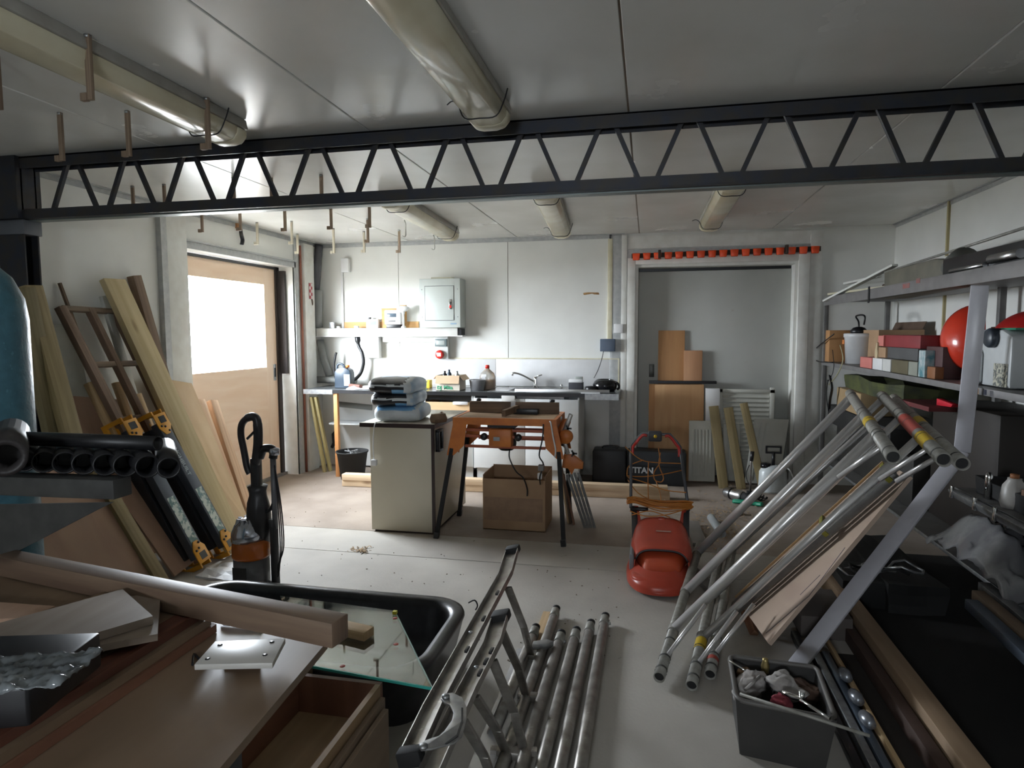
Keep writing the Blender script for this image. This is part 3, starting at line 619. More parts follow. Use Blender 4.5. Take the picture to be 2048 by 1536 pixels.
# jerrycan
a = W(689, 6.78)
t = thing('jerrycan', a, 'dark blue plastic jerrycan with an orange cap on the left of the worktop', 'can')
dkb = mat('dark_blue_plastic', (.035, .055, .08), .35)
MB().prism([(-.10, 0), (-.095, .19), (-.06, .225), (.02, .24), (.085, .21), (.10, .17), (.10, 0)], X3, Z3, (0, .11, 0), o=a+V((0, -.05, .001))).build('body', dkb, t, bevel=.012)
MB().tube(smoothpath([a+V((-.085, 0, .17)), a+V((-.08, 0, .26)), a+V((-.03, 0, .275)), a+V((.01, 0, .24))], 4), .013, 8).build('handle', dkb, t)
MB().lathe([(0, 0), (.022, 0), (.022, .028), (0, .028)], a+V((.045, 0, .235)), 14).build('cap', orange, t)
MB().box(a.x+.02, a.x+.09, a.y-.052, a.y-.050, CZ+.03, CZ+.16).build('label', mat('grey_label', (.5, .55, .55)), t)
MB().tube(smoothpath([P(672, 760, Y=7.0), P(668, 735, Y=7.02), P(671, 712, Y=7.04), P(673, 705, Y=7.05)], 4), .013, 7).build('black_spout', black, t)
tag(MB().box(W(692, 6.6).x, W(738, 6.6).x, 6.60, 6.85, CZ+.001, CZ+.02).subdiv(3).jitter(.02, 14).build('crumpled_sheet', whitep, bevel=0), 'crumpled white plastic on the worktop by the jerrycan', 'sheet')
tag(MB().beam(W(700, 6.74)+V((0, 0, .035)), W(722, 6.66)+V((0, 0, .03)), .05, .04).build('dusty_offcut', mat('dark_red_dust', (.16, .07, .05), .7), bevel=.008), 'dark reddish hand tool lying beside the dark jerrycan', 'tool')
t = cbox('yellow_box', 742, 780, 6.92, .12, .07, mat('yellow_card', (.75, .52, .05), .6), 'small yellow box half hidden behind the cement bags', 'box')
t = cbox('yellow_packet', 850, 859, 6.9, .1, .09, MC['yellow_card'], 'bright yellow packet between the cable reel and the cardboard box', 'packet')
# cable reel
a = W(842, 6.75)
t = thing('cable_reel', a, 'reel of grey green cable on the worktop beside the cement bags', 'reel')
MB().lathe([(0, 0), (.075, 0), (.075, .006), (.05, .008), (.05, .082), (.075, .084), (.075, .09), (.02, .09), (.02, .03), (0, .03)], a, 20).build('spool', mat('grey_green', (.33, .42, .38), .5), t)
for k in range(7): MB().tube([a+V((.058*math.cos(q*.524), .058*math.sin(q*.524), .014+k*.0105)) for q in range(12)], .006, 6, closed=True).build('cable_turn', mat('pale_green_cable', (.42, .52, .46), .5), t)
# open cardboard box
a, b_ = P(872, 770, Y=6.62), P(919, 770, Y=6.62); h = .165
t = thing('open_carton', ((a.x+b_.x)/2, 6.7, CZ), 'open cardboard box with green printing on the worktop', 'box')
bx = MB(); x0, x1, y0, y1 = a.x, b_.x, 6.62, 6.86; q = .004
bx.box(x0, x1, y0, y0+q, CZ+.001, CZ+h).box(x0, x1, y1-q, y1, CZ+.001, CZ+h).box(x0, x0+q, y0+q, y1-q, CZ+.001, CZ+h).box(x1-q, x1, y0+q, y1-q, CZ+.001, CZ+h).box(x0, x1, y0, y1, CZ+.001, CZ+.005)
bx.build('carton', mat('pale_card', (.66, .60, .50), .75), t)
MB().beam(V(((x0+x1)/2, y0-.001, CZ+h)), V(((x0+x1)/2, y0-.03, CZ+h-.085)), x1-x0, .004, up=(0, 1, .3)).build('flap', mat('card_inside', (.60, .43, .28), .8), t)
MB().beam(V((x1, (y0+y1)/2, CZ+h)), V((x1+.045, (y0+y1)/2, CZ+h-.05)), y1-y0, .004, up=(1, 0, .5)).build('flap', MC['card_inside'], t)
MB().beam(V((x0, (y0+y1)/2, CZ+h)), V((x0-.03, (y0+y1)/2, CZ+h+.0-.04)), y1-y0, .004, up=(1, 0, .5)).build('flap', MC['card_inside'], t)
text('lettering', 'Mita', .058, (x0+.085, y0-.002, CZ+.018), X3, Z3, mat('green_print', (.06, .38, .20), .6), t, bold=.0015)
text('lettering', 'DJ', .050, (x0+.012, y0-.002, CZ+.018), X3, Z3, MC['green_print'], t, bold=.0015)
for k, (dx, hh, mm) in enumerate(((.05, .20, blackg), (.10, .215, dkb), (.19, .20, galv))):
    tag(MB().lathe([(0, 0), (.026, 0), (.026, hh*.8), (.012, hh*.88), (.012, hh), (0, hh)], (x0+dx, 6.78, CZ+.006), 12).build('bottle', mm), ('black topped bottle in the open green-printed box, leftmost', 'dark blue bottle in the middle of the open green-printed box', 'grey bottle at the right inside the open green-printed box')[k], 'bottle')
# tub
a = W(955, 6.72)
t = thing('plastic_tub', a, 'clear tub of brown screws between the cardboard box and the orange bottle', 'tub')
MB().lathe([(0, 0), (.075, 0), (.09, .11), (.094, .115), (.088, .118), (.072, .006), (0, .006)], a+V((0, 0, .001)), 24, sy=.75).build('tub', mat('clear_plastic', (.7, .7, .72), .15, trans=.6), t)
MB().lathe([(0, .006), (.070, .006), (.082, .075), (.05, .085), (0, .082)], a, 20, sy=.72).jitter(.004, 60).build('screws', mat('brown_screws', (.14, .11, .10), .6, .3, scale=90, col2=(.3, .27, .25), bump=.6), t)['kind'] = 'stuff'
# bottle
a = W(975, 6.86)
t = thing('screenwash_bottle', a, 'clear bottle of orange liquid with a red cap on the worktop', 'bottle')
pr = [(0, 0), (.085, 0), (.09, .01), (.09, .14), (.075, .18), (.035, .215), (.022, .225), (.022, .24), (0, .24)]
MB().lathe(pr, a+V((0, 0, .001)), 20, sy=.6).build('bottle', mat('translucent_plastic', (.85, .82, .75), .15, trans=.7), t)
MB().lathe([(0, 0.004), (.084, .004), (.085, .11), (0, .11)], a, 20, sy=.55).build('liquid', mat('orange_liquid', (.85, .38, .06), .2), t)
MB().lathe([(0, 0), (.024, 0), (.024, .03), (.018, .038), (0, .038)], a+V((0, 0, .232)), 14).build('cap', redp, t)
MB().box(a.x-.05, a.x+.0, a.y-.053, a.y-.050, CZ+.06, CZ+.17).build('label', whitep, t)
# white tube across worktop
a, b_ = P(1030, 776, Z=CZ+.02), P(1219, 779, Z=CZ+.02)
tag(MB().tube([(P(1030, 777, Y=6.58).x, 6.58, CZ+.019), (P(1219, 777, Y=6.60).x, 6.60, CZ+.019)], .018, 14).build('plastic_tube', whitep), 'long white plastic tube lying along the front of the sink', 'tube')
tag(MB().box(P(1165, 0, Y=6.56).x, P(1205, 0, Y=6.56).x, 6.56, 6.60, CZ+.0, CZ+.008).subdiv(2).jitter(.006, 30).build('glove', whitep), 'limp white glove under the right end of the white tube', 'glove')
# kettle / lamp
a = W(1210, 6.86)
t = thing('black_kettle', a, 'round glossy black appliance at the right end of the worktop', 'kettle')
MB().lathe([(0, 0), (.10, 0), (.125, .03), (.13, .07), (.11, .105), (.09, .12), (.08, .125), (.075, .12), (.09, .09), (.04, .07), (0, .07)], a+V((0, 0, .001)), 28).build('bowl', blackg, t)
MB().tube(smoothpath([a+V((.09, -.03, .10)), a+V((.13, -.03, .09)), a+V((.15, -.03, .05)), a+V((.13, -.03, .02))], 4), .012, 8).build('handle', blackg, t)
a = W(1153, 6.8)
t = thing('radio', a, 'small dark box with a white top panel right of the tap', 'box')
MB().box(a.x-.085, a.x+.065, 6.8, 6.92, CZ+.001, CZ+.09).build('case', mat('charcoal', (.05, .05, .06), .5), t, bevel=.005)
MB().box(a.x-.085, a.x+.06, 6.82, 6.90, CZ+.09, CZ+.125).build('panel', whitep, t, bevel=.003)
MB().box(a.x-.02, a.x+.06, 6.84, 6.88, CZ+.125, CZ+.15).build('top_block', mat('grey_mid', (.35, .38, .36), .4), t, bevel=.004)
a = W(1182, 6.78)
tag(MB().lathe([(0, 0), (.06, 0), (.065, .03), (.055, .055), (0, .06)], a+V((0, 0, .001)), 18).build('black_tin', black), 'low black round tin between the dark box and the glossy appliance', 'tin')
# laminate sample hanging at bench front with a red mark
a, b_ = P(1003, 791, Y=6.52), P(1030, 810, Y=6.52)
tag(MB().box(a.x, b_.x, 6.515, 6.535, b_.z, a.z).build('soap_dish', mat('pale_clear', (.7, .7, .68), .2), bevel=.004), 'pale clear dish on the sink unit front under the worktop edge', 'dish')
# ================================================================== MIDDLE OF THE ROOM
beige = mat('beige_laminate', (.62, .57, .45), .4, col2=(.58, .53, .41), scale=3)
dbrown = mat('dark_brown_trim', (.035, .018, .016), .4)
# beige cabinet
bx0, bx1, by0, by1 = -2.17, -1.635, 4.77, 5.65
t = thing('kitchen_cabinet', ((bx0+bx1)/2, 5.2, 0), 'free-standing beige cabinet with dark edging carrying the cement bags', 'cabinet')
MB().box(bx0, bx1-.02, by0, by1, .015, .855).build('carcass', beige, t, bevel=.002)
MB().box(bx1-.018, bx1, by0+.01, by1, .03, .85).build('door', beige, t, bevel=.002)
MB().box(bx1-.020, bx1+.003, by0-.004, by0+.012, .015, .855).build('edging', dbrown, t)
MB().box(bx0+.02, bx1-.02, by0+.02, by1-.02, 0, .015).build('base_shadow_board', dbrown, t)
tb = MB().box(bx0-.07, bx1+.015, by0-.03, by1+.02, .857, .887).build('top', mat('mottled_beige_top', (.60, .56, .46), .18, col2=(.50, .46, .38), scale=20), t, bevel=.002)
MB().box(bx0-.072, bx1+.017, by0-.034, by0-.030, .855, .888).box(bx1+.015, bx1+.019, by0-.03, by1+.02, .855, .888).build('top_edging', dbrown, tb)
h = MB(); hx = bx1+.003
h.box(hx, hx+.02, by0+.03, by0+.045, .665, .83).box(hx+.02, hx+.035, by0+.03, by0+.045, .665, .83).box(hx, hx+.035, by0+.12, by0+.14, .665, .83).box(hx, hx+.035, by0+.03, by0+.14, .815, .835).box(hx, hx+.035, by0+.03, by0+.14, .66, .68)
h.build('door_handle', black, t, bevel=.003)
# white lead with a plug
t = thing('white_lead', (-2.12, 4.73, .6), 'thin white lead with a plug hanging down the side of the beige cabinet', 'cable')
MB().tube(smoothpath([(-2.05, 4.95, .905), (-2.09, 4.78, .893), (-2.105, 4.73, .885), (-2.12, 4.728, .80), (-2.125, 4.728, .66), (-2.12, 4.728, .60)], 5), .0045, 6).build('cord', whitep, t)
MB().box(-2.14, -2.09, 4.70, 4.735, .55, .60).build('plug', whitep, t, bevel=.01)
# cement bags
bagw = mat('bag_pale', (.62, .65, .66), .35, col2=(.50, .54, .56), scale=12)
bagk = mat('bag_black', (.02, .02, .024), .3)
bagb = mat('bag_blue', (.16, .36, .60), .35)
bagl = mat('bag_light_blue', (.45, .56, .66), .35, col2=(.36, .48, .60), scale=16)
def bag(cx, cy, z, w_, d_, h_, rot, kind, label):
    M = Matrix.Translation((cx, cy, z)) @ Matrix.Rotation(R(rot), 4, 'Z'); mb = MB(M)
    def f(u, v):
        th = u*2*math.pi; ph = (v-.5)*math.pi
        c, s_ = math.cos(th), math.sin(th); e = .38
        cp = abs(math.cos(ph))**.30; sp = math.copysign(abs(math.sin(ph))**.75, math.sin(ph))
        r_ = 1/((abs(c)**6+abs(s_)**6)**(1/6))
        x = w_/2*c*r_*cp; y = d_/2*s_*r_*cp; zz = h_/2*sp
        n = mnoise.noise(V((x*9+cx*7, y*9, z*50)))*.010
        zz += n*cp + .012*math.cos(y*9)*(1 if zz > 0 else 0)
        if zz < 0: zz = max(zz, -h_/2+.002)
        return V((x+n, y, zz+h_/2))
    mb.grid(f, 56, 22, closed_u=True)
    t = mb.build('cement_bag', [bagw, bagk, bagb, bagl], None, recalc=True)
    Mi = M.inverted(); wo = V(t['wo'])
    for p in t.data.polygons:
        c = Mi @ (V(p.center)+wo); m_ = 0
        if c.x > w_/2-.035: m_ = 3
        elif c.x > w_/2-.075 or c.x < -w_/2+.03: m_ = 0
        elif kind == 'black':
            m_ = 1
            if h_*.50 < c.z < h_*.64 and c.y < .05: m_ = 0
            if c.z > h_*.93: m_ = 3 if c.y > -.05 else 1
            if c.z < h_*.30 and .02 < c.x < .13 and c.y < 0: m_ = 2
        elif kind == 'blue':
            m_ = 2 if c.z > h_*.74 else 0
        p.material_index = m_
    return tag(t, label, 'bag', 'cement bags on the beige cabinet')
bag(-1.98, 5.02, .889, .41, .46, .125, 9, 'blue', 'bottom bag of the cement stack, pale with a blue top edge')
bag(-2.01, 5.02, 1.006, .385, .44, .115, 5, 'black', 'middle bag of the cement stack, black with a white stripe')
bag(-2.015, 5.00, 1.112, .40, .44, .120, 3, 'black', 'top bag of the cement stack, black printed front and shiny top')
# two wooden blocks on the cabinet
t = tag(MB(Matrix.Translation(P(865, 836, Z=.93)) @ Matrix.Rotation(R(50), 4, 'Z')).prism([(-.03, -.04), (-.045, -.01), (-.02, .03), (.02, .03), (.045, -.01), (.03, -.04)], Y3, Z3, X3*.11).build('wood_block', oldwood, bevel=.002), 'shaped brown wooden block lying on the right of the beige cabinet', 'block')
p = P(884, 832, Z=.91)
tag(MB(Matrix.Translation((p.x, p.y, .888)) @ Matrix.Rotation(R(20), 4, 'Z')).prism([(-.022, 0), (-.022, .04), (0, .058), (.022, .04), (.022, 0)], X3, Z3, Y3*.05).build('pointed_block', oldwood, bevel=.002), 'small pointed wooden block standing beside the shaped one on the beige cabinet', 'block')

# router table
t = thing('router_table', (-1.1, 5.0, 0), 'orange steel router table with a wooden fence and four black legs', 'machine table')
TZ = .915
MB().box(-1.46, -.70, 4.84, 5.28, TZ, TZ+.022).build('table_top', wood('worn_board', (.52, .37, .24), (.36, .25, .17), across=9, knots=False), t)
MB().box(-1.49, -.67, 4.81, 4.835, TZ-.03, TZ+.024).box(-1.49, -.67, 5.285, 5.31, TZ-.03, TZ+.024).box(-1.49, -1.465, 4.835, 5.285, TZ-.03, TZ+.024).box(-.695, -.67, 4.835, 5.285, TZ-.03, TZ+.024).build('frame', orange, t)
fe = MB().box(-1.45, -1.10, 5.16, 5.185, TZ+.024, TZ+.115).box(-1.06, -.70, 5.16, 5.185, TZ+.024, TZ+.115).build('fence', oldwood, t, bevel=.001)
MB().box(-1.10, -1.06, 5.17, 5.19, TZ+.024, TZ+.125).build('fence_gap', whitep, fe)
for x in (-1.38, -.76): MB().lathe([(0, 0), (.022, 0), (.022, .018), (0, .022)], (x, 5.20, TZ+.115), 10).build('knob', black, fe)
MB().box(-1.09, -.86, 5.08, 5.15, TZ+.025, TZ+.065).build('router_guard', black, t, bevel=.004)
MB().prism([(0, 0), (.03, 0), (.03, .05), (0, .05)], X3, Z3, V((.07, .2, .02)), o=(-1.12, 4.92, TZ+.024)).build('mitre_block', oldwood, t)
for z in (TZ-.075, TZ-.125, TZ-.205):
    MB().box(-1.40, -.76, 4.84, 4.855, z-.011, z+.011).build('rail', mat('red_orange_rail', (.42, .11, .05), .5), t, bevel=.002)
    MB().box(-1.40, -.76, 5.25, 5.265, z-.011, z+.011).build('rail', MC['red_orange_rail'], t, bevel=.002)
for sx in (-1, 1):
    for (yy, dy) in ((4.82, 1), (5.29, -1)):
        xc = -1.08+sx*.41
        MB().prism([(0, -.012), (sx*-.11, -.012), (sx*-.085, -.19), (sx*-.0, -.27), (sx*.055, -.27)], X3, Z3, Y3*.012, o=(xc, yy, TZ-.01)).build('corner_bracket', orange, t)
        fx = {(-1, 1): -1.60, (-1, -1): -1.60, (1, 1): -.60, (1, -1): -.62}[(sx, dy)]
        fy = 4.70 if dy == 1 else 5.33
        l = MB().beam((xc+sx*.012, yy+dy*.02, TZ-.20), (fx, fy, 0.012), .030, .030, up=(0, 1, 0)).build('leg', blackr, t)
        MB().beam((fx-sx*.006, fy+dy*.002, .05), (fx, fy, 0.0), .038, .038, up=(0, 1, 0)).build('foot', black, l)
MB().prism([(0, -.012), (0, -.22), (.06, -.27), (.13, -.2), (.13, -.02)], Y3, Z3, X3*.01, o=(-1.475, 4.84, TZ)).build('side_plate', orange, t)
MB().prism([(0, -.012), (0, -.22), (.06, -.27), (.13, -.2), (.13, -.02)], Y3, Z3, X3*.01, o=(-.69, 4.84, TZ)).build('side_plate', orange, t)
rt = MB().box(-1.20, -1.02, 4.80, 4.90, TZ-.20, TZ-.06).build('router_body', orange, t, bevel=.012)
MB().lathe([(0, 0), (.05, 0), (.075, .02), (.08, .05), (.08, .16), (.06, .18), (0, .18)], (-1.09, 4.95, TZ-.245), 20).build('motor', black, rt)
MB().box(-1.22, -1.0, 4.85, 5.05, TZ-.055, TZ-.032).build('motor_plate', darksteel, rt)
for x in (-1.235, -.965): MB().lathe([(0, -.02), (.02, -.02), (.028, -.01), (.028, .01), (.02, .02), (0, .02)], (x, 4.80, TZ-.12), 14, axis=Matrix.Rotation(R(90), 3, 'X')).build('knob', black, rt)
MB().box(-1.16, -1.11, 4.795, 4.80, TZ-.15, TZ-.12).build('silver_label', galv, rt)
MB().tube(smoothpath([(-1.055, 4.9, TZ-.235), (-1.05, 4.88, TZ-.30), (-1.0, 4.88, TZ-.40), (-.95, 4.92, TZ-.46), (-.93, 4.98, TZ-.56), (-.93, 4.98, TZ-.62)], 5), .006, 6).build('cord', black, t)
MB().tube(smoothpath([(-.77, 4.80, TZ-.01), (-.775, 4.79, TZ-.12), (-.80, 4.79, TZ-.25), (-.77, 4.80, TZ-.32), (-.80, 4.82, TZ-.42), (-.81, 4.9, TZ-.50)], 5), .006, 6).build('cord', black, t)
MB().box(-.81, -.765, 4.785, 4.83, TZ-.37, TZ-.325).build('switch_box', mat('dusty_grey', (.22, .2, .19), .6), t, bevel=.006)
MB().tube(smoothpath([(-.72, 4.80, TZ+.01), (-.71, 4.785, TZ-.0), (-.695, 4.79, TZ-.10), (-.675, 4.79, TZ-.2), (-.68, 4.79, TZ-.26)], 4), .006, 6).build('white_cord', whitep, t)
# carton under it
a, b_ = P(966, 1058, Z=0), P(1094, 1058, Z=0); x0, x1, y0, y1 = a.x, b_.x, 5.0, 5.38; hh = .42; q = .006
t = thing('cardboard_carton', ((x0+x1)/2, 5.2, 0), 'tall open brown cardboard carton under the router table', 'box')
mb = MB().box(x0, x1, y0, y0+q, 0, hh).box(x0, x1, y1-q, y1, 0, hh+.04).box(x0, x0+q, y0+q, y1-q, 0, hh+.03).box(x1-q, x1, y0+q, y1-q, 0, hh+.03).box(x0, x1, y0, y1, 0, .006)
mb.build('carton', card, t)
MB().box(x0+.01, x1-.02, y0-.0015, y0, .08, hh-.15).build('faded_print', mat('faded_card_print', (.27, .17, .11), .8, col2=(.33, .21, .13), scale=14), t)
MB().beam((x0-.0, 5.2, hh+.03), (x0-.012, 5.2, hh-.05), .3, .005, up=(1, 0, 0)).build('flap', card, t)
MB().box(x1-.07, x1-.03, 5.03, 5.05, hh+.0, hh+.055).build('white_plug', whitep, t, bevel=.01)
# roller stand with orange head, right of table
t = thing('clamp_stand', (-.5, 5.15, 0), 'folded orange clamping stand with grey metal legs right of the router table', 'stand')
def q3(px, py, Y=5.05): return P(px, py, Y=Y)
MB().beam(q3(1101, 880, 5.06), q3(1121, 832, 5.06), .04, .03, up=(0, 1, 0)).build('grey_arm', galv, t, bevel=.008)
MB().beam(q3(1127, 868, 5.0), q3(1142, 828, 5.0), .035, .03, up=(0, 1, 0)).build('grey_arm', alud, t, bevel=.008)
MB().prism([(-.07, -.10), (-.02, -.11), (.05, -.04), (.09, .07), (.05, .10), (.0, .0)], X3, Z3, Y3*.05, o=q3(1118, 862, 5.03)).build('orange_jaw', orange, t, bevel=.005)
MB().lathe([(0, 0), (.05, 0), (.055, .01), (.055, .05), (.05, .06), (0, .06)], q3(1133, 872, 5.0), 18, axis=Matrix.Rotation(R(90), 3, 'X')).build('orange_disc', orange, t)
MB().beam(q3(1128, 880, 5.02), q3(1136, 908, 5.02), .03, .03, up=(0, 1, 0)).build('neck', alud, t, bevel=.004)
MB().prism([(-.055, .06), (.02, .06), (.10, .0), (.095, -.05), (.03, -.05), (.01, -.10), (-.02, -.05), (-.07, -.045)], X3, Z3, Y3*.05, o=q3(1141, 925, 5.02)).build('orange_head', orange, t, bevel=.004)
for px, py in ((1136, 857), (1147, 907), (1120, 890)):
    c = q3(px, py, 4.98); k_ = MB()
    for a_ in range(3): k_.beam(c+V((math.cos(a_*2.09), 0, math.sin(a_*2.09)))*.028, c-V((math.cos(a_*2.09), 0, math.sin(a_*2.09)))*.01, .012, .014, up=(0, 1, 0))
    k_.build('knob', black, t)
for k in range(4):
    pt = q3(1134+k*7.5, 948-k*1, 5.05+.012*k); pb = P(1170+k*6.5, 1056, Z=0.0)
    MB().beam(pt, V((pb.x, pb.y, .003)), .022, .012, up=(0, 1, 0)).build('leg', galv, t)
t = thing('wood_strips', (-.6, 5.3, 0), 'thin wooden strips leaning upright behind the right legs of the router table', 'strips')
for k, (px, px2) in enumerate(((1118, 1137), (1123, 1141), (1127, 1148))):
    pb = P(px2, 1046+k*1.5, Z=0); MB().beam(P(px, 920+k*14, Y=5.30), V((pb.x, pb.y, 0)), .016, .03, up=(0, 1, 0)).build('strip', (pine, oldwood, redwood)[k], t)

# long timbers on the floor
tm = 'pale squared timbers lying across the floor'
for k in range(2):
    z = .002+k*.066
    y = 6.19-.012*k
    tag(MB().beam((-3.12+k*.005, y, z+.032), (.22-k*.02, y+.06, z+.032), .10, .063).build('long_timber', palepine, bevel=.003), ('lower of the two long pale timbers stacked behind the router table', 'upper of the two long pale timbers stacked behind the router table')[k], 'timber', tm)
# bucket
t = thing('bucket', (-3.17, 6.5, 0), 'black builders bucket with debris under the left end of the worktop', 'bucket')
MB().lathe([(0, 0), (.125, 0), (.165, .29), (.175, .295), (.178, .31), (.168, .31), (.160, .295), (.120, .01), (0, .01)], (-3.17, 6.50, 0), 28).build('tub', blackr, t)
g = MB().lathe([(0, .27), (.15, .26)], (-3.17, 6.50, 0), 16).subdiv(1).jitter(.02, 30)
for k in range(7):
    a_ = random.uniform(0, 6.28); g.tube([V((-3.17+.12*math.cos(a_), 6.5+.12*math.sin(a_), .28)), V((-3.17-.08*math.cos(a_+.6), 6.5-.08*math.sin(a_+.6), .31+.02*random.random()))], .006, 5)
g.build('debris', mat('grey_debris', (.35, .36, .36), .5, col2=(.06, .06, .06), scale=25), t)['kind'] = 'stuff'
# leaning sticks in the corner
for k, (pa, pb, lab) in enumerate((((623, 794), (650, 944), 'left one of two narrow green-tinted battens leaning in the far left corner'), ((632, 794), (661, 942), 'right one of two narrow green-tinted battens leaning in the far left corner'))):
    b0 = P(*pb, Z=0)
    tag(MB().beam(P(*pa, X=XL+.075+k*.05), b0+V((0, 0, .0)), .045, .03, up=(1, 0, 0)).build('batten', wood('greenish_batten', (.50, .43, .20), (.36, .30, .13)), bevel=.001), lab, 'batten')
# dark case with lettering and a black case, under/next to worktop
t = thing('tool_case', (.1, 6.8, 0), 'big black tool case with white TITAN lettering behind the mower handle', 'case')
MB().box(-.20, .40, 6.78, 6.98, .0, .36).build('case', mat('dull_black', (.022, .026, .030), .55), t, bevel=.02)
MB().box(-.19, .39, 6.772, 6.78, .20, .206).build('seam_line', black, t)
text('lettering', 'TITAN', .085, (-.175, 6.775, .13), X3, Z3, mat('white_print', (.65, .68, .7), .6), t, bold=.003)
t = thing('black_case', (-.38, 6.85, 0), 'plain black plastic case on the floor right of the white sink unit', 'case')
MB().box(-.56, -.21, 6.76, 7.0, 0, .36).build('body', mat('dull_black2', (.014, .015, .018), .5), t, bevel=.02)
MB().tube(smoothpath([(-.46, 6.88, .355), (-.45, 6.88, .38), (-.32, 6.88, .38), (-.31, 6.88, .355)], 3), .01, 8).build('handle', black, t)

# ---- boards leaning on the grey door
ob = wood('orange_board', (.56, .30, .13), (.47, .24, .10), across=10, knots=False)
def lean(n, px0, px1, pyt, m, label, cat='board', Y=7.22, Yb=None, zb=0.0, th=.016, slant=0):
    a, b_ = P(px0, pyt, Y=Y), P(px1, pyt, Y=Y); Yb = Yb if Yb else Y-.16
    c = [V((a.x+slant, Yb, zb)), V((b_.x+slant, Yb, zb)), V((b_.x+slant, Yb+th, zb)), V((a.x+slant, Yb+th, zb)), V((a.x, Y, a.z)), V((b_.x, Y, b_.z)), V((b_.x, Y+th, b_.z)), V((a.x, Y+th, a.z))]
    return tag(MB().hexa(c).build(n, m, bevel=.001), label, cat)
lean('board', 1317, 1370, 661, ob, 'tallest narrow orange-brown board leaning on the grey sliding door', Y=7.285, Yb=7.25)
lean('board', 1368, 1405, 701, wood('redder_board', (.47, .25, .13), (.40, .20, .10), across=10, knots=False), 'shorter reddish board right of the tallest board on the grey door', Y=7.26, Yb=7.22)
lean('board', 1298, 1350, 768, ob, 'dark orange board edge showing left of the wide board on the grey door', Y=7.22, Yb=7.12)
lean('board', 1310, 1408, 769, wood('wide_orange_board', (.60, .36, .18), (.53, .30, .14), across=8, knots=False), 'widest orange board standing under the black strip by the grey door', Y=7.19, Yb=7.06)
a, b_ = P(1298, 764, Y=7.2), P(1433, 765, Y=7.2)
tag(MB().beam(V((a.x, 7.215, a.z)), V((b_.x, 7.215, b_.z)), .07, .028).build('black_strip', mat('near_black', (.02, .018, .02), .5), bevel=.002), 'black laminated strip lying across the tops of the wide orange boards', 'strip')
a, b_ = P(1411, 776, Y=7.15), P(1438, 815, Y=7.15)
tag(MB().box(a.x, b_.x, 7.08, 7.15, .4, a.z).build('white_block', whitep, bevel=.004), 'grey white plastic block standing behind the upright timbers', 'block')
# louvre panel
rad = mat('radiator_white', (.62, .62, .56), .45, col2=(.56, .56, .50), scale=6)
a, b_ = P(1436, 782, Y=7.15), P(1549, 770, Y=7.15)
t = thing('louvre_panel', ((a.x+b_.x)/2, 7.15, 0), 'cream slatted vent panel leaning on the grey door behind a radiator', 'panel')
x0, x1, zt = a.x, b_.x, .99
MB().box(x0, x0+.045, 7.12, 7.15, .1, zt).box(x1-.045, x1, 7.12, 7.15, .1, zt+.02).box(x0, x1, 7.12, 7.15, zt-.035, zt).box(x0, x1, 7.145, 7.15, .1, zt).build('frame', rad, t, bevel=.002)
for k in range(15): MB().beam((x0+.05, 7.13, zt-.075-k*.047), (x1-.05, 7.13, zt-.075-k*.047), .03, .006, up=(0, .8, -.6)).build('slat', rad, t)
# radiators
def radiator(px0, px1, pyt, Y, label, flat, slant=.0, zt=None):
    a, b_ = P(px0, pyt, Y=Y), P(px1, pyt, Y=Y); zt = a.z; W_ = b_.x-a.x
    M = Matrix.Translation((a.x, Y, .02)) @ Matrix.Rotation(R(-6), 4, 'X') @ Matrix(((1, 0, slant, 0), (0, 1, 0, 0), (0, 0, 1, 0), (0, 0, 0, 1)))
    h_ = zt-.02
    t = thing('radiator', (a.x+W_/2, Y, 0), label, 'radiator')
    MB(M).box(0, W_, 0, .02, 0, h_).build('panel', rad, t, bevel=.006)
    if not flat:
        n = max(3, int(W_/.042))
        for k in range(n):
            MB(M).box(.03+k*(W_-.06)/n+.008, .03+(k+1)*(W_-.06)/n-.008, -.014, .0, .05, h_-.09).build('rib', rad, t, bevel=.007)
    else:
        for k in range(2): MB(M).box(.06+k*.05, .075+k*.05, -.006, .0, .03, h_-.04).build('rib', rad, t, bevel=.003)
    return t
radiator(1379, 1432, 842, 6.98, 'narrow ribbed white radiator standing left of the upright timbers', False)
radiator(1492, 1562, 838, 6.99, 'flat white radiator panel leaning at the right side of the grey door', True, slant=.14)
radiator(1448, 1482, 843, 7.06, 'ribbed white radiator partly seen between the upright timbers', False)
for pa, pb, w_, lab in (((1427, 812), (1445, 972), .095, 'left green-brown timber of the three leaning before the radiators'), ((1456, 815), (1478, 970), .09, 'middle green-brown timber of the three leaning before the radiators'), ((1487, 806), (1508, 955), .075, 'right green-brown timber of the three leaning before the radiators')):
    b0 = P(*pb, Z=0); tp_ = P(*pa, Y=6.93)
    tag(MB().beam(V((b0.x, min(b0.y, 6.80), 0.0)), tp_, w_, .035, up=(0, -1, 0)).build('fence_timber', treated, bevel=.002), lab, 'timber')

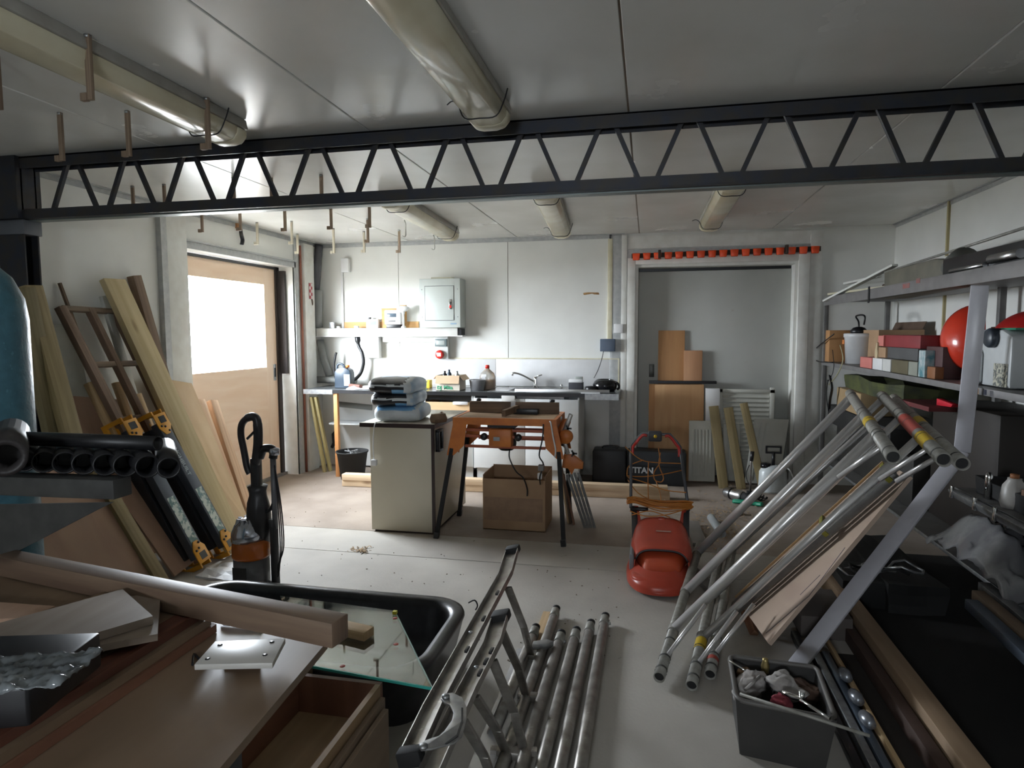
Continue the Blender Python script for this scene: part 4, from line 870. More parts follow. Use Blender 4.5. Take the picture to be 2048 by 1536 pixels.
# ---- pump, sprayer, oddments
def pt0(px, py): return P(px, py, Z=0)
a = P(1450, 984, Z=.06); b_ = P(1486, 993, Z=.06)
t = thing('submersible_pump', (a+b_)/2, 'shiny steel cylinder pump with cable lying on the floor before the timbers', 'pump')
MB().tube([a, a+(b_-a)*.08, a+(b_-a)*.92, b_], [.04, .05, .05, .045], 20).build('cylinder', alu, t)
MB().tube([a.lerp(b_, .35), a.lerp(b_, .42)], .054, 20).build('band', black, t)
MB().tube([b_, b_+(b_-a)*.25, b_+(b_-a)*.5], [.04, .045, .03], 12).build('end', blackr, t)
for k in range(4):
    c = b_+V((.08+.03*k, .05-.02*k, 0)); MB().tube([c+V((.05*math.cos(q*.7)+random.uniform(-.01, .01), .05*math.sin(q*.7), .02*math.sin(q*1.3+k)+.0)) for q in range(9)], .006, 6, closed=True).build('cable_loop', blackr, t)
a = P(1500, 988, Z=0)
t = thing('stick_pump', a, 'slim upright hand pump with a black grip standing by the steel cylinder', 'pump')
MB().tube([a, P(1502, 925, Y=a.y), P(1504, 912, Y=a.y)], [.012, .010, .012], 10).build('rod', alud, t)
MB().tube([P(1503, 922, Y=a.y), P(1505, 903, Y=a.y)], .018, 10).build('grip', black, t)
MB().box(a.x-.03, a.x+.03, a.y-.03, a.y+.03, 0, .03).build('foot', blackr, t, bevel=.006)
MB().tube(smoothpath([P(1499, 930, Y=a.y), P(1493, 945, Y=a.y), P(1494, 960, Y=a.y), P(1500, 972, Y=a.y)], 4), .004, 6).build('tube', blackr, t)
a = P(1548, 972, Z=0); a.y = 6.75; a.x = P(1546, 940, Y=6.75).x
t = thing('garden_sprayer', a, 'cloudy white pressure sprayer with a black pump handle by the radiators', 'sprayer')
MB().lathe([(0, 0), (.12, 0), (.125, .02), (.12, .2), (.10, .24), (.05, .27), (0, .27)], a, 22, sx=1.1, sy=.8).build('tank', mat('cloudy_plastic', (.62, .66, .66), .3), t, )
MB().tube([a+V((0, 0, .26)), a+V((0, 0, .40))], .016, 10).build('pump_rod', black, t)
MB().box(a.x-.075, a.x+.075, a.y-.012, a.y+.012, .385, .40).box(a.x-.075, a.x-.06, a.y-.012, a.y+.012, .40, .45).box(a.x+.06, a.x+.075, a.y-.012, a.y+.012, .40, .45).box(a.x-.075, a.x+.075, a.y-.012, a.y+.012, .445, .46).build('handle', black, t)
MB().lathe([(0, 0), (.05, 0), (.05, .04), (0, .05)], a+V((-.07, 0, .24)), 14).build('cap', blackg, t)
MB().tube(smoothpath([a+V((.06, 0, .26)), a+V((.14, -.02, .24)), a+V((.19, -.03, .12)), a+V((.15, 0, .05))], 4), .009, 7).build('hose', whitep, t)
p = P(1476, 1004, Z=.02)
tag(MB().tube(smoothpath([p+V((-.04, .03, 0)), p+V((.05, -.02, .01)), p+V((.14, -.03, 0)), p+V((.2, -.08, .01))], 4), .022, 8, flat=.7).build('green_tool', mat('green_plastic', (.01, .25, .14), .4)), 'green plastic grip lying on the floor beside the steel pump', 'tool')
a = P(1422, 1035, Z=.03); b_ = P(1444, 1068, Z=.03)
tag(MB().pipe(a, b_, .033, .028).build('grey_pipe', mat('pale_grey_pipe', (.38, .41, .42), .4)), 'short pale grey plastic pipe on the floor right of the mower', 'pipe')
a = P(1385, 1045, Z=.02); b_ = P(1400, 1090, Z=.02)
tag(MB().beam(a, b_, .10, .03).build('grey_offcut', mat('weathered', (.25, .23, .21), .8), bevel=.003), 'weathered grey offcut lying right beside the red mower', 'offcut')
sv = mat('wood_shavings', (.50, .36, .22), .9, col2=(.36, .25, .15), scale=60)
mb = MB()
for k in range(420):
    c = P(random.gauss(1440, 42), random.gauss(1045, 30), Z=.0); c.z = .004+random.random()*.012; s_ = random.uniform(.006, .02); a_ = random.uniform(0, 6.28)
    d_ = V((math.cos(a_), math.sin(a_), random.uniform(-.3, .3))); mb.beam(c, c+d_*s_*1.6, s_*.6, .0015)
o = tag(mb.build('wood_shavings', sv), 'scattered wood shavings on the floor right of the red mower', 'shavings'); o['kind'] = 'stuff'
mb = MB()
for k in range(60):
    c = P(random.gauss(722, 9), random.gauss(1101, 2.5), Z=.0); c.z = .005; s_ = random.uniform(.008, .02); a_ = random.uniform(0, 6.28)
    mb.beam(c, c+V((math.cos(a_), math.sin(a_), random.uniform(-.1, .4)))*s_*1.6, s_*.5, .0015)
o = tag(mb.build('floor_shavings', sv), 'little heap of shavings on the bare floor in front of the beige cabinet', 'shavings'); o['kind'] = 'stuff'
mb = MB()
for k in range(160):
    c = P(random.uniform(560, 1240), random.uniform(1080, 1330), Z=0) if k < 110 else P(random.uniform(560, 1330), random.uniform(960, 1060), Z=0)
    c.z = .001; s_ = random.uniform(.003, .010); a_ = random.uniform(0, 6.28); mb.beam(c, c+V((math.cos(a_), math.sin(a_), .2))*s_, s_*.6, .003)
o = tag(mb.build('floor_crumbs', mat('dark_crumb', (.18, .13, .09), .9)), 'tiny crumbs and grit scattered over the concrete floor', 'grit'); o['kind'] = 'stuff'

# ---- hover mower
mred = mat('mower_red', (.50, .065, .035), .32, col2=(.42, .055, .03), scale=7, rvar=.08)
dk = mat('mower_dark', (.05, .05, .055), .5)
MC0 = V((.085, 4.22, 0))   # centre of deck
t = thing('hover_mower', MC0, 'red electric hover mower with orange cable wound on its upright handle', 'lawn mower')
# deck skirt
def deck(u, v):
    th = u*2*math.pi; c, s_ = math.cos(th), math.sin(th)
    r_ = 1/((abs(c)**2.6+abs(s_)**2.6)**(1/2.6))
    rr = [1.0, 1.0, .97, .86, .70][min(4, int(v*4+.5))]; z = [.02, .055, .075, .10, .13][min(4, int(v*4+.5))]
    wx, wy = .205, .37
    if s_ > 0: wx *= (1-.12*s_)
    return MC0+V((wx*c*r_*rr, wy*s_*r_*rr, z))
MB().grid(deck, 40, 5, closed_u=True).build('skirt', mred, t)
# front low bulge (the left front hump)
def blob(c, rx, ry, rz, e=2.4, n=28, nv=14, cut=-.2, tilt=0, M=None):
    def f(u, v):
        th = u*2*math.pi; ph = R(-90*abs(cut)*1.0)+(v)*(R(90)+R(90*abs(cut)))
        ct, st = math.cos(th), math.sin(th); k = 1/((abs(ct)**e+abs(st)**e)**(1/e))
        return V(c)+V((rx*ct*k*math.cos(ph)**.8, ry*st*k*math.cos(ph)**.8+tilt*math.sin(ph), rz*math.sin(ph)))
    return MB().grid(f, n, nv, closed_u=True)
blob((MC0.x-.01, MC0.y-.20, .08), .165, .13, .035).build('front_bulge', mred, t)
# main grass box: tall rounded wedge
def hood(u, v):
    # v along the length front->back, u across
    y = -.27+v*.56
    prof = [(0, .07), (.05, .115), (.15, .16), (.36, .205), (.6, .25), (.9, .31), (1, .20)]
    for (a0, z0), (a1, z1) in zip(prof[:-1], prof[1:]):
        if a0 <= v <= a1: zt = z0+(z1-z0)*((v-a0)/(a1-a0))
    wd = .105+.075*min(1, v*1.7)
    if v > .8: wd *= 1-.3*((v-.8)/.2)**2
    a_ = math.pi*u; c, s_ = math.cos(a_), math.sin(a_)
    x = wd*math.copysign(abs(c)**.55, c); z = .07+(zt-.07)*abs(s_)**.6
    return MC0+V((x+.015, y, z))
MB().grid(hood, 26, 26).build('grass_box', mat('mower_orange_red', (.56, .085, .03), .22, col2=(.50, .07, .03), scale=6, coat=.4), t)
# rear lid over it
def lid(u, v):
    p_ = hood(u, .36+.64*v) - MC0; k_ = 1.07+.05*(1-v)
    return MC0+V(((p_.x-.015)*k_+.015, p_.y-.05*(1-v)*(1-abs(2*u-1))**.0-.03*abs(2*u-1)**2*(1-v), .07+(p_.z-.07)*1.06+.010))
ld_ = MB().grid(lid, 30, 18).build('lid', mred, t, solid=.006)
MB().tube([lid(k/24, 0)+V((0, .004, -.007)) for k in range(3, 22)], .009, 6).build('vent_slot', black, t)
MB().box(MC0.x-.005, MC0.x+.04, MC0.y+.19, MC0.y+.24, .30, .335).build('latch', mred, ld_, bevel=.008)
MB().beam(lid(.46, .45)+V((0, 0, .006)), lid(.54, .45)+V((.03, 0, .006)), .016, .003).build('silver_badge', mat('silver_print', (.6, .45, .4), .5), ld_)
MB().box(MC0.x-.185, MC0.x-.155, MC0.y-.15, MC0.y+.20, .08, .19).build('grey_side_duct', mat('mower_grey', (.20, .21, .23), .45), t, bevel=.012)
MB().tube([MC0+V((.20*math.cos(a_), .36*math.sin(a_)*1.02, .035)) for a_ in [R(200+k*14) for k in range(11)]], .012, 7).build('front_lip', mred, t)
for sx in (-1, 1):
    MB().beam(MC0+V((sx*.165+.012, .10, .20)), MC0+V((sx*.18+.012, .36, .36)), .04, .03, up=(0, -1, 1)).build('support_arm', mred if sx == 5 else dk, t, bevel=.006)
    MB().beam(MC0+V((sx*.14+.012, .27, .26)), MC0+V((sx*.165+.012, .34, .37)), .03, .02, up=(0, -1, 1)).build('red_strut', mred, t, bevel=.004)
tubem = mat('handle_grey', (.13, .135, .15), .4, .4)
hb, ht = V((MC0.x-.19, 4.56, .36)), V((P(1262, 900, Y=5.02).x, 5.02, 0)); ht.z = P(1262, 905, Y=5.02).z
hb2, ht2 = V((MC0.x+.205, 4.56, .36)), V((P(1362, 905, Y=5.02).x, 5.02, 0)); ht2.z = ht.z
zt = P(1305, 868, Y=5.06).z
pts = [hb, ht] + [ht+V((.005, .02, .05)), ht+V((.03, .035, .085)), V((ht.x+.08, 5.06, zt)), V((ht2.x-.08, 5.06, zt)), ht2+V((-.03, .035, .085)), ht2+V((-.005, .02, .05))] + [ht2, hb2]
MB().tube(pts, .011, 10).build('handle_tube', tubem, t)
gp = [ht+V((.012, -.005, -.02)), ht+V((.014, .005, .04)), ht+V((.035, .02, .07)), V((ht.x+.085, 5.045, zt-.012)), V((ht.x+.12, 5.045, zt-.012))]
MB().tube(smoothpath(gp, 4), .011, 8).build('red_grip', redp, t)
gp = [ht2+V((-.012, -.005, -.02)), ht2+V((-.014, .005, .04)), ht2+V((-.035, .02, .07)), V((ht2.x-.085, 5.045, zt-.012)), V((ht2.x-.12, 5.045, zt-.012))]
MB().tube(smoothpath(gp, 4), .011, 8).build('red_grip', redp, t)
hx = (ht.x+ht2.x)/2
sb = MB().box(hx-.06, hx+.045, 5.02, 5.08, zt-.055, zt+.025).build('switch_box', dk, t, bevel=.015)
MB().lathe([(0, 0), (.014, 0), (.012, .012), (0, .014)], (hx-.005, 5.022, zt-.012), 12, axis=Matrix.Rotation(R(90), 3, 'X')).build('yellow_button', mat('yellow_button', (.8, .5, .02), .4), sb)
oc = mat('orange_cable', (.60, .22, .035), .5)
for k in range(13):   # wound cable between the lower hooks
    z = .40+random.uniform(-.02, .035); y = 4.565+random.uniform(-.03, .03); dz = random.uniform(-.05, .0)
    l, r_ = hb.x-.018-random.random()*.012, hb2.x+.018+random.random()*.012
    pts = [V((l, y, z)), V((l+.06, y-.03, z+.01+random.uniform(-.01, .02))), V(((l+r_)/2, y-.035, z+dz)), V((r_-.06, y-.03, z+dz*.6)), V((r_, y, z-.01)), V((r_-.06, y+.03, z-.01)), V(((l+r_)/2, y+.035, z+dz)), V((l+.06, y+.03, z))]
    MB().tube(smoothpath(pts, 4), .0042, 6).build('cable_turn', oc, t)
MB().tube(smoothpath([hb+V((0, -.02, -.005)), hb+V((.05, -.03, .0)), hb+V((.12, -.03, .0))], 3), .014, 8).build('connector', black, t)
strands = [[(1250, 893, 5.0), (1275, 915, 4.98), (1300, 924, 4.97), (1365, 927, 4.98)], [(1287, 920, 4.97), (1258, 932, 4.97), (1254, 952, 4.9)], [(1317, 895, 5.02), (1319, 912, 5.0), (1320, 925, 4.98), (1308, 945, 4.97), (1310, 960, 4.96), (1322, 964, 4.96), (1327, 955, 4.96), (1318, 930, 4.98), (1321, 905, 5.0)],
           [(1254, 952, 4.9), (1290, 953, 4.85), (1330, 948, 4.9), (1366, 940, 4.95)], [(1256, 955, 4.9), (1290, 965, 4.8), (1330, 980, 4.7), (1372, 985, 4.6)], [(1297, 925, 4.97), (1296, 960, 4.85), (1297, 1005, 4.6)], [(1312, 962, 4.95), (1321, 990, 4.75), (1321, 1005, 4.62)],
           [(1256, 960, 4.88), (1275, 985, 4.75), (1305, 1002, 4.6), (1330, 1012, 4.56)], [(1260, 1022, 4.5), (1290, 1032, 4.45), (1330, 1030, 4.45), (1372, 1018, 4.5)], [(1264, 1030, 4.48), (1300, 1022, 4.45), (1340, 1035, 4.45)]]
for s_ in strands:
    MB().tube(smoothpath([P(x, y, Y=Y) for x, y, Y in s_], 5), .004, 6).build('cable_strand', oc if len(s_) != 4 or s_[0][0] != 1312 else oldwood, t)

# ---- upright vacuum cleaner
vx, vy = -2.40, 3.50
t = thing('upright_vacuum', (vx, vy, 0), 'black upright vacuum cleaner with a clear bin and orange ring near the left wall', 'vacuum cleaner')
cy = lambda r0, z0, r1, z1: [(0, z0), (r0, z0), (r1, z1), (0, z1)]
MB().lathe([(0, .02), (.10, .02), (.108, .035), (.108, .22), (0, .22)], (vx, vy, 0), 28).build('dust_bin', mat('smoky_bin', (.22, .22, .23), .15, trans=.35), t)
MB().lathe([(.05, .04), (.05, .20)], (vx+.01, vy, 0), 16).build('inner_core', mat('core_grey', (.35, .34, .33), .5), t)
MB().box(vx-.06, vx+.03, vy-.110, vy-.104, .05, .18).build('dark_label', black, t)
MB().lathe([(0, .22), (.112, .22), (.116, .235), (.112, .31), (.10, .33), (0, .33)], (vx, vy, 0), 28).build('orange_ring', mat('translucent_orange', (.50, .13, .02), .2), t)
MB().lathe([(0, .325), (.108, .325), (.105, .37), (.085, .42), (.05, .455), (0, .47)], (vx-.012, vy, 0), 24).build('cyclone_dome', mat('silver_plastic', (.50, .52, .58), .15, .8), t)
for k in range(8):
    a_ = k*.785; MB().tube([(vx-.012+.085*math.cos(a_), vy+.085*math.sin(a_), .34), (vx-.012+.055*math.cos(a_), vy+.055*math.sin(a_), .46)], [.022, .015], 10).build('cyclone_cone', MC['silver_plastic'], t)
MB().lathe([(0, .30), (.06, .30), (.075, .40), (.07, .52), (.055, .60), (.058, .66), (0, .68)], (vx+.045, vy+.02, 0), 18).subdiv(1).jitter(.010, 22).build('body', mat('vac_dark', (.03, .028, .03), .4), t)
MB().box(vx+.02, vx+.075, vy-.02, vy+.04, .55, .84).build('spine', MC['vac_dark'], t, bevel=.014)
hp_ = [V((vx+.05, vy, .80)), V((vx+.072, vy, .92)), V((vx+.076, vy, 1.03)), V((vx+.065, vy, 1.085)), V((vx+.02, vy, 1.09)), V((vx-.03, vy, 1.05)), V((vx-.042, vy, .98)), V((vx-.025, vy, .88)), V((vx-.008, vy, .78)), V((vx+.01, vy, .74))]
MB().tube(smoothpath(hp_, 5), [.028]*12+[.026]*10+[.021]*24, 10).build('handle_loop', mat('handle_dark', (.035, .032, .036), .3), t)
MB().box(vx+.07, vx+.078, vy-.02, vy+.02, 1.0, 1.07).build('red_trigger', redp, t, bevel=.003)
MB().beam((vx+.05, vy, 1.00), (vx+.0, vy, .955), .014, .012, up=(0, 1, 0)).build('inner_trigger', black, t)
MB().tube([(vx+.155, vy+.01, .02), (vx+.155, vy+.01, .40), (vx+.15, vy+.01, .46)], .026, 14).build('hose_lower', dk, t)
MB().tube([(vx+.165, vy+.01, .40), (vx+.165, vy+.01, .86)], .018, 12).build('hose_tube', mat('grey_tube', (.16, .16, .17), .35), t)
MB().tube(smoothpath([(vx+.165, vy+.01, .84), (vx+.17, vy+.01, .885), (vx+.14, vy+.01, .90), (vx+.10, vy+.01, .89), (vx+.075, vy+.01, .84)], 4), .026, 12).build('hose_elbow', black, t)
MB().lathe([(0, 0), (.03, 0), (.032, .02), (.03, .04), (0, .05)], (vx+.175, vy+.01, .86), 14).build('chrome_cap', MC['silver_plastic'], t)
for k in range(3): MB().tube(smoothpath([(vx+.18, vy, .80), (vx+.195+.01*k, vy, .55), (vx+.20+.012*k, vy, .30), (vx+.185, vy, .12+.03*k), (vx+.165, vy, .10)], 5), .004, 6).build('cord', black, t)
MB().tube(smoothpath([(vx+.10, vy, .50), (vx+.14, vy, .52), (vx+.16, vy, .56)], 3), .01, 7).build('cord_hook', black, t)
MB().box(vx-.13, vx+.15, vy-.17, vy+.06, 0, .05).build('floor_head', dk, t, bevel=.015)

# ================================================================== LEFT WALL PILE
def plank(n, top, bot, w_, th, m, label, cat='plank', up=(1, 0, .4), bevel=.002):
    return tag(MB().beam(V(bot), V(top), w_, th, up=up).build(n, m, bevel=bevel), label, cat)
plank('plank', P(225, 560, X=XL+.07), V((-2.93, 4.10, .02)), .20, .045, wood('yellow_pine', (.60, .49, .28), (.48, .37, .19), across=16), 'longest wide pale plank leaning on the left wall right of the lattice frame')
plank('brown_post', P(268, 552, X=XL+.05), V((-3.50, 4.52, .02)), .085, .06, oldwood, 'brown weathered post leaning high on the wall behind the longest plank', 'post')
osb = wood('wavy_ply', (.60, .44, .27), (.46, .31, .17), across=5, knots=False)
a, b_ = P(330, 748, X=XL+.04), P(380, 768, X=XL+.04)
c0, c1 = V((-3.12, 4.18, .0)), P(489, 1052, Z=0)
c1 = V((-3.12, 4.56, 0))
nrm = V((.018, 0, .006))
tag(MB().hexa([c0, c1, c1+nrm, c0+nrm, V((a.x, a.y-.25, a.z)), b_, b_+nrm, V((a.x, a.y-.25, a.z))+nrm]).build('grain_sheet', osb), 'short wide sheet with bold wavy grain leaning right of the longest plank', 'sheet')
for k, (pt_, pb, lab) in enumerate((((398, 800), (486, 1030), 'left one of two short pinkish battens leaning below the bright door'), ((424, 802), (503, 1015), 'right one of two short pinkish battens leaning below the bright door'))):
    b0 = P(*pb, Z=.0)
    b0.x = max(b0.x, -3.6)
    tp_ = P(*pt_, X=XL+.10+.02*k)
    bb = V((-3.30+.02*k, P(pb[0], pb[1], X=-3.30+.02*k).y, 0))
    plank('short_batten', tp_, bb, .05, .09, mat('pinkish_side', (.30, .17, .12), .7) if False else wood('pink_batten', (.66, .46, .30), (.50, .31, .20)), lab, 'batten', up=(0, 1, 0))
# lattice frame
fr = wood('frame_brown', (.25, .165, .11), (.15, .095, .06), knots=False)
T0, T1 = V((-3.80, 3.58, 1.78)), V((-3.80, 4.03, 1.77)); B0, B1 = V((-3.10, 3.82, .03)), V((-3.10, 4.20, .03))
t = thing('lattice_frame', (-3.1, 4.0, 0), 'old brown wooden frame with six openings leaning on the left wall', 'frame')
for q in (0, .5, 1): MB().beam(B0.lerp(B1, q), T0.lerp(T1, q), .060 if q != .5 else .045, .045, up=(1, 0, .4)).build('stile', fr, t, bevel=.001)
for q in (.995, .78, .565, .30, .02): MB().beam(B0.lerp(T0, q)+V((.004, 0, 0)), B1.lerp(T1, q)+V((.004, 0, 0)), .035, .03, up=(1, 0, .4)).build('crossbar', wood('greybrown', (.27, .20, .14), (.17, .12, .08), knots=False), t, bevel=.001)
plank('white_stick', P(207, 592, X=XL+.05), V((-3.60, 4.30, .0)), .06, .03, mat('chalky_white', (.55, .55, .50), .7), 'dirty white board end showing between lattice frame and longest plank', 'board')
plank('thin_rod', P(119, 566, X=XL+.02), P(139, 606, X=XL+.08)+V((.1, .1, -.6)), .018, .018, oldwood, 'thin brown rod sticking up behind the left of the lattice frame', 'rod', bevel=0)
plank('green_timber', P(62, 572, X=-3.60), P(228, 1185, Z=0), .115, .05, treated, 'greenish brown timber leaning beside the blue cylinder', 'timber')
plank('green_timber', P(46, 575, X=-3.56), P(176, 1180, Z=0), .12, .05, wood('dark_treated', (.22, .18, .09), (.14, .11, .05), knots=False), 'darker timber leaning furthest left behind the blue cylinder', 'timber')
def sheet(n, pts4, X0, X1, m, label, th=.015):
    """corners: two top px on plane X0, two bottom world points"""
    a, b_ = P(*pts4[0], X=X0), P(*pts4[1], X=X0); c, d_ = P(*pts4[2], X=X1), P(*pts4[3], X=X1)
    if c.z < 0: c = a+(c-a)*(a.z/(a.z-c.z))
    if d_.z < 0: d_ = b_+(d_-b_)*(b_.z/(b_.z-d_.z))
    n_ = V((th, 0, th*.3))
    return tag(MB().hexa([c, d_, d_+n_, c+n_, a, b_, b_+n_, a+n_]).build(n, m), label, 'sheet')
sheet('white_sheet', ((92, 648), (150, 650), (110, 850), (185, 850)), XL+.03, XL+.12, mat('offwhite_board', (.50, .50, .44), .6), 'off-white board standing behind the left green timber and the lattice frame', .012)
sheet('pink_ply', ((128, 792), (232, 800), (150, 1130), (330, 1150)), XL+.16, -3.46, wood('pink_ply', (.46, .30, .21), (.38, .24, .16), across=6, knots=False), 'pinkish plywood sheet leaning low behind the battens on the left')
plank('yellow_batten', P(176, 766, X=-3.66), V((-3.12, 3.74, 0)), .035, .05, pine, 'narrow yellow batten leaning left of the grey trestles', 'batten')
plank('dark_board', P(205, 800, X=-3.62), V((-3.06, 3.82, 0)), .06, .04, redwood, 'dark red-brown board leaning just left of the grey trestles', 'board')
plank('pine_stub', P(232, 765, X=-3.70), V((-3.3, 3.95, 0)), .06, .03, pine, 'short pine board seen through the lower left opening of the lattice frame', 'board')
plank('pine_stub', P(275, 788, X=-3.68), V((-3.3, 4.15, 0)), .05, .03, pine, 'short pine board seen through the lower right opening of the lattice frame', 'board')
# low sheets near the bench
lp = plydark
plank('low_sheet', V((-3.45, 3.05, .95)), V((-2.98, 3.15, 0)), .62, .015, wood('brown_mdf', (.36, .23, .15), (.30, .18, .12), across=4, knots=False), 'large brown sheet leaning low between steel bracket and bench', 'sheet', bevel=0)
plank('pink_offcut', V((-3.36, 3.56, .62)), V((-3.02, 3.66, .03)), .2, .015, MC['pink_ply'], 'pinkish offcut leaning at the foot of the left pile, upper', 'offcut', bevel=0)
plank('olive_strip', V((-3.40, 3.30, .9)), V((-2.96, 3.42, 0)), .09, .03, treated, 'olive strip leaning below the steel bracket on the left', 'strip')
# sawhorses
dg_ = mat('trestle_grey', (.085, .10, .125), .45, .3, col2=(.07, .08, .10))
ylw = mat('trestle_yellow', (.72, .33, .02), .4)
lbl = mat('patterned_label', (.55, .62, .58), .4, col2=(.10, .20, .20), scale=22, contrast=(.46, .54), detail=3)
def trestle(T, B, label, lettered):
    T, B = V(T), V(B); a = (T-B).normalized(); n_ = V((1, 0, .5)); n_ = (n_-a*n_.dot(a)).normalized(); s_ = a.cross(n_).normalized(); L = (T-B).length
    if s_.y < 0: s_ = -s_
    M = Matrix((s_, a, n_)).transposed().to_4x4(); M.translation = B
    t = thing('folding_trestle', B, label, 'trestle', 'folded trestles leaning on the left wall')
    MB(M).box(-.045, .055, .04, L-.06, -.03, .03).build('front_rail', dg_, t, bevel=.006)
    MB(M).box(-.05, .05, .06, L-.08, -.13, -.05).build('rear_rail', mat('trestle_dark', (.02, .022, .028), .5), t, bevel=.006)
    MB(M).box(-.030, .040, .10, L*.46, .030, .0315).build('patterned_label', lbl, t)
    for e, y0 in ((0, .0), (1, L)):
        sgn = 1 if e == 0 else -1
        pl = [(-.055, 0), (.065, 0), (.065, .10), (.02, .155), (-.02, .155), (-.055, .10)]
        c_ = MB(M).prism([(x, y0+sgn*y) for x, y in pl], X3, Y3, Z3*.008, o=(0, 0, .031)).build('yellow_plate', ylw, t, bevel=.002)
        MB(M).box(-.02, .04, y0+sgn*.02, y0+sgn*.07, .0385, .0405).build('square_hole', black, c_)
        for (qx, qy) in ((-.0, .10), (.02, .135), (-.03, .09)): MB(M).lathe([(0, 0), (.008, 0), (.008, .006), (0, .007)], (qx, y0+sgn*qy, .039), 8).build('rivet', black, c_)
        MB(M).prism([(-.14, -.03), (.031, -.03), (.031, .0), (-.10, .0), (-.10, .07), (-.14, .07)], Z3, Y3*sgn, X3*.015, o=(-.05, y0, 0)).build('yellow_hook', ylw, t, bevel=.002)
        MB(M).prism([(-.14, -.03), (.031, -.03), (.031, .0), (-.10, .0), (-.10, .07), (-.14, .07)], Z3, Y3*sgn, X3*.015, o=(.04, y0, 0)).build('yellow_hook', ylw, t, bevel=.002)
    if lettered:
        o = M @ V((-.022, L-.20, .0305)); text('lettering', 'TOUGHBUILT', .045, o, -a, s_, mat('pale_print', (.42, .47, .5), .5), t, .0006, bold=.001)
    return t
trestle((-3.39, 3.62, 1.02), (-2.95, 3.74, .05), 'nearer folded grey trestle with yellow brackets and patterned label', False)
trestle((-3.37, 3.86, 1.03), (-2.93, 4.0, .05), 'further folded grey trestle with pale lettering down its rail', True)
# white crumpled paper by vacuum
tag(MB().box(-2.9, -2.62, 3.60, 3.86, .0, .012).subdiv(4).jitter(.03, 9).build('crumpled_paper', mat('paper_white', (.75, .76, .78), .5)), 'crumpled white sheet on the floor at the foot of the trestles', 'paper')
# ================================================================== FOREGROUND LEFT
def slab(mb, pts, off):
    """closed polygon of 3-D points extruded by the vector off"""
    a = [mb.v(p) for p in pts]; b = [mb.v(V(p)+V(off)) for p in pts]; n = len(pts)
    uv = [(p[1], p[0]) for p in pts]
    mb._face(list(reversed(a)), list(reversed(uv))); mb._face(b, uv)
    for i in range(n):
        j = (i+1) % n; l = (V(pts[j])-V(pts[i])).length
        mb._face([a[i], a[j], b[j], b[i]], [(0, 0), (l, 0), (l, V(off).length), (0, V(off).length)])
    return mb
def pz(lst, z): return [P(x, y, Z=z) for x, y in lst]
# black tray with rolled rim
t = thing('black_tray', (-1.55, 2.6, 0), 'large black plastic tray with rounded corners lying under the glass sheet', 'tray')
tx0, tx1, ty0, ty1, tz = -2.32, -.865, 2.30, 3.04, .25
def rr(x0, x1, y0, y1, r, n=8):
    o = []
    for cx, cy_, a0 in ((x1-r, y1-r, 0), (x0+r, y1-r, 90), (x0+r, y0+r, 180), (x1-r, y0+r, 270)):
        for k in range(n+1): a_ = R(a0+90*k/n); o.append((cx+r*math.cos(a_), cy_+r*math.sin(a_)))
    return o
prof = [(-.045, .0, .14), (.012, .225, .19), (.02, .24, .2), (.015, .255, .195), (-.015, .262, .18), (-.045, .252, .16), (-.055, .225, .15), (-.075, .10, .14), (-.10, .03, .12), (-.13, .022, .1)]
rings = [rr(tx0-o, tx1+o, ty0-o, ty1+o, r_) for o, z, r_ in prof]
mb = MB(); vs = [[mb.v((x, y, prof[i][1])) for x, y in rg] for i, rg in enumerate(rings)]
n_ = len(vs[0])
for i in range(len(vs)-1):
    for k in range(n_): mb._face([vs[i][k], vs[i][(k+1) % n_], vs[i+1][(k+1) % n_], vs[i+1][k]], None, True)
mb._face(vs[-1])
mb.build('tray_shell', mat('black_tray_plastic', (.028, .028, .032), .32, col2=(.02, .02, .022), scale=20), t)
MB().tube(smoothpath([(tx1+.0, ty1-.02, .25), (tx1+.03, ty1-.01, .262), (tx1+.05, ty1-.03, .245), (tx1+.045, ty1-.05, .23)], 3), .004, 6).build('wire_end', black, t)
# box stack holding the glass
chip = wood('chipboard', (.40, .27, .15), (.30, .19, .10), across=10, knots=False)
rbr = wood('red_brown_board', (.24, .11, .065), (.17, .075, .045), across=8, knots=False)
t = thing('drawer_box', (-1.02, 1.75, 0), 'open wooden box under the corner of the glass sheet, red brown inside', 'box')
gx0, gx1, gy0, gy1, gz = -1.20, -.875, 1.30, 1.98, .41
MB().box(gx0, gx1, gy1-.018, gy1, 0.0, gz).build('back_panel', rbr, t); MB().box(gx0, gx0+.018, gy0, gy1-.018, 0, gz).build('side_panel', rbr, t)
MB().box(gx1-.018, gx1, gy0, gy1-.018, 0, gz).build('side_panel', chip, t); MB().box(gx0+.018, gx1-.018, gy0, gy1-.018, .26, .278).build('inner_shelf', chip, t)
MB().box(gx0+.018, gx1-.018, gy0, gy0+.018, 0, .26).build('front_panel', chip, t)
for k in range(2):
    tag(MB().box(gx1+.004+k*.024, gx1+.022+k*.024, gy0-.1, gy1-.03-.03*k, 0, gz-.035-.02*k).build('standing_board', plydark, bevel=.001), ('board standing on edge against the wooden box right side', 'outer board standing on edge beside the wooden box')[k], 'board')
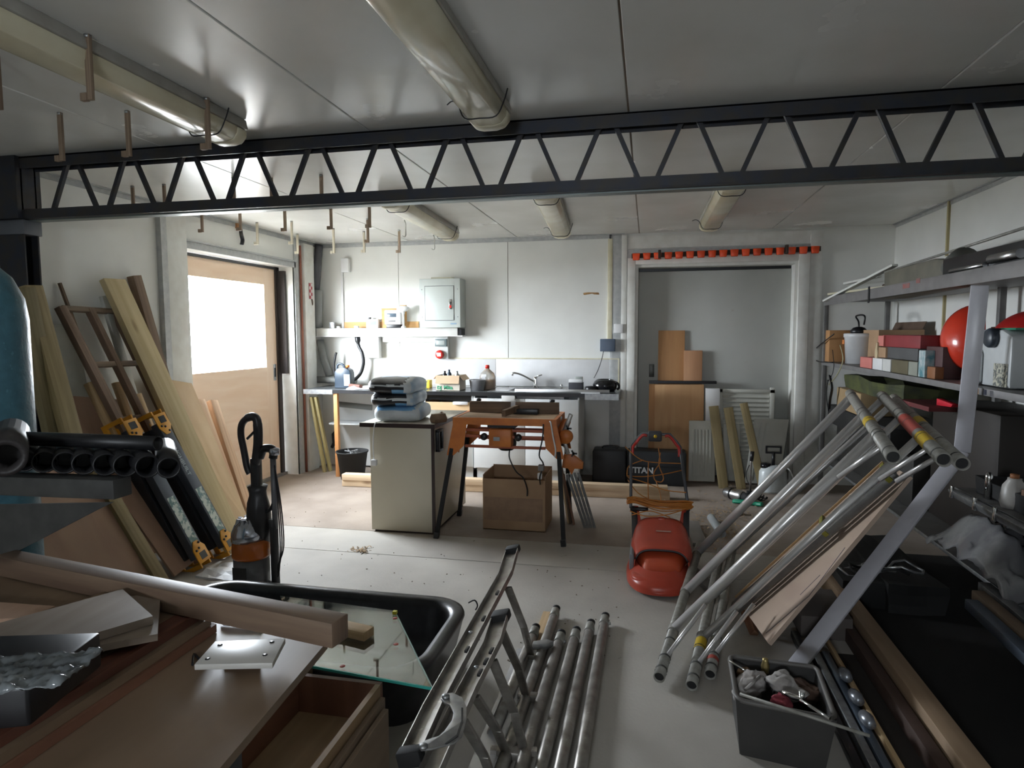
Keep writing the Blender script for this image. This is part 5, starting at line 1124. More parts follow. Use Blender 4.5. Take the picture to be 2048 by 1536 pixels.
# glass sheet
gp = [P(790, 1225, Z=.425), P(865, 1380, Z=.425), P(620, 1335, Z=.425), P(560, 1195, Z=.425)]
t = thing('glass_sheet', (gp[0]+gp[2])/2, 'clear greenish glass sheet resting on the black tray and wooden box', 'glass sheet')
slab(MB(), gp, (0, 0, .008)).build('pane', glass('sheet_glass', (.86, .93, .90), .16), t)
edge = mat('green_glass_edge', (.05, .40, .34), .15)
MB().beam(gp[1]+V((0, 0, .004)), gp[2]+V((0, 0, .004)), .005, .0085).build('cut_edge', edge, t); MB().beam(gp[0]+V((0, 0, .004)), gp[1]+V((0, 0, .004)), .003, .0085).build('cut_edge', mat('pale_glass_edge', (.3, .5, .45), .2), t)
# supports under glass on the tray side
tag(MB().box(-1.36, -1.30, 2.22, 2.27, .0, .424).build('support_block', oldwood, bevel=.002), 'brown block standing in the tray side under the glass', 'block')
p = P(790, 1227, Z=.435)
tag(MB().box(p.x-.008, p.x+.008, p.y-.008, p.y+.008, .434, .446).build('corner_tag', mat('yellow_tag', (.75, .7, .05), .5)), 'small yellow corner protector on the glass sheet', 'corner protector')
for k, (x, y) in enumerate(((790, 1236), (792, 1288), (685, 1332))):
    p = P(x, y, Z=.434)
    tag(MB().lathe([(0, 0), (.010, 0), (.008, .0015), (0, .0015)], (p.x, p.y, .4335), 10).build('red_sticker', mat('red_sticker', (.55, .10, .07), .6)), ('red dot on the glass near its yellow corner', 'red dot in the middle right of the glass sheet', 'red dot near the green front edge of the glass')[k], 'sticker')
a, b_ = P(690, 1262, Z=.45), P(738, 1268, Z=.45)
tag(MB().beam(a+V((-.14, .05, 0)), b_, .06, .034).build('pine_offcut', pine, bevel=.001), 'short pine offcut lying on the glass sheet', 'offcut')

# bench: board A on legs, left stack of sheets
t = thing('work_bench', (-1.3, 1.0, 0), 'wide plywood bench top with worn corner in the left foreground', 'bench')
bt = [P(655, 1282, Z=.80), P(571, 1252, Z=.80), P(436, 1236, Z=.80)]
e0 = P(440, 1536, Z=.80)
pts = [bt[0], bt[0]+V((-.02, .02, 0)), bt[1], bt[2], V((-1.65, 1.62, .80)), V((-1.65, .15, .80)), V((e0.x+.02, .15, .80)), e0]
slab(MB(), pts, (0, 0, -.02)).build('bench_top', wood('tan_bench_ply', (.235, .16, .105), (.18, .12, .075), across=5, knots=False, rough=.38), t)
steel = mat('grey_leg', (.10, .105, .11), .5, .4)
MB().box(-.95, -.90, .55, .60, 0, .78).box(-.95, -.90, 1.20, 1.25, 0, .78).box(-.95, -.90, .60, 1.20, .70, .75).build('leg_frame', steel, t, bevel=.003)
MB().box(-2.45, -2.40, .55, .60, 0, .78).box(-2.45, -2.40, 1.35, 1.40, 0, .78).box(-2.45, -2.40, .60, 1.35, .70, .75).build('leg_frame', steel, t, bevel=.003)
MB().box(-2.4, -.95, 1.21, 1.25, .72, .775).box(-2.4, -.95, .56, .60, .72, .775).build('cross_rail', steel, t)
tops_ = []
for k in range(3):
    z = .801+k*.023; ox = -.012*k+.004*(k % 2)
    pl = [(-1.125+ox, .15, z), (-1.125+ox, 1.475-.01*k, z), (-1.5, 1.60, z), (-2.62, 1.72, z), (-2.62, .15, z)]
    m_ = (rbr, wood('stack_tan', (.24, .165, .105), (.18, .12, .075), across=6, knots=False, rough=.45), rbr)[k]
    if k == 2:
        tt = thing('door_blank', (-1.8, 1.0, z), 'topmost sheet of the left bench stack with a red-brown lipped edge', 'sheet', 'sheets stacked on the bench')
        slab(MB(), [(x-(.05 if x > -1.2 else 0), y, z_) for x, y, z_ in pl], (0, 0, .022)).build('core', MC['stack_tan'], tt)
        MB().beam((-1.125+ox-.025, .15, z+.011), (-1.125+ox-.025, 1.46, z+.011), .05, .0225).build('lipping', wood('dark_redwood', (.17, .06, .035), (.11, .04, .025), knots=False), tt)
    else: tag(slab(MB(), pl, (0, 0, .022)).build('stacked_sheet', m_), ('bottom sheet of the stack on the bench in the left foreground', 'middle sheet of the stack on the bench in the left foreground')[k], 'sheet', 'sheets stacked on the bench')
ZS = .871
for k in range(2):
    tag(MB().beam((-1.60+.14*k*0-.06*k, .2, ZS+.006+.0125*k), (-1.36-.05*k, 1.44, ZS+.006+.0125*k), .09, .012).build('edge_strip', (pine, MC['stack_tan'])[k]), ('lower thin strip lying along the bench stack under the offcuts', 'upper thin strip lying along the bench stack under the offcuts')[k], 'strip')
# long heavy timber
hz = .903
A_, B_ = P(22, 1103, Z=.93), P(688, 1232, Z=.93)
A_.z = B_.z = hz
tag(MB().beam(A_+V((0, -.02, 0)), B_+V((0, -.02, 0)), .062, .060).build('heavy_timber', wood('heavy_timber_wood', (.22, .15, .10), (.13, .08, .055), across=14, rough=.5), bevel=.003), 'long heavy squared timber lying across the bench stack', 'timber')
# offcut boards
ow = wood('pale_brown_ply', (.30, .24, .19), (.23, .175, .135), across=10, knots=False, rough=.5)
o1 = pz([(245, 1178), (306, 1232), (62, 1304), (-60, 1262)], .925)
tag(slab(MB(), o1, (0, 0, -.02)).build('offcut_board', ow), 'upper greyish offcut board lying on the bench stack', 'board')
o2 = pz([(230, 1195), (321, 1186), (315, 1268), (140, 1301), (60, 1260)], .904)
tag(slab(MB(), o2, (0, 0, -.016)).build('offcut_board', ow), 'lower pale offcut board under the grey one on the bench stack', 'board')
o3 = pz([(-60, 1200), (110, 1212), (60, 1235), (-60, 1240)], .887)
tag(slab(MB(), o3, (0, 0, -.012)).build('offcut_board', MC['pink_ply']), 'pinkish board at the far left of the bench stack behind the offcuts', 'board')
# white plate with holes, resting on spacers
wpt = pz([(430, 1282), (571, 1276), (545, 1326), (388, 1329)], .838)
t = thing('white_plate', P(480, 1300, Z=.80), 'white coated board with drilled holes lying on the bench corner', 'board')
slab(MB(), wpt, (0, 0, -.014)).build('plate', mat('plate_white', (.60, .58, .54), .38, col2=(.60, .58, .54)), t, bevel=.002)
for x, y in ((440, 1290), (544, 1284), (530, 1310), (415, 1318)):
    c = P(x, y, Z=.838); MB().lathe([(0, 0), (.006, 0), (.006, .001), (0, .001)], (c.x, c.y, .838), 8).build('hole', black, t)
MB().box(-1.03, -.99, 1.37, 1.40, .801, .823).box(-.96, -.92, 1.33, 1.36, .801, .823).build('spacer', oldwood, t)
tag(slab(MB(), pz([(440, 1240), (512, 1245), (526, 1241), (520, 1247), (448, 1246)], .812), (0, 0, -.01)).build('bottle_reflection', mat('reflection_pearl', (.7, .7, .78), .1), bevel=.002), 'pale strip painted as a bottle reflection on the bench beneath the heavy timber', 'strip')  # painted reflection: a thin pale sliver laid on the bench
tag(MB().tube(smoothpath(pz([(385, 1330), (388, 1308), (400, 1318), (412, 1310), (425, 1316)], .805), 4), .003, 5).build('wire_scrap', black), 'thin bent wire beside the white coated board', 'wire')
# film-wrapped black case
t = thing('wrapped_case', P(80, 1380, Z=.90), 'black case with crumpled clear film on top at the left edge of the bench', 'case')
cb = pz([(205, 1330), (60, 1452), (-120, 1470), (-90, 1340)], .90)
cb = [V((p_.x, p_.y, .898)) for p_ in cb]
slab(MB(), cb, (0, 0, .075)).build('case', black, t, bevel=.006)
fm = MB()
f4 = pz([(208, 1303), (120, 1372), (-120, 1400), (-80, 1318)], .985)
def film(u, v):
    p_ = f4[0].lerp(f4[3], u).lerp(f4[1].lerp(f4[2], u), v); n = mnoise.noise(V((u*7, v*9, 3)))*.012+abs(mnoise.noise(V((u*16, v*5, 9))))*.010
    return V((p_.x, p_.y, .985+n))
fm.grid(film, 40, 20); fm.build('clear_film', mat('crumpled_film', (.20, .22, .23), .15, col2=(.05, .055, .06), scale=9, spec=.8), t, solid=.002)
MB().box(cb[0].x-.25, cb[0].x-.02, cb[0].y-.25, cb[0].y-.04, .90, .96).build('film_support', blackg, t)

# rack arm with pipes
t = thing('rack_arm', (-2.0, 1.62, 1.1), 'grey steel rack arm and gusset sticking in at the left edge', 'rack')
rk = mat('grey_rack', (.085, .085, .08), .6, .2, col2=(.06, .06, .058), scale=14)
a, b_ = P(0, 975, Y=1.6), P(268, 960, Y=1.6)
MB().beam((-2.30, 1.6, 1.135), (-1.515, 1.6, 1.148), .07, .058).build('arm', rk, t, bevel=.004)
g0 = [P(-60, 1010, Y=1.6), P(225, 1005, Y=1.6), P(190, 1022, Y=1.6), P(40, 1100, Y=1.6), P(0, 1135, Y=1.6), P(-120, 1180, Y=1.6)]
slab(MB(), g0, (0, .006, 0)).build('gusset', rk, t)
MB().box(-2.40, -2.30, 1.55, 1.65, 0.0, 2.1).build('upright', rk, t, bevel=.004)
MB().beam((-2.30, 1.655, 1.112), (-1.56, 1.655, 1.114), .04, .012).build('flange', rk, t)
pp = mat('black_pipe', (.010, .010, .012), .42)
xs = [-1.865, -1.79, -1.715, -1.645, -1.57, -1.50, -1.425]
for k, x in enumerate(xs):
    tag(MB().pipe((x, 1.60, 1.214), (x-.26-.01*k, 1.60+.27, 1.214), .034, .029).build('black_pipe', pp), '%s black pipe from the left in the row lying on the rack arm' % ORD[k], 'pipe', 'black pipes on the rack arm')
tag(MB().pipe((-1.355, 1.60, 1.213), (-1.62, 1.90, 1.213), .032, .026).build('black_pipe', pp), 'eighth and outermost black pipe at the right end of the rack row', 'pipe', 'black pipes on the rack arm')
tag(MB().pipe((-2.10, 1.66, 1.272), (-1.44, 1.66, 1.272), .022, .018).build('top_pipe', pp), 'long black pipe lying crosswise on top of the pipe row', 'pipe')
tag(MB().pipe(P(10, 915, Y=1.42), P(10, 915, Y=1.42)+V((-.40, .36, .0)), .052, .036).build('pipe_coupler', mat('grey_black_ring', (.035, .03, .03), .5)), 'wide dark pipe end facing the camera at the left edge', 'pipe')
# blue cylinder
cx_ = P(55, 700, Y=2.0).x-.215
t = thing('blue_cylinder', (cx_, 2.0, 0), 'tall blue cylinder with a rounded top at the left edge of the photo', 'cylinder')
blue = mat('blue_cylinder_paint', (.045, .13, .175), .4, col2=(.06, .17, .22), scale=25, bump=.2, bscale=60, spots=(40, .66, (.10, .26, .32)))
MB().lathe([(0, 0), (.145, 0), (.155, .02), (.155, 1.66), (.145, 1.74), (.11, 1.82), (.06, 1.87), (.03, 1.88), (0, 1.88)], (cx_, 2.0, 0), 40).build('shell', blue, t)
MB().lathe([(0, 0), (.03, 0), (.03, .03), (.05, .035), (.05, .07), (0, .075)], (cx_, 2.0, 1.88), 14).build('valve', black, t)

# ================================================================== FOREGROUND MIDDLE
# folded aluminium trestle
def uchan(name, pts, w_, h_, m, parent, up=(0, 0, 1)):
    mb = MB()
    for a, b_ in zip(pts[:-1], pts[1:]):
        a, b_ = V(a), V(b_); d = (b_-a).normalized(); r_ = d.cross(V(up)).normalized(); u = r_.cross(d)
        mb.beam(a, b_, w_, .003, up=u)
        for s_ in (-1, 1): mb.beam(a+r_*s_*w_/2+u*h_/2, b_+r_*s_*w_/2+u*h_/2, .003, h_, up=u)
    return mb.build(name, m, parent)
t = thing('folding_ladder', (-.58, 2.3, 0), 'folded aluminium trestle with two channel rails and black end caps in the foreground', 'trestle')
c1 = [P(1027, 1100, Z=.50), P(1012, 1152, Z=.49), P(868, 1420, Z=.46), P(822, 1520, Z=.45)]
c2 = [P(1004, 1232, Z=.50), P(986, 1292, Z=.49), P(935, 1390, Z=.47), P(845, 1590, Z=.44)]
for k, c in enumerate((c1, c2)):
    r_ = uchan('rail', c, .062, .022, alud, t, up=(-.25, 0, 1))
    MB().beam(c[0]+V((0, .012, .008)), c[0]+V((0, -.05, .008)), .070, .035, up=(-.25, 0, 1)).build('end_cap', blackr, r_, bevel=.008)
    for q in (.22, .45, .68):
        p = c[1].lerp(c[2], q) + V((0, 0, .006)); MB().box(p.x+.008, p.x+.020, p.y-.025, p.y+.012, p.z+.012, p.z+.022).build('slot', black, r_, bevel=.002)
    MB().lathe([(0, 0), (.008, 0), (.008, .004), (0, .005)], c[1].lerp(c[2], .55)+V((-.012, 0, .012)), 8).build('rivet', galv, r_)
MB().beam(c1[3]+V((0, .02, .01)), c1[3]+V((0, -.02, .01)), .07, .045, up=(-.25, 0, 1)).build('end_cap', blackr, t, bevel=.006)
f1 = P(1062, 1312, Z=.03); f2 = P(1052, 1392, Z=.03); f3 = P(1012, 1505, Z=.03); f4_ = P(1048, 1500, Z=.03); f5 = P(985, 1560, Z=.03)
for k, (a, b_) in enumerate(((P(1016, 1175, Z=.475), f1), (P(1003, 1262, Z=.475), f2), (P(985, 1320, Z=.465), f4_), (P(950, 1392, Z=.455), f3), (P(925, 1440, Z=.445), f5))):
    mid = a.lerp(b_, .55)+V((.012, 0, 0))
    mb = MB().beam(a, mid, .034, .014, up=(0, 1, 0)).beam(mid, b_, .034, .014, up=(0, 1, 0))
    mb.build('strut', alud, t, bevel=.003)
for a in (f1, f2, f3): MB().box(a.x-.035, a.x+.055, a.y-.02, a.y+.02, .012, .045).build('hinge_foot', alud, t, bevel=.008)
MB().prism([(0, 0), (.07, .015), (.10, .055), (.06, .07), (.0, .035)], X3, Y3, Z3*.03, o=(f1.x+.0, f1.y+.03, .045)).build('lock_plate', galv, t, bevel=.004)
MB().beam(f3+V((-.06, 0, .0)), f4_+V((.05, 0, 0)), .03, .02).build('spreader_bar', alud, t)
o8 = lambda x, y: (800+x/3.227, 1060+y/3.227)
bk = [o8(*q) for q in ((265, 1100), (290, 1065), (340, 1060), (400, 1090), (430, 1150), (430, 1230), (400, 1340), (350, 1385), (200, 1425), (135, 1430), (120, 1405), (160, 1370), (250, 1340), (285, 1310), (335, 1240), (345, 1190), (320, 1140), (285, 1125))]
hb_ = slab(MB(), pz(bk, .505), (0, 0, .006)).build('locking_bracket', mat('zinc_plate', (.42, .42, .42), .38, .8, col2=(.28, .28, .28), scale=25), t, bevel=.0015)
slab(MB(), pz([o8(*q) for q in ((395, 1150), (408, 1150), (408, 1240), (375, 1335), (300, 1385), (290, 1380), (365, 1325), (395, 1235))], .512), (0, 0, .002)).build('bracket_slot', black, hb_)
for q in ((295, 1080), (150, 1403)):
    c = P(*o8(*q), Z=.512); MB().lathe([(0, 0), (.012, 0), (.012, .006), (.006, .009), (0, .009)], c, 12).build('bolt', galv, hb_)
# white flat channel and pale board on floor beneath
p0, p1 = P(1068, 1300, Z=.02), P(985, 1536, Z=.02)
tag(MB().beam(V((p0.x-.03, p0.y, .012)), V((p0.x-.03, 1.5, .012)), .11, .022).build('flat_channel', mat('white_alu', (.60, .60, .60), .35, .5), bevel=.004), 'pale flat aluminium channel on the floor beneath the folded trestle', 'channel')
# six round tubes on the floor
fl = [(-.215, 3.43, 1.45), (-.285, 3.33, 1.5), (-.352, 3.23, 1.5), (-.425, 3.18, 1.42), (-.492, 3.47, 1.6), (-.566, 3.22, 2.35)]
for k, (x, ya, yb) in enumerate(fl):
    t = thing('scaffold_tube', (x, ya, 0), ('%s grey tube from the right in the row lying on the floor' % ORD[k]), 'tube', 'tubes lying on the floor beside the folded trestle')
    MB().pipe((x, ya-.05, .027), (x-.012, yb, .027), .0255, .022).build('tube', alud, t)
    MB().tube([(x, ya-.05, .028), (x+.001, ya-.01, .030), (x+.002, ya+.02, .045)], [.0275, .0265, .022], 14).build('swaged_end', sleeve, t)
    MB().lathe([(0, 0), (.022, 0), (.022, .012), (0, .014)], (x+.004, ya+.03, .042), 12, axis=Matrix.Rotation(R(-70), 3, 'X')).build('end_plug', blackr, t)
    if k in (0, 3): MB().tube([(x+.02, ya-.03, .03), (x+.036, ya-.03, .034)], .008, 8).build('locking_pin', galv, t)
tag(MB().beam((-.535, 3.52, .008), (-.53, 2.5, .008), .06, .015).build('pine_lath', pine), 'thin pine slat on the floor under the left tubes', 'slat')

# ================================================================== SCAFFOLD FRAMES
fd = (P(1563, 573, Z=5.0)-CAMPOS).normalized() if P(1563, 573, Z=5.0).y > 0 else None
fd = V((.18, .98, .06)).normalized()
def ray(px, py): return (AX*((px-1024)/FPX)-AU*((py-768)/FPX)+AF)
def solveB(A, px, py):
    r_ = ray(px, py); return CAMPOS+r_*((A-CAMPOS).dot(fd)/r_.dot(fd))
A1 = P(1318, 1355, Z=.045); B1_ = solveB(A1, 1787, 915)
FN = (B1_-A1).cross(fd).normalized()
if FN.x < 0: FN = -FN
def hit(px, py, off=0.0, A=A1):
    r_ = ray(px, py); return CAMPOS+r_*((A+FN*off-CAMPOS).dot(FN)/r_.dot(FN))
yel = mat('yellow_tape', (.62, .42, .02), .5); rdt = mat('faded_red', (.42, .07, .05), .6)
rungm = mat('bright_rung', (.72, .70, .69), .30, .55, col2=(.66, .645, .63), scale=3)
def sframe(A, B, LU, LL, svals, label, rr_, tape):
    t = thing('scaffolding', A*1.0, label, 'scaffold frame', 'aluminium scaffold frames leaning on the shelf')
    e = (B-A).normalized()
    MB().pipe(A, A+fd*LL, .026, .022, 20, .5).build('lower_stile', sleeve, t); MB().pipe(B, B+fd*LU, .027, .0225, 20, .5).build('upper_stile', sleeve, t)
    for Q, L_ in ((A, LL), (B, LU)): MB().tube([Q+fd*.012, Q+fd*(L_-.012)], .0212, 16).build('bore_shade', black, t)  # dark plugs paint the shade deep inside the tube ends
    for s_ in svals:
        MB().tube([A+fd*s_, B+fd*s_], rr_, 18).build('rung', rungm, t)
        for Q, d in ((A, e), (B, -e)):
            MB().tube([Q+fd*(s_-.028), Q+fd*(s_+.028)], .0295, 16, cap=False).build('weld_collar', sleeve, t)
    for Q, ss in ((A, (.0, .10, .26)), (B, (.02, .30, .62, .9))):
        for s_ in ss: MB().tube([Q+fd*(s_+.05), Q+fd*(s_+.062)], .0285, 16, cap=False).build('ring', mat('dark_ring', (.08, .08, .075), .6), t)
    MB().tube([A+fd*.16, A+fd*.36+e*.26], .011, 10).build('brace', rungm, t)
    MB().tube([B+fd*.22, B+fd*.36-e*.24], .011, 10).build('brace', rungm, t)
    for Q, s0, s1, m_ in tape: MB().tube([Q+fd*s0, Q+fd*s1], .0285, 16, cap=False).build('tape_band', m_, t)
    return t
e1 = (B1_-A1).normalized()
sv_ = []
for px, py in ((1689, 809), (1718, 841), (1741, 880)):
    q = hit(px, py); sv_.append((q-A1).dot(fd))
B0u = B1_
sframe(A1, B1_, 1.62, 1.66, [sv_[0], sv_[1], sv_[2]], 'front scaffold frame, its bright rungs fully visible', .0255, [(B1_, .62, .72, yel)])
A2 = P(1383, 1372, Z=.045); B2 = solveB(A2, 1888, 920)
A2b = A2; 
sframe(A2, B2, 1.55, 1.6, [s_-.02 for s_ in sv_], 'middle scaffold frame with a red and a yellow band on its upper tube', .018, [(B2, .42, .80, rdt), (B2, .22, .40, yel), (A2, .30, .42, yel)])
A3 = P(1420, 1350, Z=.045); B3 = solveB(A3, 1925, 928)
sframe(A3, B3, 1.6, 1.5, [sv_[0]+.02], 'rearmost scaffold frame with a yellow band on its upper right tube', .018, [(B3, .72, .86, yel), (A3, .10, .13, rdt)])
# square tube bundle
off = (A3-A1).dot(FN)+.055
gt = mat('grey_square_tube', (.16, .155, .145), .5, .5, col2=(.12, .115, .11), scale=20)
bl_, bh_ = hit(1466, 1222, off), hit(1788, 942, off)
t = thing('tube_bundle', bl_, 'three dull grey square tubes taped in a bundle behind the rungs', 'tube bundle')
sd = fd
for k in range(3): MB().beam(bl_-sd*.044*(k-1)*1.3-FN*.004*k, bh_-sd*.044*(k-1)*1.3, .040, .035, up=FN).build('square_tube', gt, t, bevel=.003)
for px, py in ((1648, 1052), (1772, 945)):
    c = hit(px, py, off-.02); e_ = (bh_-bl_).normalized(); MB().beam(c-e_*.012, c+e_*.012, .17, .044, up=FN).build('tape', mat('olive_tape', (.22, .20, .02), .5), t, bevel=.003)
# plywood panel
off2 = off+.05
cn = [hit(1472, 1196, off2), hit(1536, 1286, off2), hit(1819, 951, off2), hit(1768, 925, off2)]
pk = wood('pink_marked_ply', (.52, .40, .31), (.44, .32, .25), across=4, knots=False, rough=.45)
t = thing('plywood_panel', cn[1], 'pinkish plywood panel with dark streaks leaning behind the tube bundle', 'panel')
slab(MB(), cn, FN*.018).build('board', pk, t)
mk = mat('dark_streak', (.10, .09, .11), .7)
for (x0, y0, x1, y1) in ((1532, 1266, 1572, 1232), (1572, 1232, 1618, 1192), (1618, 1192, 1690, 1095), (1600, 1190, 1640, 1150)):
    a, b_ = hit(x0, y0, off2-.0006), hit(x1, y1, off2-.0006); MB().beam(a, b_, .005, .001, up=FN).build('streak', mk, t)
MB().beam(cn[0]-FN*.002, cn[3]-FN*.002, .006, .02, up=FN).build('pale_edge', pine, t)
sb_ = hit(1496, 1250, off2+.02); plank('brown_stub', hit(1484, 1200, off2+.02), V((sb_.x+.03, sb_.y, .0)), .05, .03, redwood, 'brown stub of wood under the foot of the plywood panel', 'stub', up=FN)
# white trim strip, bent
t = thing('white_strip', (1.2, 3.5, 0), 'long bent white plastic trim strip hanging off the shelf to the floor', 'strip')
MB().beam((1.665, 3.765, 1.83), (1.655, 3.84, .95), .078, .022, up=(-.4, -1, 0)).build('upper_length', mat('white_trim_plastic', (.66, .65, .70), .3), t, bevel=.006)
MB().beam((1.645, 3.83, .95), (.70, 3.14, .02), .080, .022, up=(-.5, -.6, .6)).build('lower_length', MC['white_trim_plastic'], t, bevel=.006)

# crate with junk
rim = [P(1459, 1312, Z=.235), P(1634, 1335, Z=.235), P(1672, 1440, Z=.235), P(1474, 1400, Z=.235)]
cc_ = sum(rim, V((0, 0, 0)))/4
base = [cc_+(p-cc_)*.86+V((.0, .02, -.235)) for p in rim]
t = thing('grey_crate', (cc_.x, cc_.y, 0), 'dark grey plastic crate of scrap on the floor at lower right', 'crate')
mb = MB()
for i in range(4):
    j = (i+1) % 4; n_ = ((rim[i]+rim[j])/2-cc_); n_.z = 0; n_.normalize()
    o_ = [base[i]+n_*.004, base[j]+n_*.004, rim[j]+n_*.004, rim[i]+n_*.004]; slab(mb, o_, n_*-.008)
slab(mb, base, (0, 0, .006))
mb.build('tub', mat('crate_grey', (.055, .052, .05), .5, col2=(.045, .043, .042)), t)
mb = MB(); rp = []
for i in range(4):
    p_, q_, r_ = rim[i-1], rim[i], rim[(i+1) % 4]
    for k in range(5): u = k/4; a = q_.lerp(p_, .10); b_ = q_.lerp(r_, .10); rp.append((a.lerp(q_, u)).lerp(q_.lerp(b_, u), u))
mb.tube(rp, .010, 8, closed=True); mb.build('rolled_rim', mat('crate_rim', (.14, .13, .12), .5), t)
gl_ = mat('dirty_white', (.55, .52, .50), .8, col2=(.35, .32, .30), scale=14)
def junk(n, px, py, s_, m, label, cat, z=.20, sq=(1, 1, .6), seed=0):
    c = P(px, py, Z=z); random.seed(seed)
    mb = MB(Matrix.Translation(c) @ Matrix.Rotation(random.uniform(0, 3), 4, 'Z') @ Matrix.Diagonal((sq[0]*s_, sq[1]*s_, sq[2]*s_, 1)))
    mb.lathe([(math.sin(math.pi*k/12)**.7 if 0 < k < 12 else 0, -math.cos(math.pi*k/12)) for k in range(13)], (0, 0, 0), 26)
    mb.jitter(s_*.55, .75/s_).jitter(s_*.28, 2.2/s_).jitter(s_*.12, 5/s_); return tag(mb.build(n, m), label, cat)
junk('glove', 1505, 1370, .06, gl_, 'dirty white glove at the left in the grey crate', 'glove', sq=(1.4, .8, .6), seed=3)
junk('glove', 1575, 1375, .06, gl_, 'crumpled pale glove in the middle of the grey crate', 'glove', z=.21, seed=5)
junk('red_rag', 1562, 1403, .035, mat('pink_red', (.45, .08, .11), .8), 'small pinkish red rag in the middle of the grey crate', 'rag', z=.205, seed=8)
junk('cardboard_piece', 1487, 1358, .05, card, 'torn cardboard piece at the back left inside the grey crate', 'cardboard', z=.15, sq=(1, .5, 1.0), seed=9)
junk('brown_rag', 1610, 1385, .05, mat('brown_rag', (.12, .07, .05), .9), 'dark brown rag at the right inside the grey crate', 'rag', z=.17, seed=11)
c = P(1530, 1345, Z=.2); tag(MB().lathe([(0, 0), (.015, 0), (.017, .03), (.011, .05), (.011, .06), (0, .06)], c, 12).build('brass_fitting', mat('brass', (.45, .35, .15), .35, .8)), 'small brass pipe fitting standing at the back of the grey crate', 'fitting')
c = P(1550, 1380, Z=.2)
tag(MB().tube([c+V((.012*math.cos(k*.9), -.06+.004*k, .012*math.sin(k*.9))) for k in range(30)], .003, 5).build('spring', galv), 'coiled steel spring in the middle of the grey crate', 'spring')
for k, (pa, pb, za, zb_, r_, m_, lab) in enumerate((((1458, 1322), (1508, 1352), .25, .22, .005, chrome, 'thin shiny rod from the top left corner of the grey crate'), ((1480, 1388), (1740, 1472), .27, .27, .006, sleeve, 'long grey rod lying over the front rim of the grey crate'), ((1600, 1400), (1660, 1437), .27, .26, .006, chrome, 'short bright rod over the right rim of the grey crate'), ((1490, 1380), (1520, 1352), .24, .24, .006, gl_, 'bent pale rod across the gloves in the grey crate'))):
    tag(MB().tube([P(*pa, Z=za), P(*pb, Z=zb_)], r_, 8).build('rod', m_), lab, 'rod')
c = P(1585, 1393, Z=.25); tag(MB().tube([c+V((-.03, .02, 0)), c, c+V((.03, -.01, 0)), c+V((.03, -.01, .03))], .011, 10).build('chrome_bracket', chrome), 'bright chrome bracket near the front of the grey crate', 'bracket')
random.seed(21)

# ================================================================== SHELVING AT RIGHT
shm = mat('grey_shelf_paint', (.20, .195, .185), .5, .3, col2=(.16, .155, .15), scale=10)
SX = 1.72
t = thing('metal_shelving', (2.05, 4.5, 0), 'long grey metal shelving unit along the right wall', 'shelving')
YA, YE = 7.02, 1.0
for z, th, ya in ((1.885, .085, YA), (1.275, .065, YA), (.69, .05, 4.05), (.30, .05, YA)):
    s_ = MB().box(SX, XR-.03, YE, ya, z, z+.02).build('shelf_board', shm, t)
    MB().box(SX-.004, SX, YE, ya, z-th+.05, z+.045 if z > 1.8 else z+.022).build('front_lip', mat('shelf_lip', (.27, .26, .26), .45, .4, col2=(.22, .215, .21), scale=10) if z > 1 else galv, s_, bevel=.001)
for y in (YA-.02, 4.9, 2.6):
    for x in ((SX+.02, XR-.10) if y > 6 else (XR-.10,)):
        MB().box(x-.02, x+.02, y-.02, y+.02, 0, 1.93).build('post', shm, t, bevel=.002)
MB().box(SX+.0, SX+.04, 1.9, 1.94, 0, 1.93).build('post', shm, t)
ZT, ZM = 1.906, 1.296
# top shelf contents
tag(MB().beam((1.74, 6.9, 1.96), (2.0, 5.5, 1.96), .04, .02).build('white_strip_piece', cream, bevel=.002), 'short cream strip lying across the left end of the top shelf', 'strip')
tag(MB().beam(P(1650, 602, X=SX-.03), P(1790, 530, X=1.95), .05, .018).build('long_white_strip', trimw), 'long white strip crossing the cream one and rising to the right on the top shelf', 'strip')
tag(MB().beam(P(1668, 572, X=1.95), P(1760, 552, X=1.95), .03, .02).build('cream_lath', trimw), 'pale lath behind the crossed strips on the top shelf', 'lath')
tag(MB().tube([P(1770, 545, X=1.9), P(1880, 510, X=1.9), P(2060, 452, X=1.9)], .009, 8).build('grey_conduit', sleeve), 'thin grey pipe rising to the right above the top shelf', 'pipe')
tag(MB().beam(P(1800, 540, X=2.15), P(2060, 478, X=2.15), .05, .03).build('white_batten', trimw), 'white batten lying at the back of the top shelf', 'batten')
sheetm = mat('dusty_olive_sheet', (.17, .16, .12), .6, col2=(.12, .115, .09), scale=7)
tag(slab(MB(), [P(1768, 598, X=1.80), P(1768, 545, X=1.80), P(1868, 517, X=1.82), P(1900, 520, X=1.82), P(1880, 575, X=1.80)], (.18, .02, .0)).build('tarp_bundle', sheetm, bevel=.01), 'olive grey folded sheet standing on the top shelf', 'sheet')
p = P(1900, 545, X=1.84)
tag(MB().lathe([(0, -.10), (.07, -.10), (.09, -.02), (.09, .08), (0, .08)], (p.x+.05, p.y, ZT+.095), 20, axis=Matrix.Rotation(R(75), 3, 'X')).build('grey_drum', mat('dull_grey_tin', (.20, .20, .18), .4, .4)), 'dull grey tin lying on its side on the top shelf', 'tin')
t = thing('dark_carton', (2.0, 4.2, ZT), 'black box with shiny strips at the right of the top shelf', 'box')
MB().box(1.78, 2.2, 3.4, 4.5, ZT+.001, ZT+.13).build('box', black, t, bevel=.004)
MB().tube([(1.765, 4.35, ZT+.045), (1.765, 3.95, ZT+.045)], .014, 10).build('shiny_strip', alu, t)
MB().tube([(1.76, 3.88, ZT+.065), (1.76, 3.60, ZT+.065)], .024, 12).build('shiny_strip', alu, t)
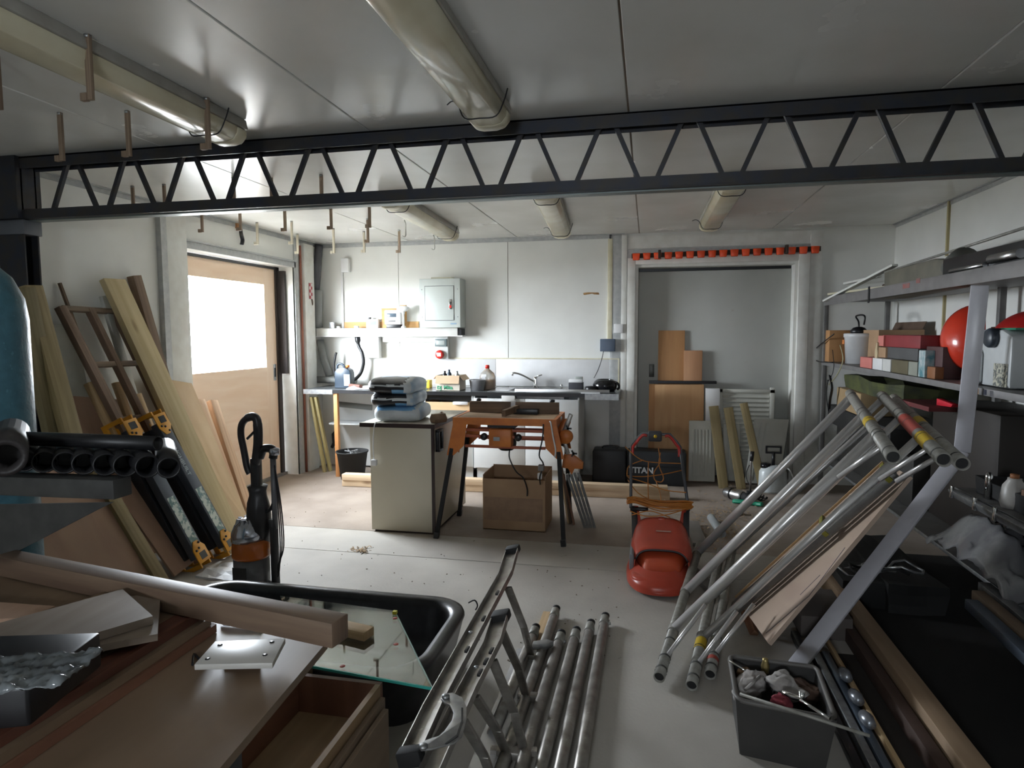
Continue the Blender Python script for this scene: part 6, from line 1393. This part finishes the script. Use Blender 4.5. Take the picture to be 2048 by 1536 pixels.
for k, (y0, y1, h_) in enumerate(((6.6, 6.2, .06), (6.1, 5.7, .09), (5.6, 5.35, .07))):
    tag(MB().box(1.95, 2.25, y1, y0, ZT+.001, ZT+h_).build('brown_bundle', mat('dark_brown_mix', (.10, .065, .05), .7), bevel=.01), '%s low dark brown bundle from the left behind the strips on the top shelf' % ORD[k], 'bundle')
tag(MB().box(SX-.012, SX-.006, 5.62, 5.65, 1.82, 1.95).build('black_clip', black), 'small black hook over the top shelf lip', 'hook')
for k, (ya, yb, zc) in enumerate(((4.95, 4.83, 1.905), (4.72, 4.66, 1.925))):
    MB().box(SX-.0055, SX-.0042, yb, ya, zc-.018, zc+.014).subdiv(3).jitter(.0, 30).build('red_smudge', mat('red_print', (.32, .09, .08), .7, col2=(.22, .14, .13), scale=40), bpy.data.objects['metal_shelving'])
for k in range(5):
    y_ = 4.0-.075*k; MB().box(SX-.0065, SX-.0042, y_-.02, y_+.016, 1.262+.004*(k % 2), 1.292).build('foil_patch', (chrome, mat('dark_foil', (.10, .11, .15), .3, .6))[k % 2], bpy.data.objects['metal_shelving'])
# middle shelf
def mbox(n, px0, px1, ztop, m, label, cat='box', X=1.80, dep=.3, z0=ZM, bevel=.003):
    a, b_ = P(px0, 700, X=X), P(px1, 700, X=X)
    return tag(MB().box(X, X+dep, b_.y, a.y, z0+.001, ztop).build(n, m, bevel=bevel), label, cat)
t = thing('brown_carton', (2.1, 6.5, ZM), 'open brown cardboard box at the far left of the middle shelf', 'box')
MB().box(1.95, 1.955, 6.12, 6.92, ZM+.001, ZM+.31).box(2.30, 2.305, 6.12, 6.92, ZM+.001, ZM+.31).box(1.955, 2.30, 6.915, 6.92, ZM+.001, ZM+.31).box(1.955, 2.30, 6.12, 6.125, ZM+.001, ZM+.31).box(1.955, 2.30, 6.12, 6.92, ZM+.001, ZM+.006).build('carton', card, t)
MB().beam((2.3, 6.5, ZM+.31), (2.33, 6.5, ZM+.38), .7, .005, up=(1, 0, 0)).build('flap', mat('dark_card', (.12, .075, .05), .8), t)
MB().box(1.74, 1.95, 6.84, 6.99, ZM+.001, ZM+.31).build('orange_panel', mat('orange_card', (.42, .22, .09), .8), t, bevel=.002)
t = thing('white_bucket', (1.88, 6.2, ZM), 'white plastic paint bucket on the left of the middle shelf', 'bucket')
bc = P(1715, 690, X=1.90)
MB().lathe([(0, 0), (.125, 0), (.14, .24), (.148, .245), (.148, .275), (.14, .28), (0, .28)], (1.93, bc.y, ZM+.001), 28).build('tub', mat('bucket_white', (.60, .60, .60), .35), t)
MB().box(1.79, 1.795, bc.y+.02, bc.y+.08, ZM+.18, ZM+.22).build('orange_label', mat('orange_label', (.6, .2, .05), .5), t)
t = thing('desk_lamp_head', (1.93, bc.y, ZM+.28), 'black lamp with looped lead standing on the white bucket', 'lamp')
MB().lathe([(0, 0), (.07, 0), (.075, .02), (.05, .05), (.02, .06), (0, .06)], (1.93, bc.y+.08, ZM+.282), 16).build('base', black, t)
MB().tube(smoothpath([(1.93, bc.y+.08, ZM+.33), (1.93, bc.y+.10, ZM+.39), (1.93, bc.y+.18, ZM+.44), (1.93, bc.y+.02, ZM+.45), (1.93, bc.y-.08, ZM+.43), (1.93, bc.y-.06, ZM+.36)], 5), .008, 8).build('arm', black, t)
tag(MB().tube(smoothpath([P(1668, 668, X=1.74), P(1640, 690, X=SX-.02), P(1626, 705, X=SX-.02), P(1634, 722, X=SX-.02), P(1665, 725, X=SX-.02)], 5), .006, 7).build('looped_cable', black), 'black cable looping off the left end of the middle shelf', 'cable')
t = thing('strap_coil', P(1662, 740, X=SX-.02), 'black and yellowish straps hanging down from the left of the middle shelf', 'strap')
for pts, w_, m_ in ((((1665, 700), (1668, 730), (1664, 750), (1655, 765)), .006, black), (((1680, 690), (1686, 720), (1674, 750), (1657, 770)), .005, mat('yellowish', (.35, .33, .2), .6)), (((1660, 752), (1664, 775), (1660, 800), (1658, 818)), .022, black), (((1656, 760), (1653, 790), (1657, 822)), .008, black)):
    MB().tube(smoothpath([P(x, y, X=SX-.025) for x, y in pts], 4), w_, 7, flat=.4).build('strap', m_, t)
mbox('red_box', 1764, 1840, ZM+.27, mat('dark_red_box', (.26, .03, .035), .5), 'long dark red box on top of the pile on the middle shelf', X=1.80, dep=.25, z0=ZM+.18)
a = P(1762, 690, X=1.80); 
tag(MB().box(1.785, 1.80, a.y-.10, a.y+.02, ZM+.185, ZM+.265).build('pink_end_box', mat('salmon', (.62, .20, .17), .6)), 'salmon pink box end beside the long dark red box', 'box')
mbox('grey_box', 1772, 1836, ZM+.18, mat('dark_grey_box', (.09, .09, .09), .6), 'dark grey box in the middle of the pile below the red box', X=1.795, dep=.25, z0=ZM+.095)
mbox('tan_box', 1757, 1771, ZM+.175, card, 'small tan box left of the dark grey box in the pile', X=1.78, dep=.1, z0=ZM+.095)
mbox('salmon_box', 1721, 1744, ZM+.088, MC['salmon'], 'low salmon box at the front of the middle shelf', X=1.745, dep=.2)
mbox('white_box', 1746, 1765, ZM+.09, whitep, 'left of two low white boxes at the front of the middle shelf', X=1.742, dep=.2)
mbox('white_box', 1766, 1782, ZM+.092, mat('white_card', (.66, .66, .63), .6), 'right of two low white boxes at the front of the middle shelf', X=1.742, dep=.2)
mbox('olive_box', 1784, 1817, ZM+.094, mat('olive_card', (.13, .11, .06), .7), 'low olive box right of the white ones on the middle shelf', X=1.745, dep=.25)
mbox('grey_green_box', 1818, 1836, ZM+.094, mat('greygreen_card', (.30, .31, .26), .7), 'grey green low box on the middle shelf beside the blue one', X=1.745, dep=.25)
mbox('blue_white_box', 1838, 1851, ZM+.175, mat('teal_card', (.08, .24, .28), .6, col2=(.5, .55, .55), scale=20), 'upright box with teal and white front on the middle shelf', X=1.745, dep=.25)
mbox('dark_stack', 1853, 1886, ZM+.20, mat('dark_redbrown', (.085, .035, .035), .6), 'dark maroon box left of the red helmet', X=1.80, dep=.3)
mbox('orange_brown_box', 1856, 1872, ZM+.075, mat('rust_card', (.28, .11, .04), .6), 'small rusty orange box in front of the dark maroon box', X=1.75, dep=.05)
tag(MB().prism([(-.03, 0), (-.03, .06), (-.01, .10), (0, .13), (.02, .12), (.015, .07), (.03, .05), (.02, 0)], V((0, -1, 0)), Z3, X3*.03, o=(1.77, P(1752, 700, X=1.77).y, ZM+.085)).build('cream_glove', mat('cream_leather', (.55, .45, .28), .8), bevel=.004), 'cream leather finger shape leaning between bucket and red box', 'glove')
# helmets: big red dome facing left and another behind
t = thing('red_helmet', (1.95, 4.55, ZM), 'glossy red safety helmet standing on edge on the middle shelf', 'helmet')
hr = mat('helmet_red', (.62, .045, .02), .22, col2=(.58, .04, .02), coat=.3)
hc = V((2.02, 4.55, 1.545))
def dome(c, rx, ry, rz, ax, n=28, nv=14):
    ax = V(ax).normalized(); u = ax.orthogonal().normalized(); w_ = ax.cross(u)
    def f(a_, b_):
        th = a_*2*math.pi; ph = b_*math.pi/2
        return V(c)+u*rx*math.cos(th)*math.cos(ph)+w_*ry*math.sin(th)*math.cos(ph)+ax*rz*math.sin(ph)
    return MB().grid(f, n, nv, closed_u=True)
dome(hc, .235, .20, .20, (-.75, .25, 0)).build('shell', hr, t, solid=.005)
MB().tube([hc+V((0, 0, .0))+(Matrix.Rotation(0, 3, 'X') @ (V((.25, .75, 0)).normalized()*.215*math.cos(k*.314)+Z3*.240*math.sin(k*.314))) for k in range(20)], .012, 8, closed=True).build('brim', hr, t)
MB().box(hc.x-.02, hc.x+.0, hc.y-.21, hc.y-.18, 1.36, 1.62).build('strap', mat('cream_strap', (.6, .5, .4), .7), t, bevel=.004)
MB().lathe([(0, 0), (.012, 0), (.01, .006), (0, .006)], hc+V((-.17, .10, 0)), 10, axis=Matrix.Rotation(R(-90), 3, 'Y')).build('vent', black, t)
t = thing('red_visor_helmet', (2.1, 4.1, ZM), 'second red helmet with dark lining lying behind the white canister', 'helmet')
dome((2.12, 4.0, 1.54), .22, .26, .17, (.0, -.2, 1)).build('shell', mat('helmet_dark_red', (.40, .02, .018), .3), t, solid=.005)
MB().lathe([(.20, -.02), (.23, 0), (.21, .02)], (2.12, 4.0, 1.54), 28).build('brim', hr, t, solid=.006)
dome((2.12, 4.02, 1.535), .19, .22, .14, (.0, -.2, 1)).build('lining', black, t)
MB().box(2.0, 2.25, 3.85, 4.15, ZM+.001, 1.535).build('head_form', black, t, bevel=.02)
# canister
t = thing('white_canister', (1.9, 3.9, ZM), 'white plastic jerrycan with a dark blue screw cap on the middle shelf', 'canister')
whc = mat('white_canister', (.58, .60, .60), .35)
MB().prism([(0, 0), (0, .20), (.03, .27), (.10, .305), (.30, .305), (.40, .27), (.40, 0)], V((0, -1, 0)), Z3, X3*.20, o=(1.80, 4.12, ZM+.003)).build('body', whc, t, bevel=.02)
MB().prism([(.01, .02), (.01, .17), (.03, .20), (.09, .20), (.11, .17), (.11, .02), (.08, 0), (.04, 0)], V((0, -1, 0)), Z3, X3*-.02, o=(1.80, 4.10, ZM+.003)).build('handle_panel', whc, t, bevel=.008)
cp = P(1974, 676, X=1.765)
MB().lathe([(0, 0), (.052, 0), (.052, .045), (.045, .055), (0, .055)], (1.82, cp.y, cp.z), 20, axis=Matrix.Rotation(R(-90), 3, 'Y')).build('screw_cap', mat('cap_blue_black', (.035, .045, .06), .4), t)
MB().box(1.796, 1.799, 3.74, 3.87, ZM+.01, ZM+.13).build('printed_label', mat('hatched_label', (.50, .48, .38), .6, col2=(.12, .13, .12), scale=60, contrast=(.48, .52)), t)
MB().box(1.83, 1.97, 3.75, 3.9, ZM+.305, ZM+.315).build('green_tab', mat('green_plastic', (.01, .25, .14), .4), t)
# items between middle and lower shelves
tag(MB().box(1.78, 2.2, 5.0, 6.4, 1.08, 1.20).subdiv(3).jitter(.035, 5).build('green_tarp', mat('olive_tarp', (.075, .085, .02), .7, col2=(.03, .035, .015), scale=7)), 'olive green tarpaulin stuffed below the middle shelf', 'tarpaulin')
tag(MB().box(1.76, 2.15, 5.9, 6.6, .88, 1.07).build('tan_carton', mat('tan_card', (.36, .25, .13), .8), bevel=.006), 'tan cardboard box below the middle shelf at its left end', 'box')
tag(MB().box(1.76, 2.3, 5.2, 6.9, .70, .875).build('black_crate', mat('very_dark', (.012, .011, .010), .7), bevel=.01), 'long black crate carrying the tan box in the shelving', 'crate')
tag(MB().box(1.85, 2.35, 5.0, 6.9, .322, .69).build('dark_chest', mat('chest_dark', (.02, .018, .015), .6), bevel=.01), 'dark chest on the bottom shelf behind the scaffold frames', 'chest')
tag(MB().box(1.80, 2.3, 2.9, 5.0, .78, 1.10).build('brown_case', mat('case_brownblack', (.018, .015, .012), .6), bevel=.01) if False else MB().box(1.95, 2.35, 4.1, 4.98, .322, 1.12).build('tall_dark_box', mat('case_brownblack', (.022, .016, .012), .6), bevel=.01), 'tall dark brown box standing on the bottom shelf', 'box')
tag(MB().prism([(0, 0), (.20, .01), (.22, .03), (.0, .045)], V((0, -1, 0)), Z3, X3*.04, o=(1.80, 4.55, 1.125)).build('red_cone', mat('bright_red', (.65, .02, .04), .4), bevel=.004), 'bright red pointed plastic piece below the middle shelf', 'piece')
tag(MB().box(1.72, 1.95, 4.45, 4.95, 1.095, 1.123).build('red_lath', mat('dark_red_lath', (.14, .02, .02), .6)), 'dark red lath supporting the bright red piece', 'lath')
tag(MB().box(1.78, 2.15, 3.3, 3.95, .713, .80).subdiv(3).jitter(.03, 7).build('black_bag', blackr), 'crumpled black bag on the lower shelf', 'bag')
t = thing('small_jug', (1.83, 3.62, .712), 'small off-white jug lying at the right of the lower shelf', 'jug')
MB().lathe([(0, 0), (.05, 0), (.06, .03), (.05, .11), (.03, .14), (.03, .15), (0, .15)], (1.80, 3.62, .713), 18).build('body', mat('offwhite_jug', (.42, .40, .37), .4), t)
MB().lathe([(0, 0), (.02, 0), (.02, .02), (0, .02)], (1.80, 3.62, .863), 12).build('cap', mat('rust_card', (.28, .11, .04), .6), t)
tag(MB().box(1.78, 1.95, 3.36, 3.52, .713, .83).build('brown_packet', mat('brown_packet', (.25, .14, .09), .7), bevel=.004), 'brown packet beside the small jug on the lower shelf', 'packet')
tag(MB().lathe([(0, 0), (.018, 0), (.018, .12), (.01, .14), (0, .14)], (1.77, 3.80, .713), 12).build('chrome_tube', chrome), 'upright chrome tube near the left end of the lower shelf', 'tube')
t = thing('steel_profile', (1.70, 3.5, .70), 'bent galvanised edge strip along the lower shelf front', 'strip')
MB().beam((1.69, 4.02, .69), (1.69, 3.0, .69), .03, .05, up=(-.5, 0, 1)).build('profile', galv, t, bevel=.008)
for y in (3.98, 3.72, 3.52): MB().box(1.665, 1.68, y-.012, y+.012, .665, .735).build('bright_fold', chrome, t, bevel=.005)
# plastic bag
bgm = mat('clear_bag', (.40, .40, .40), .18, col2=(.22, .22, .23), scale=5, trans=.35, contrast=(.4, .6))
def pbag(u, v):
    y = 4.15-1.1*u; x = 1.62+.35*v; h_ = math.sin(math.pi*min(1, u*1.15+.05))**.6*math.sin(math.pi*(.12+.80*v))
    n = mnoise.noise(V((u*6, v*5, 1)))*.09+mnoise.noise(V((u*14, v*13, 4)))*.03
    return V((x+n*.6, y+n*.4, .34+.26*h_+n*.9))
t = tag(MB().grid(pbag, 40, 26).build('plastic_bag', bgm, solid=.002), 'crumpled clear plastic bag on the bottom shelf at the right edge', 'bag')
for k, (x, z, m_) in enumerate(((1.44, .345, galv), (1.52, .345, alud), (1.60, .345, galv))):
    tag(MB().beam((x+.03, 3.25+.12*k, z), (x-.03, 1.9, z), .055, .045).build('steel_channel', (mat('bluish_steel', (.18, .22, .28), .35, .7), plydark, galv)[k], bevel=.004), ('bluish steel channel sticking out of the bottom shelf, leftmost', 'wooden length between two steel channels on the bottom shelf', 'plain steel channel on the bottom shelf, rightmost')[k], 'channel')
tag(MB().box(1.30, 1.72, 2.0, 2.12, .0, .318).build('channel_support', oldwood), 'wooden block propping the steel channels beside the bottom shelf', 'block')

# ---- things on the floor at right
tag(MB().box(.75, 1.14, 1.5, 3.35, 0, .004).build('rail_floor_shade', mat('floor_shade_brown', (.03, .024, .02), .8)), 'thin dark sheet painting floor shade under the rails right of the crate', 'sheet')  # flat dark layer added to darken the floor where shade falls
tl0, tl1 = P(1785, 1341, Z=.10), P(1939, 1536, Z=.10)
dx = (tl1.x-tl0.x)/(tl1.y-tl0.y)
def ybeam(n, px, py, z, w_, h_, y0, y1, m, label, cat, bevel=.003):
    p_ = P(px, py, Z=z); return tag(MB().beam((p_.x+w_/2, y0, z-h_/2), (p_.x+w_/2, y1, z-h_/2), w_, h_).build(n, m, bevel=bevel), label, cat)
ybeam('thick_beam', 1860, 1436, .11, .085, .11, 1.7, 4.3, wood('tan_beam', (.36, .25, .16), (.27, .18, .11), across=12), 'thick tan squared beam lying on the floor at lower right', 'beam')
ybeam('red_beam', 1800, 1420, .07, .05, .07, 1.7, 4.0, mat('dark_brown_beam', (.07, .04, .03), .7), 'dark brown lower beam alongside the thick tan beam', 'beam')
ybeam('pale_lath', 1745, 1440, .05, .018, .03, 1.7, 3.6, pine, 'thin pale lath lying on the floor right of the grey crate', 'lath')
for k, (px, m_) in enumerate(((1672, black), (1700, galv), (1722, MC['bluish_steel']))):
    p_ = P(px, 1430, Z=.04)
    tag(MB().beam((p_.x, 3.5-.1*k, .02), (p_.x-.01, 1.8, .02), .035, .035).build('metal_rail', m_, bevel=.006), ('black rail on the floor just right of the grey crate', 'middle grey rail on the floor right of the crate', 'bluish rail on the floor right of the crate')[k], 'rail')
for k in range(3):
    p_ = P(1690+22*k, 1350+45*k, Z=.06); tag(MB().lathe([(0, -.05), (.02, -.045), (.028, 0), (.02, .045), (0, .05)], (p_.x, p_.y, .062), 12, axis=Matrix.Rotation(R(82), 3, 'X')).build('metal_bottle', mat('bluish_tin', (.36, .38, .42), .3, .7)), '%s bluish tin lying on the rails right of the crate' % ORD[k], 'tin')
tag(MB().box(1.16, XR-.02, .6, 5.0, 0.0, .004).build('shelf_foot_shade', mat('shade_black', (.012, .011, .010), .9)), 'thin black layer painting floor shade along the foot of the shelving', 'painted shade')  # thin black layer painted in for the shade below the shelves
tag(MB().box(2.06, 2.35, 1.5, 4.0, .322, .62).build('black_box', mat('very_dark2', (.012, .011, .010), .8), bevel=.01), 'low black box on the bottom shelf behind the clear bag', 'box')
tag(MB().box(1.35, 1.65, 3.9, 4.9, 0, .16).subdiv(2).jitter(.03, 6).build('dark_sack', blackr), 'dark sack on the floor under the shelving behind the white strip', 'sack')
t = thing('cable_heap', (1.28, 4.15, .0), 'heap of silvery cable on the floor behind the plywood panel', 'cable')
for k in range(5):
    c = V((1.22+.06*k, 4.1-.03*k, .17)); MB().tube([c+V((.09*math.cos(q*.7), .07*math.sin(q*.7), .02*math.sin(q*1.7+k)+.02*k)) for q in range(9)], .008, 6, closed=True).build('loop', (galv, blackr)[k % 2], t)
MB().box(1.12, 1.55, 3.95, 4.3, .0, .16).build('dark_pad', blackr, t, bevel=.01)
tag(MB().box(.80, 1.05, 3.5, 3.9, .0, .12).build('low_block', mat('grey_brown_block', (.13, .11, .10), .8), bevel=.004), 'grey-brown block on the floor below the plywood panel', 'block')
# misc tools on floor among the frames' feet
tag(MB().beam(V((.30, 4.35, .02)), V((.42, 3.95, .02)), .07, .035).build('grey_wood', mat('weathered', (.25, .23, .21), .8), bevel=.003), 'second weathered offcut nearer the scaffold rungs beside the mower', 'offcut')
p_ = P(1470, 1022, Z=0.03); tag(MB().lathe([(0, 0), (.035, 0), (.03, .03), (0, .035)], (p_.x+.03, p_.y, 0.001), 12).build('silver_cap', chrome), 'small silver cap on the floor left of the uppermost rung', 'cap')
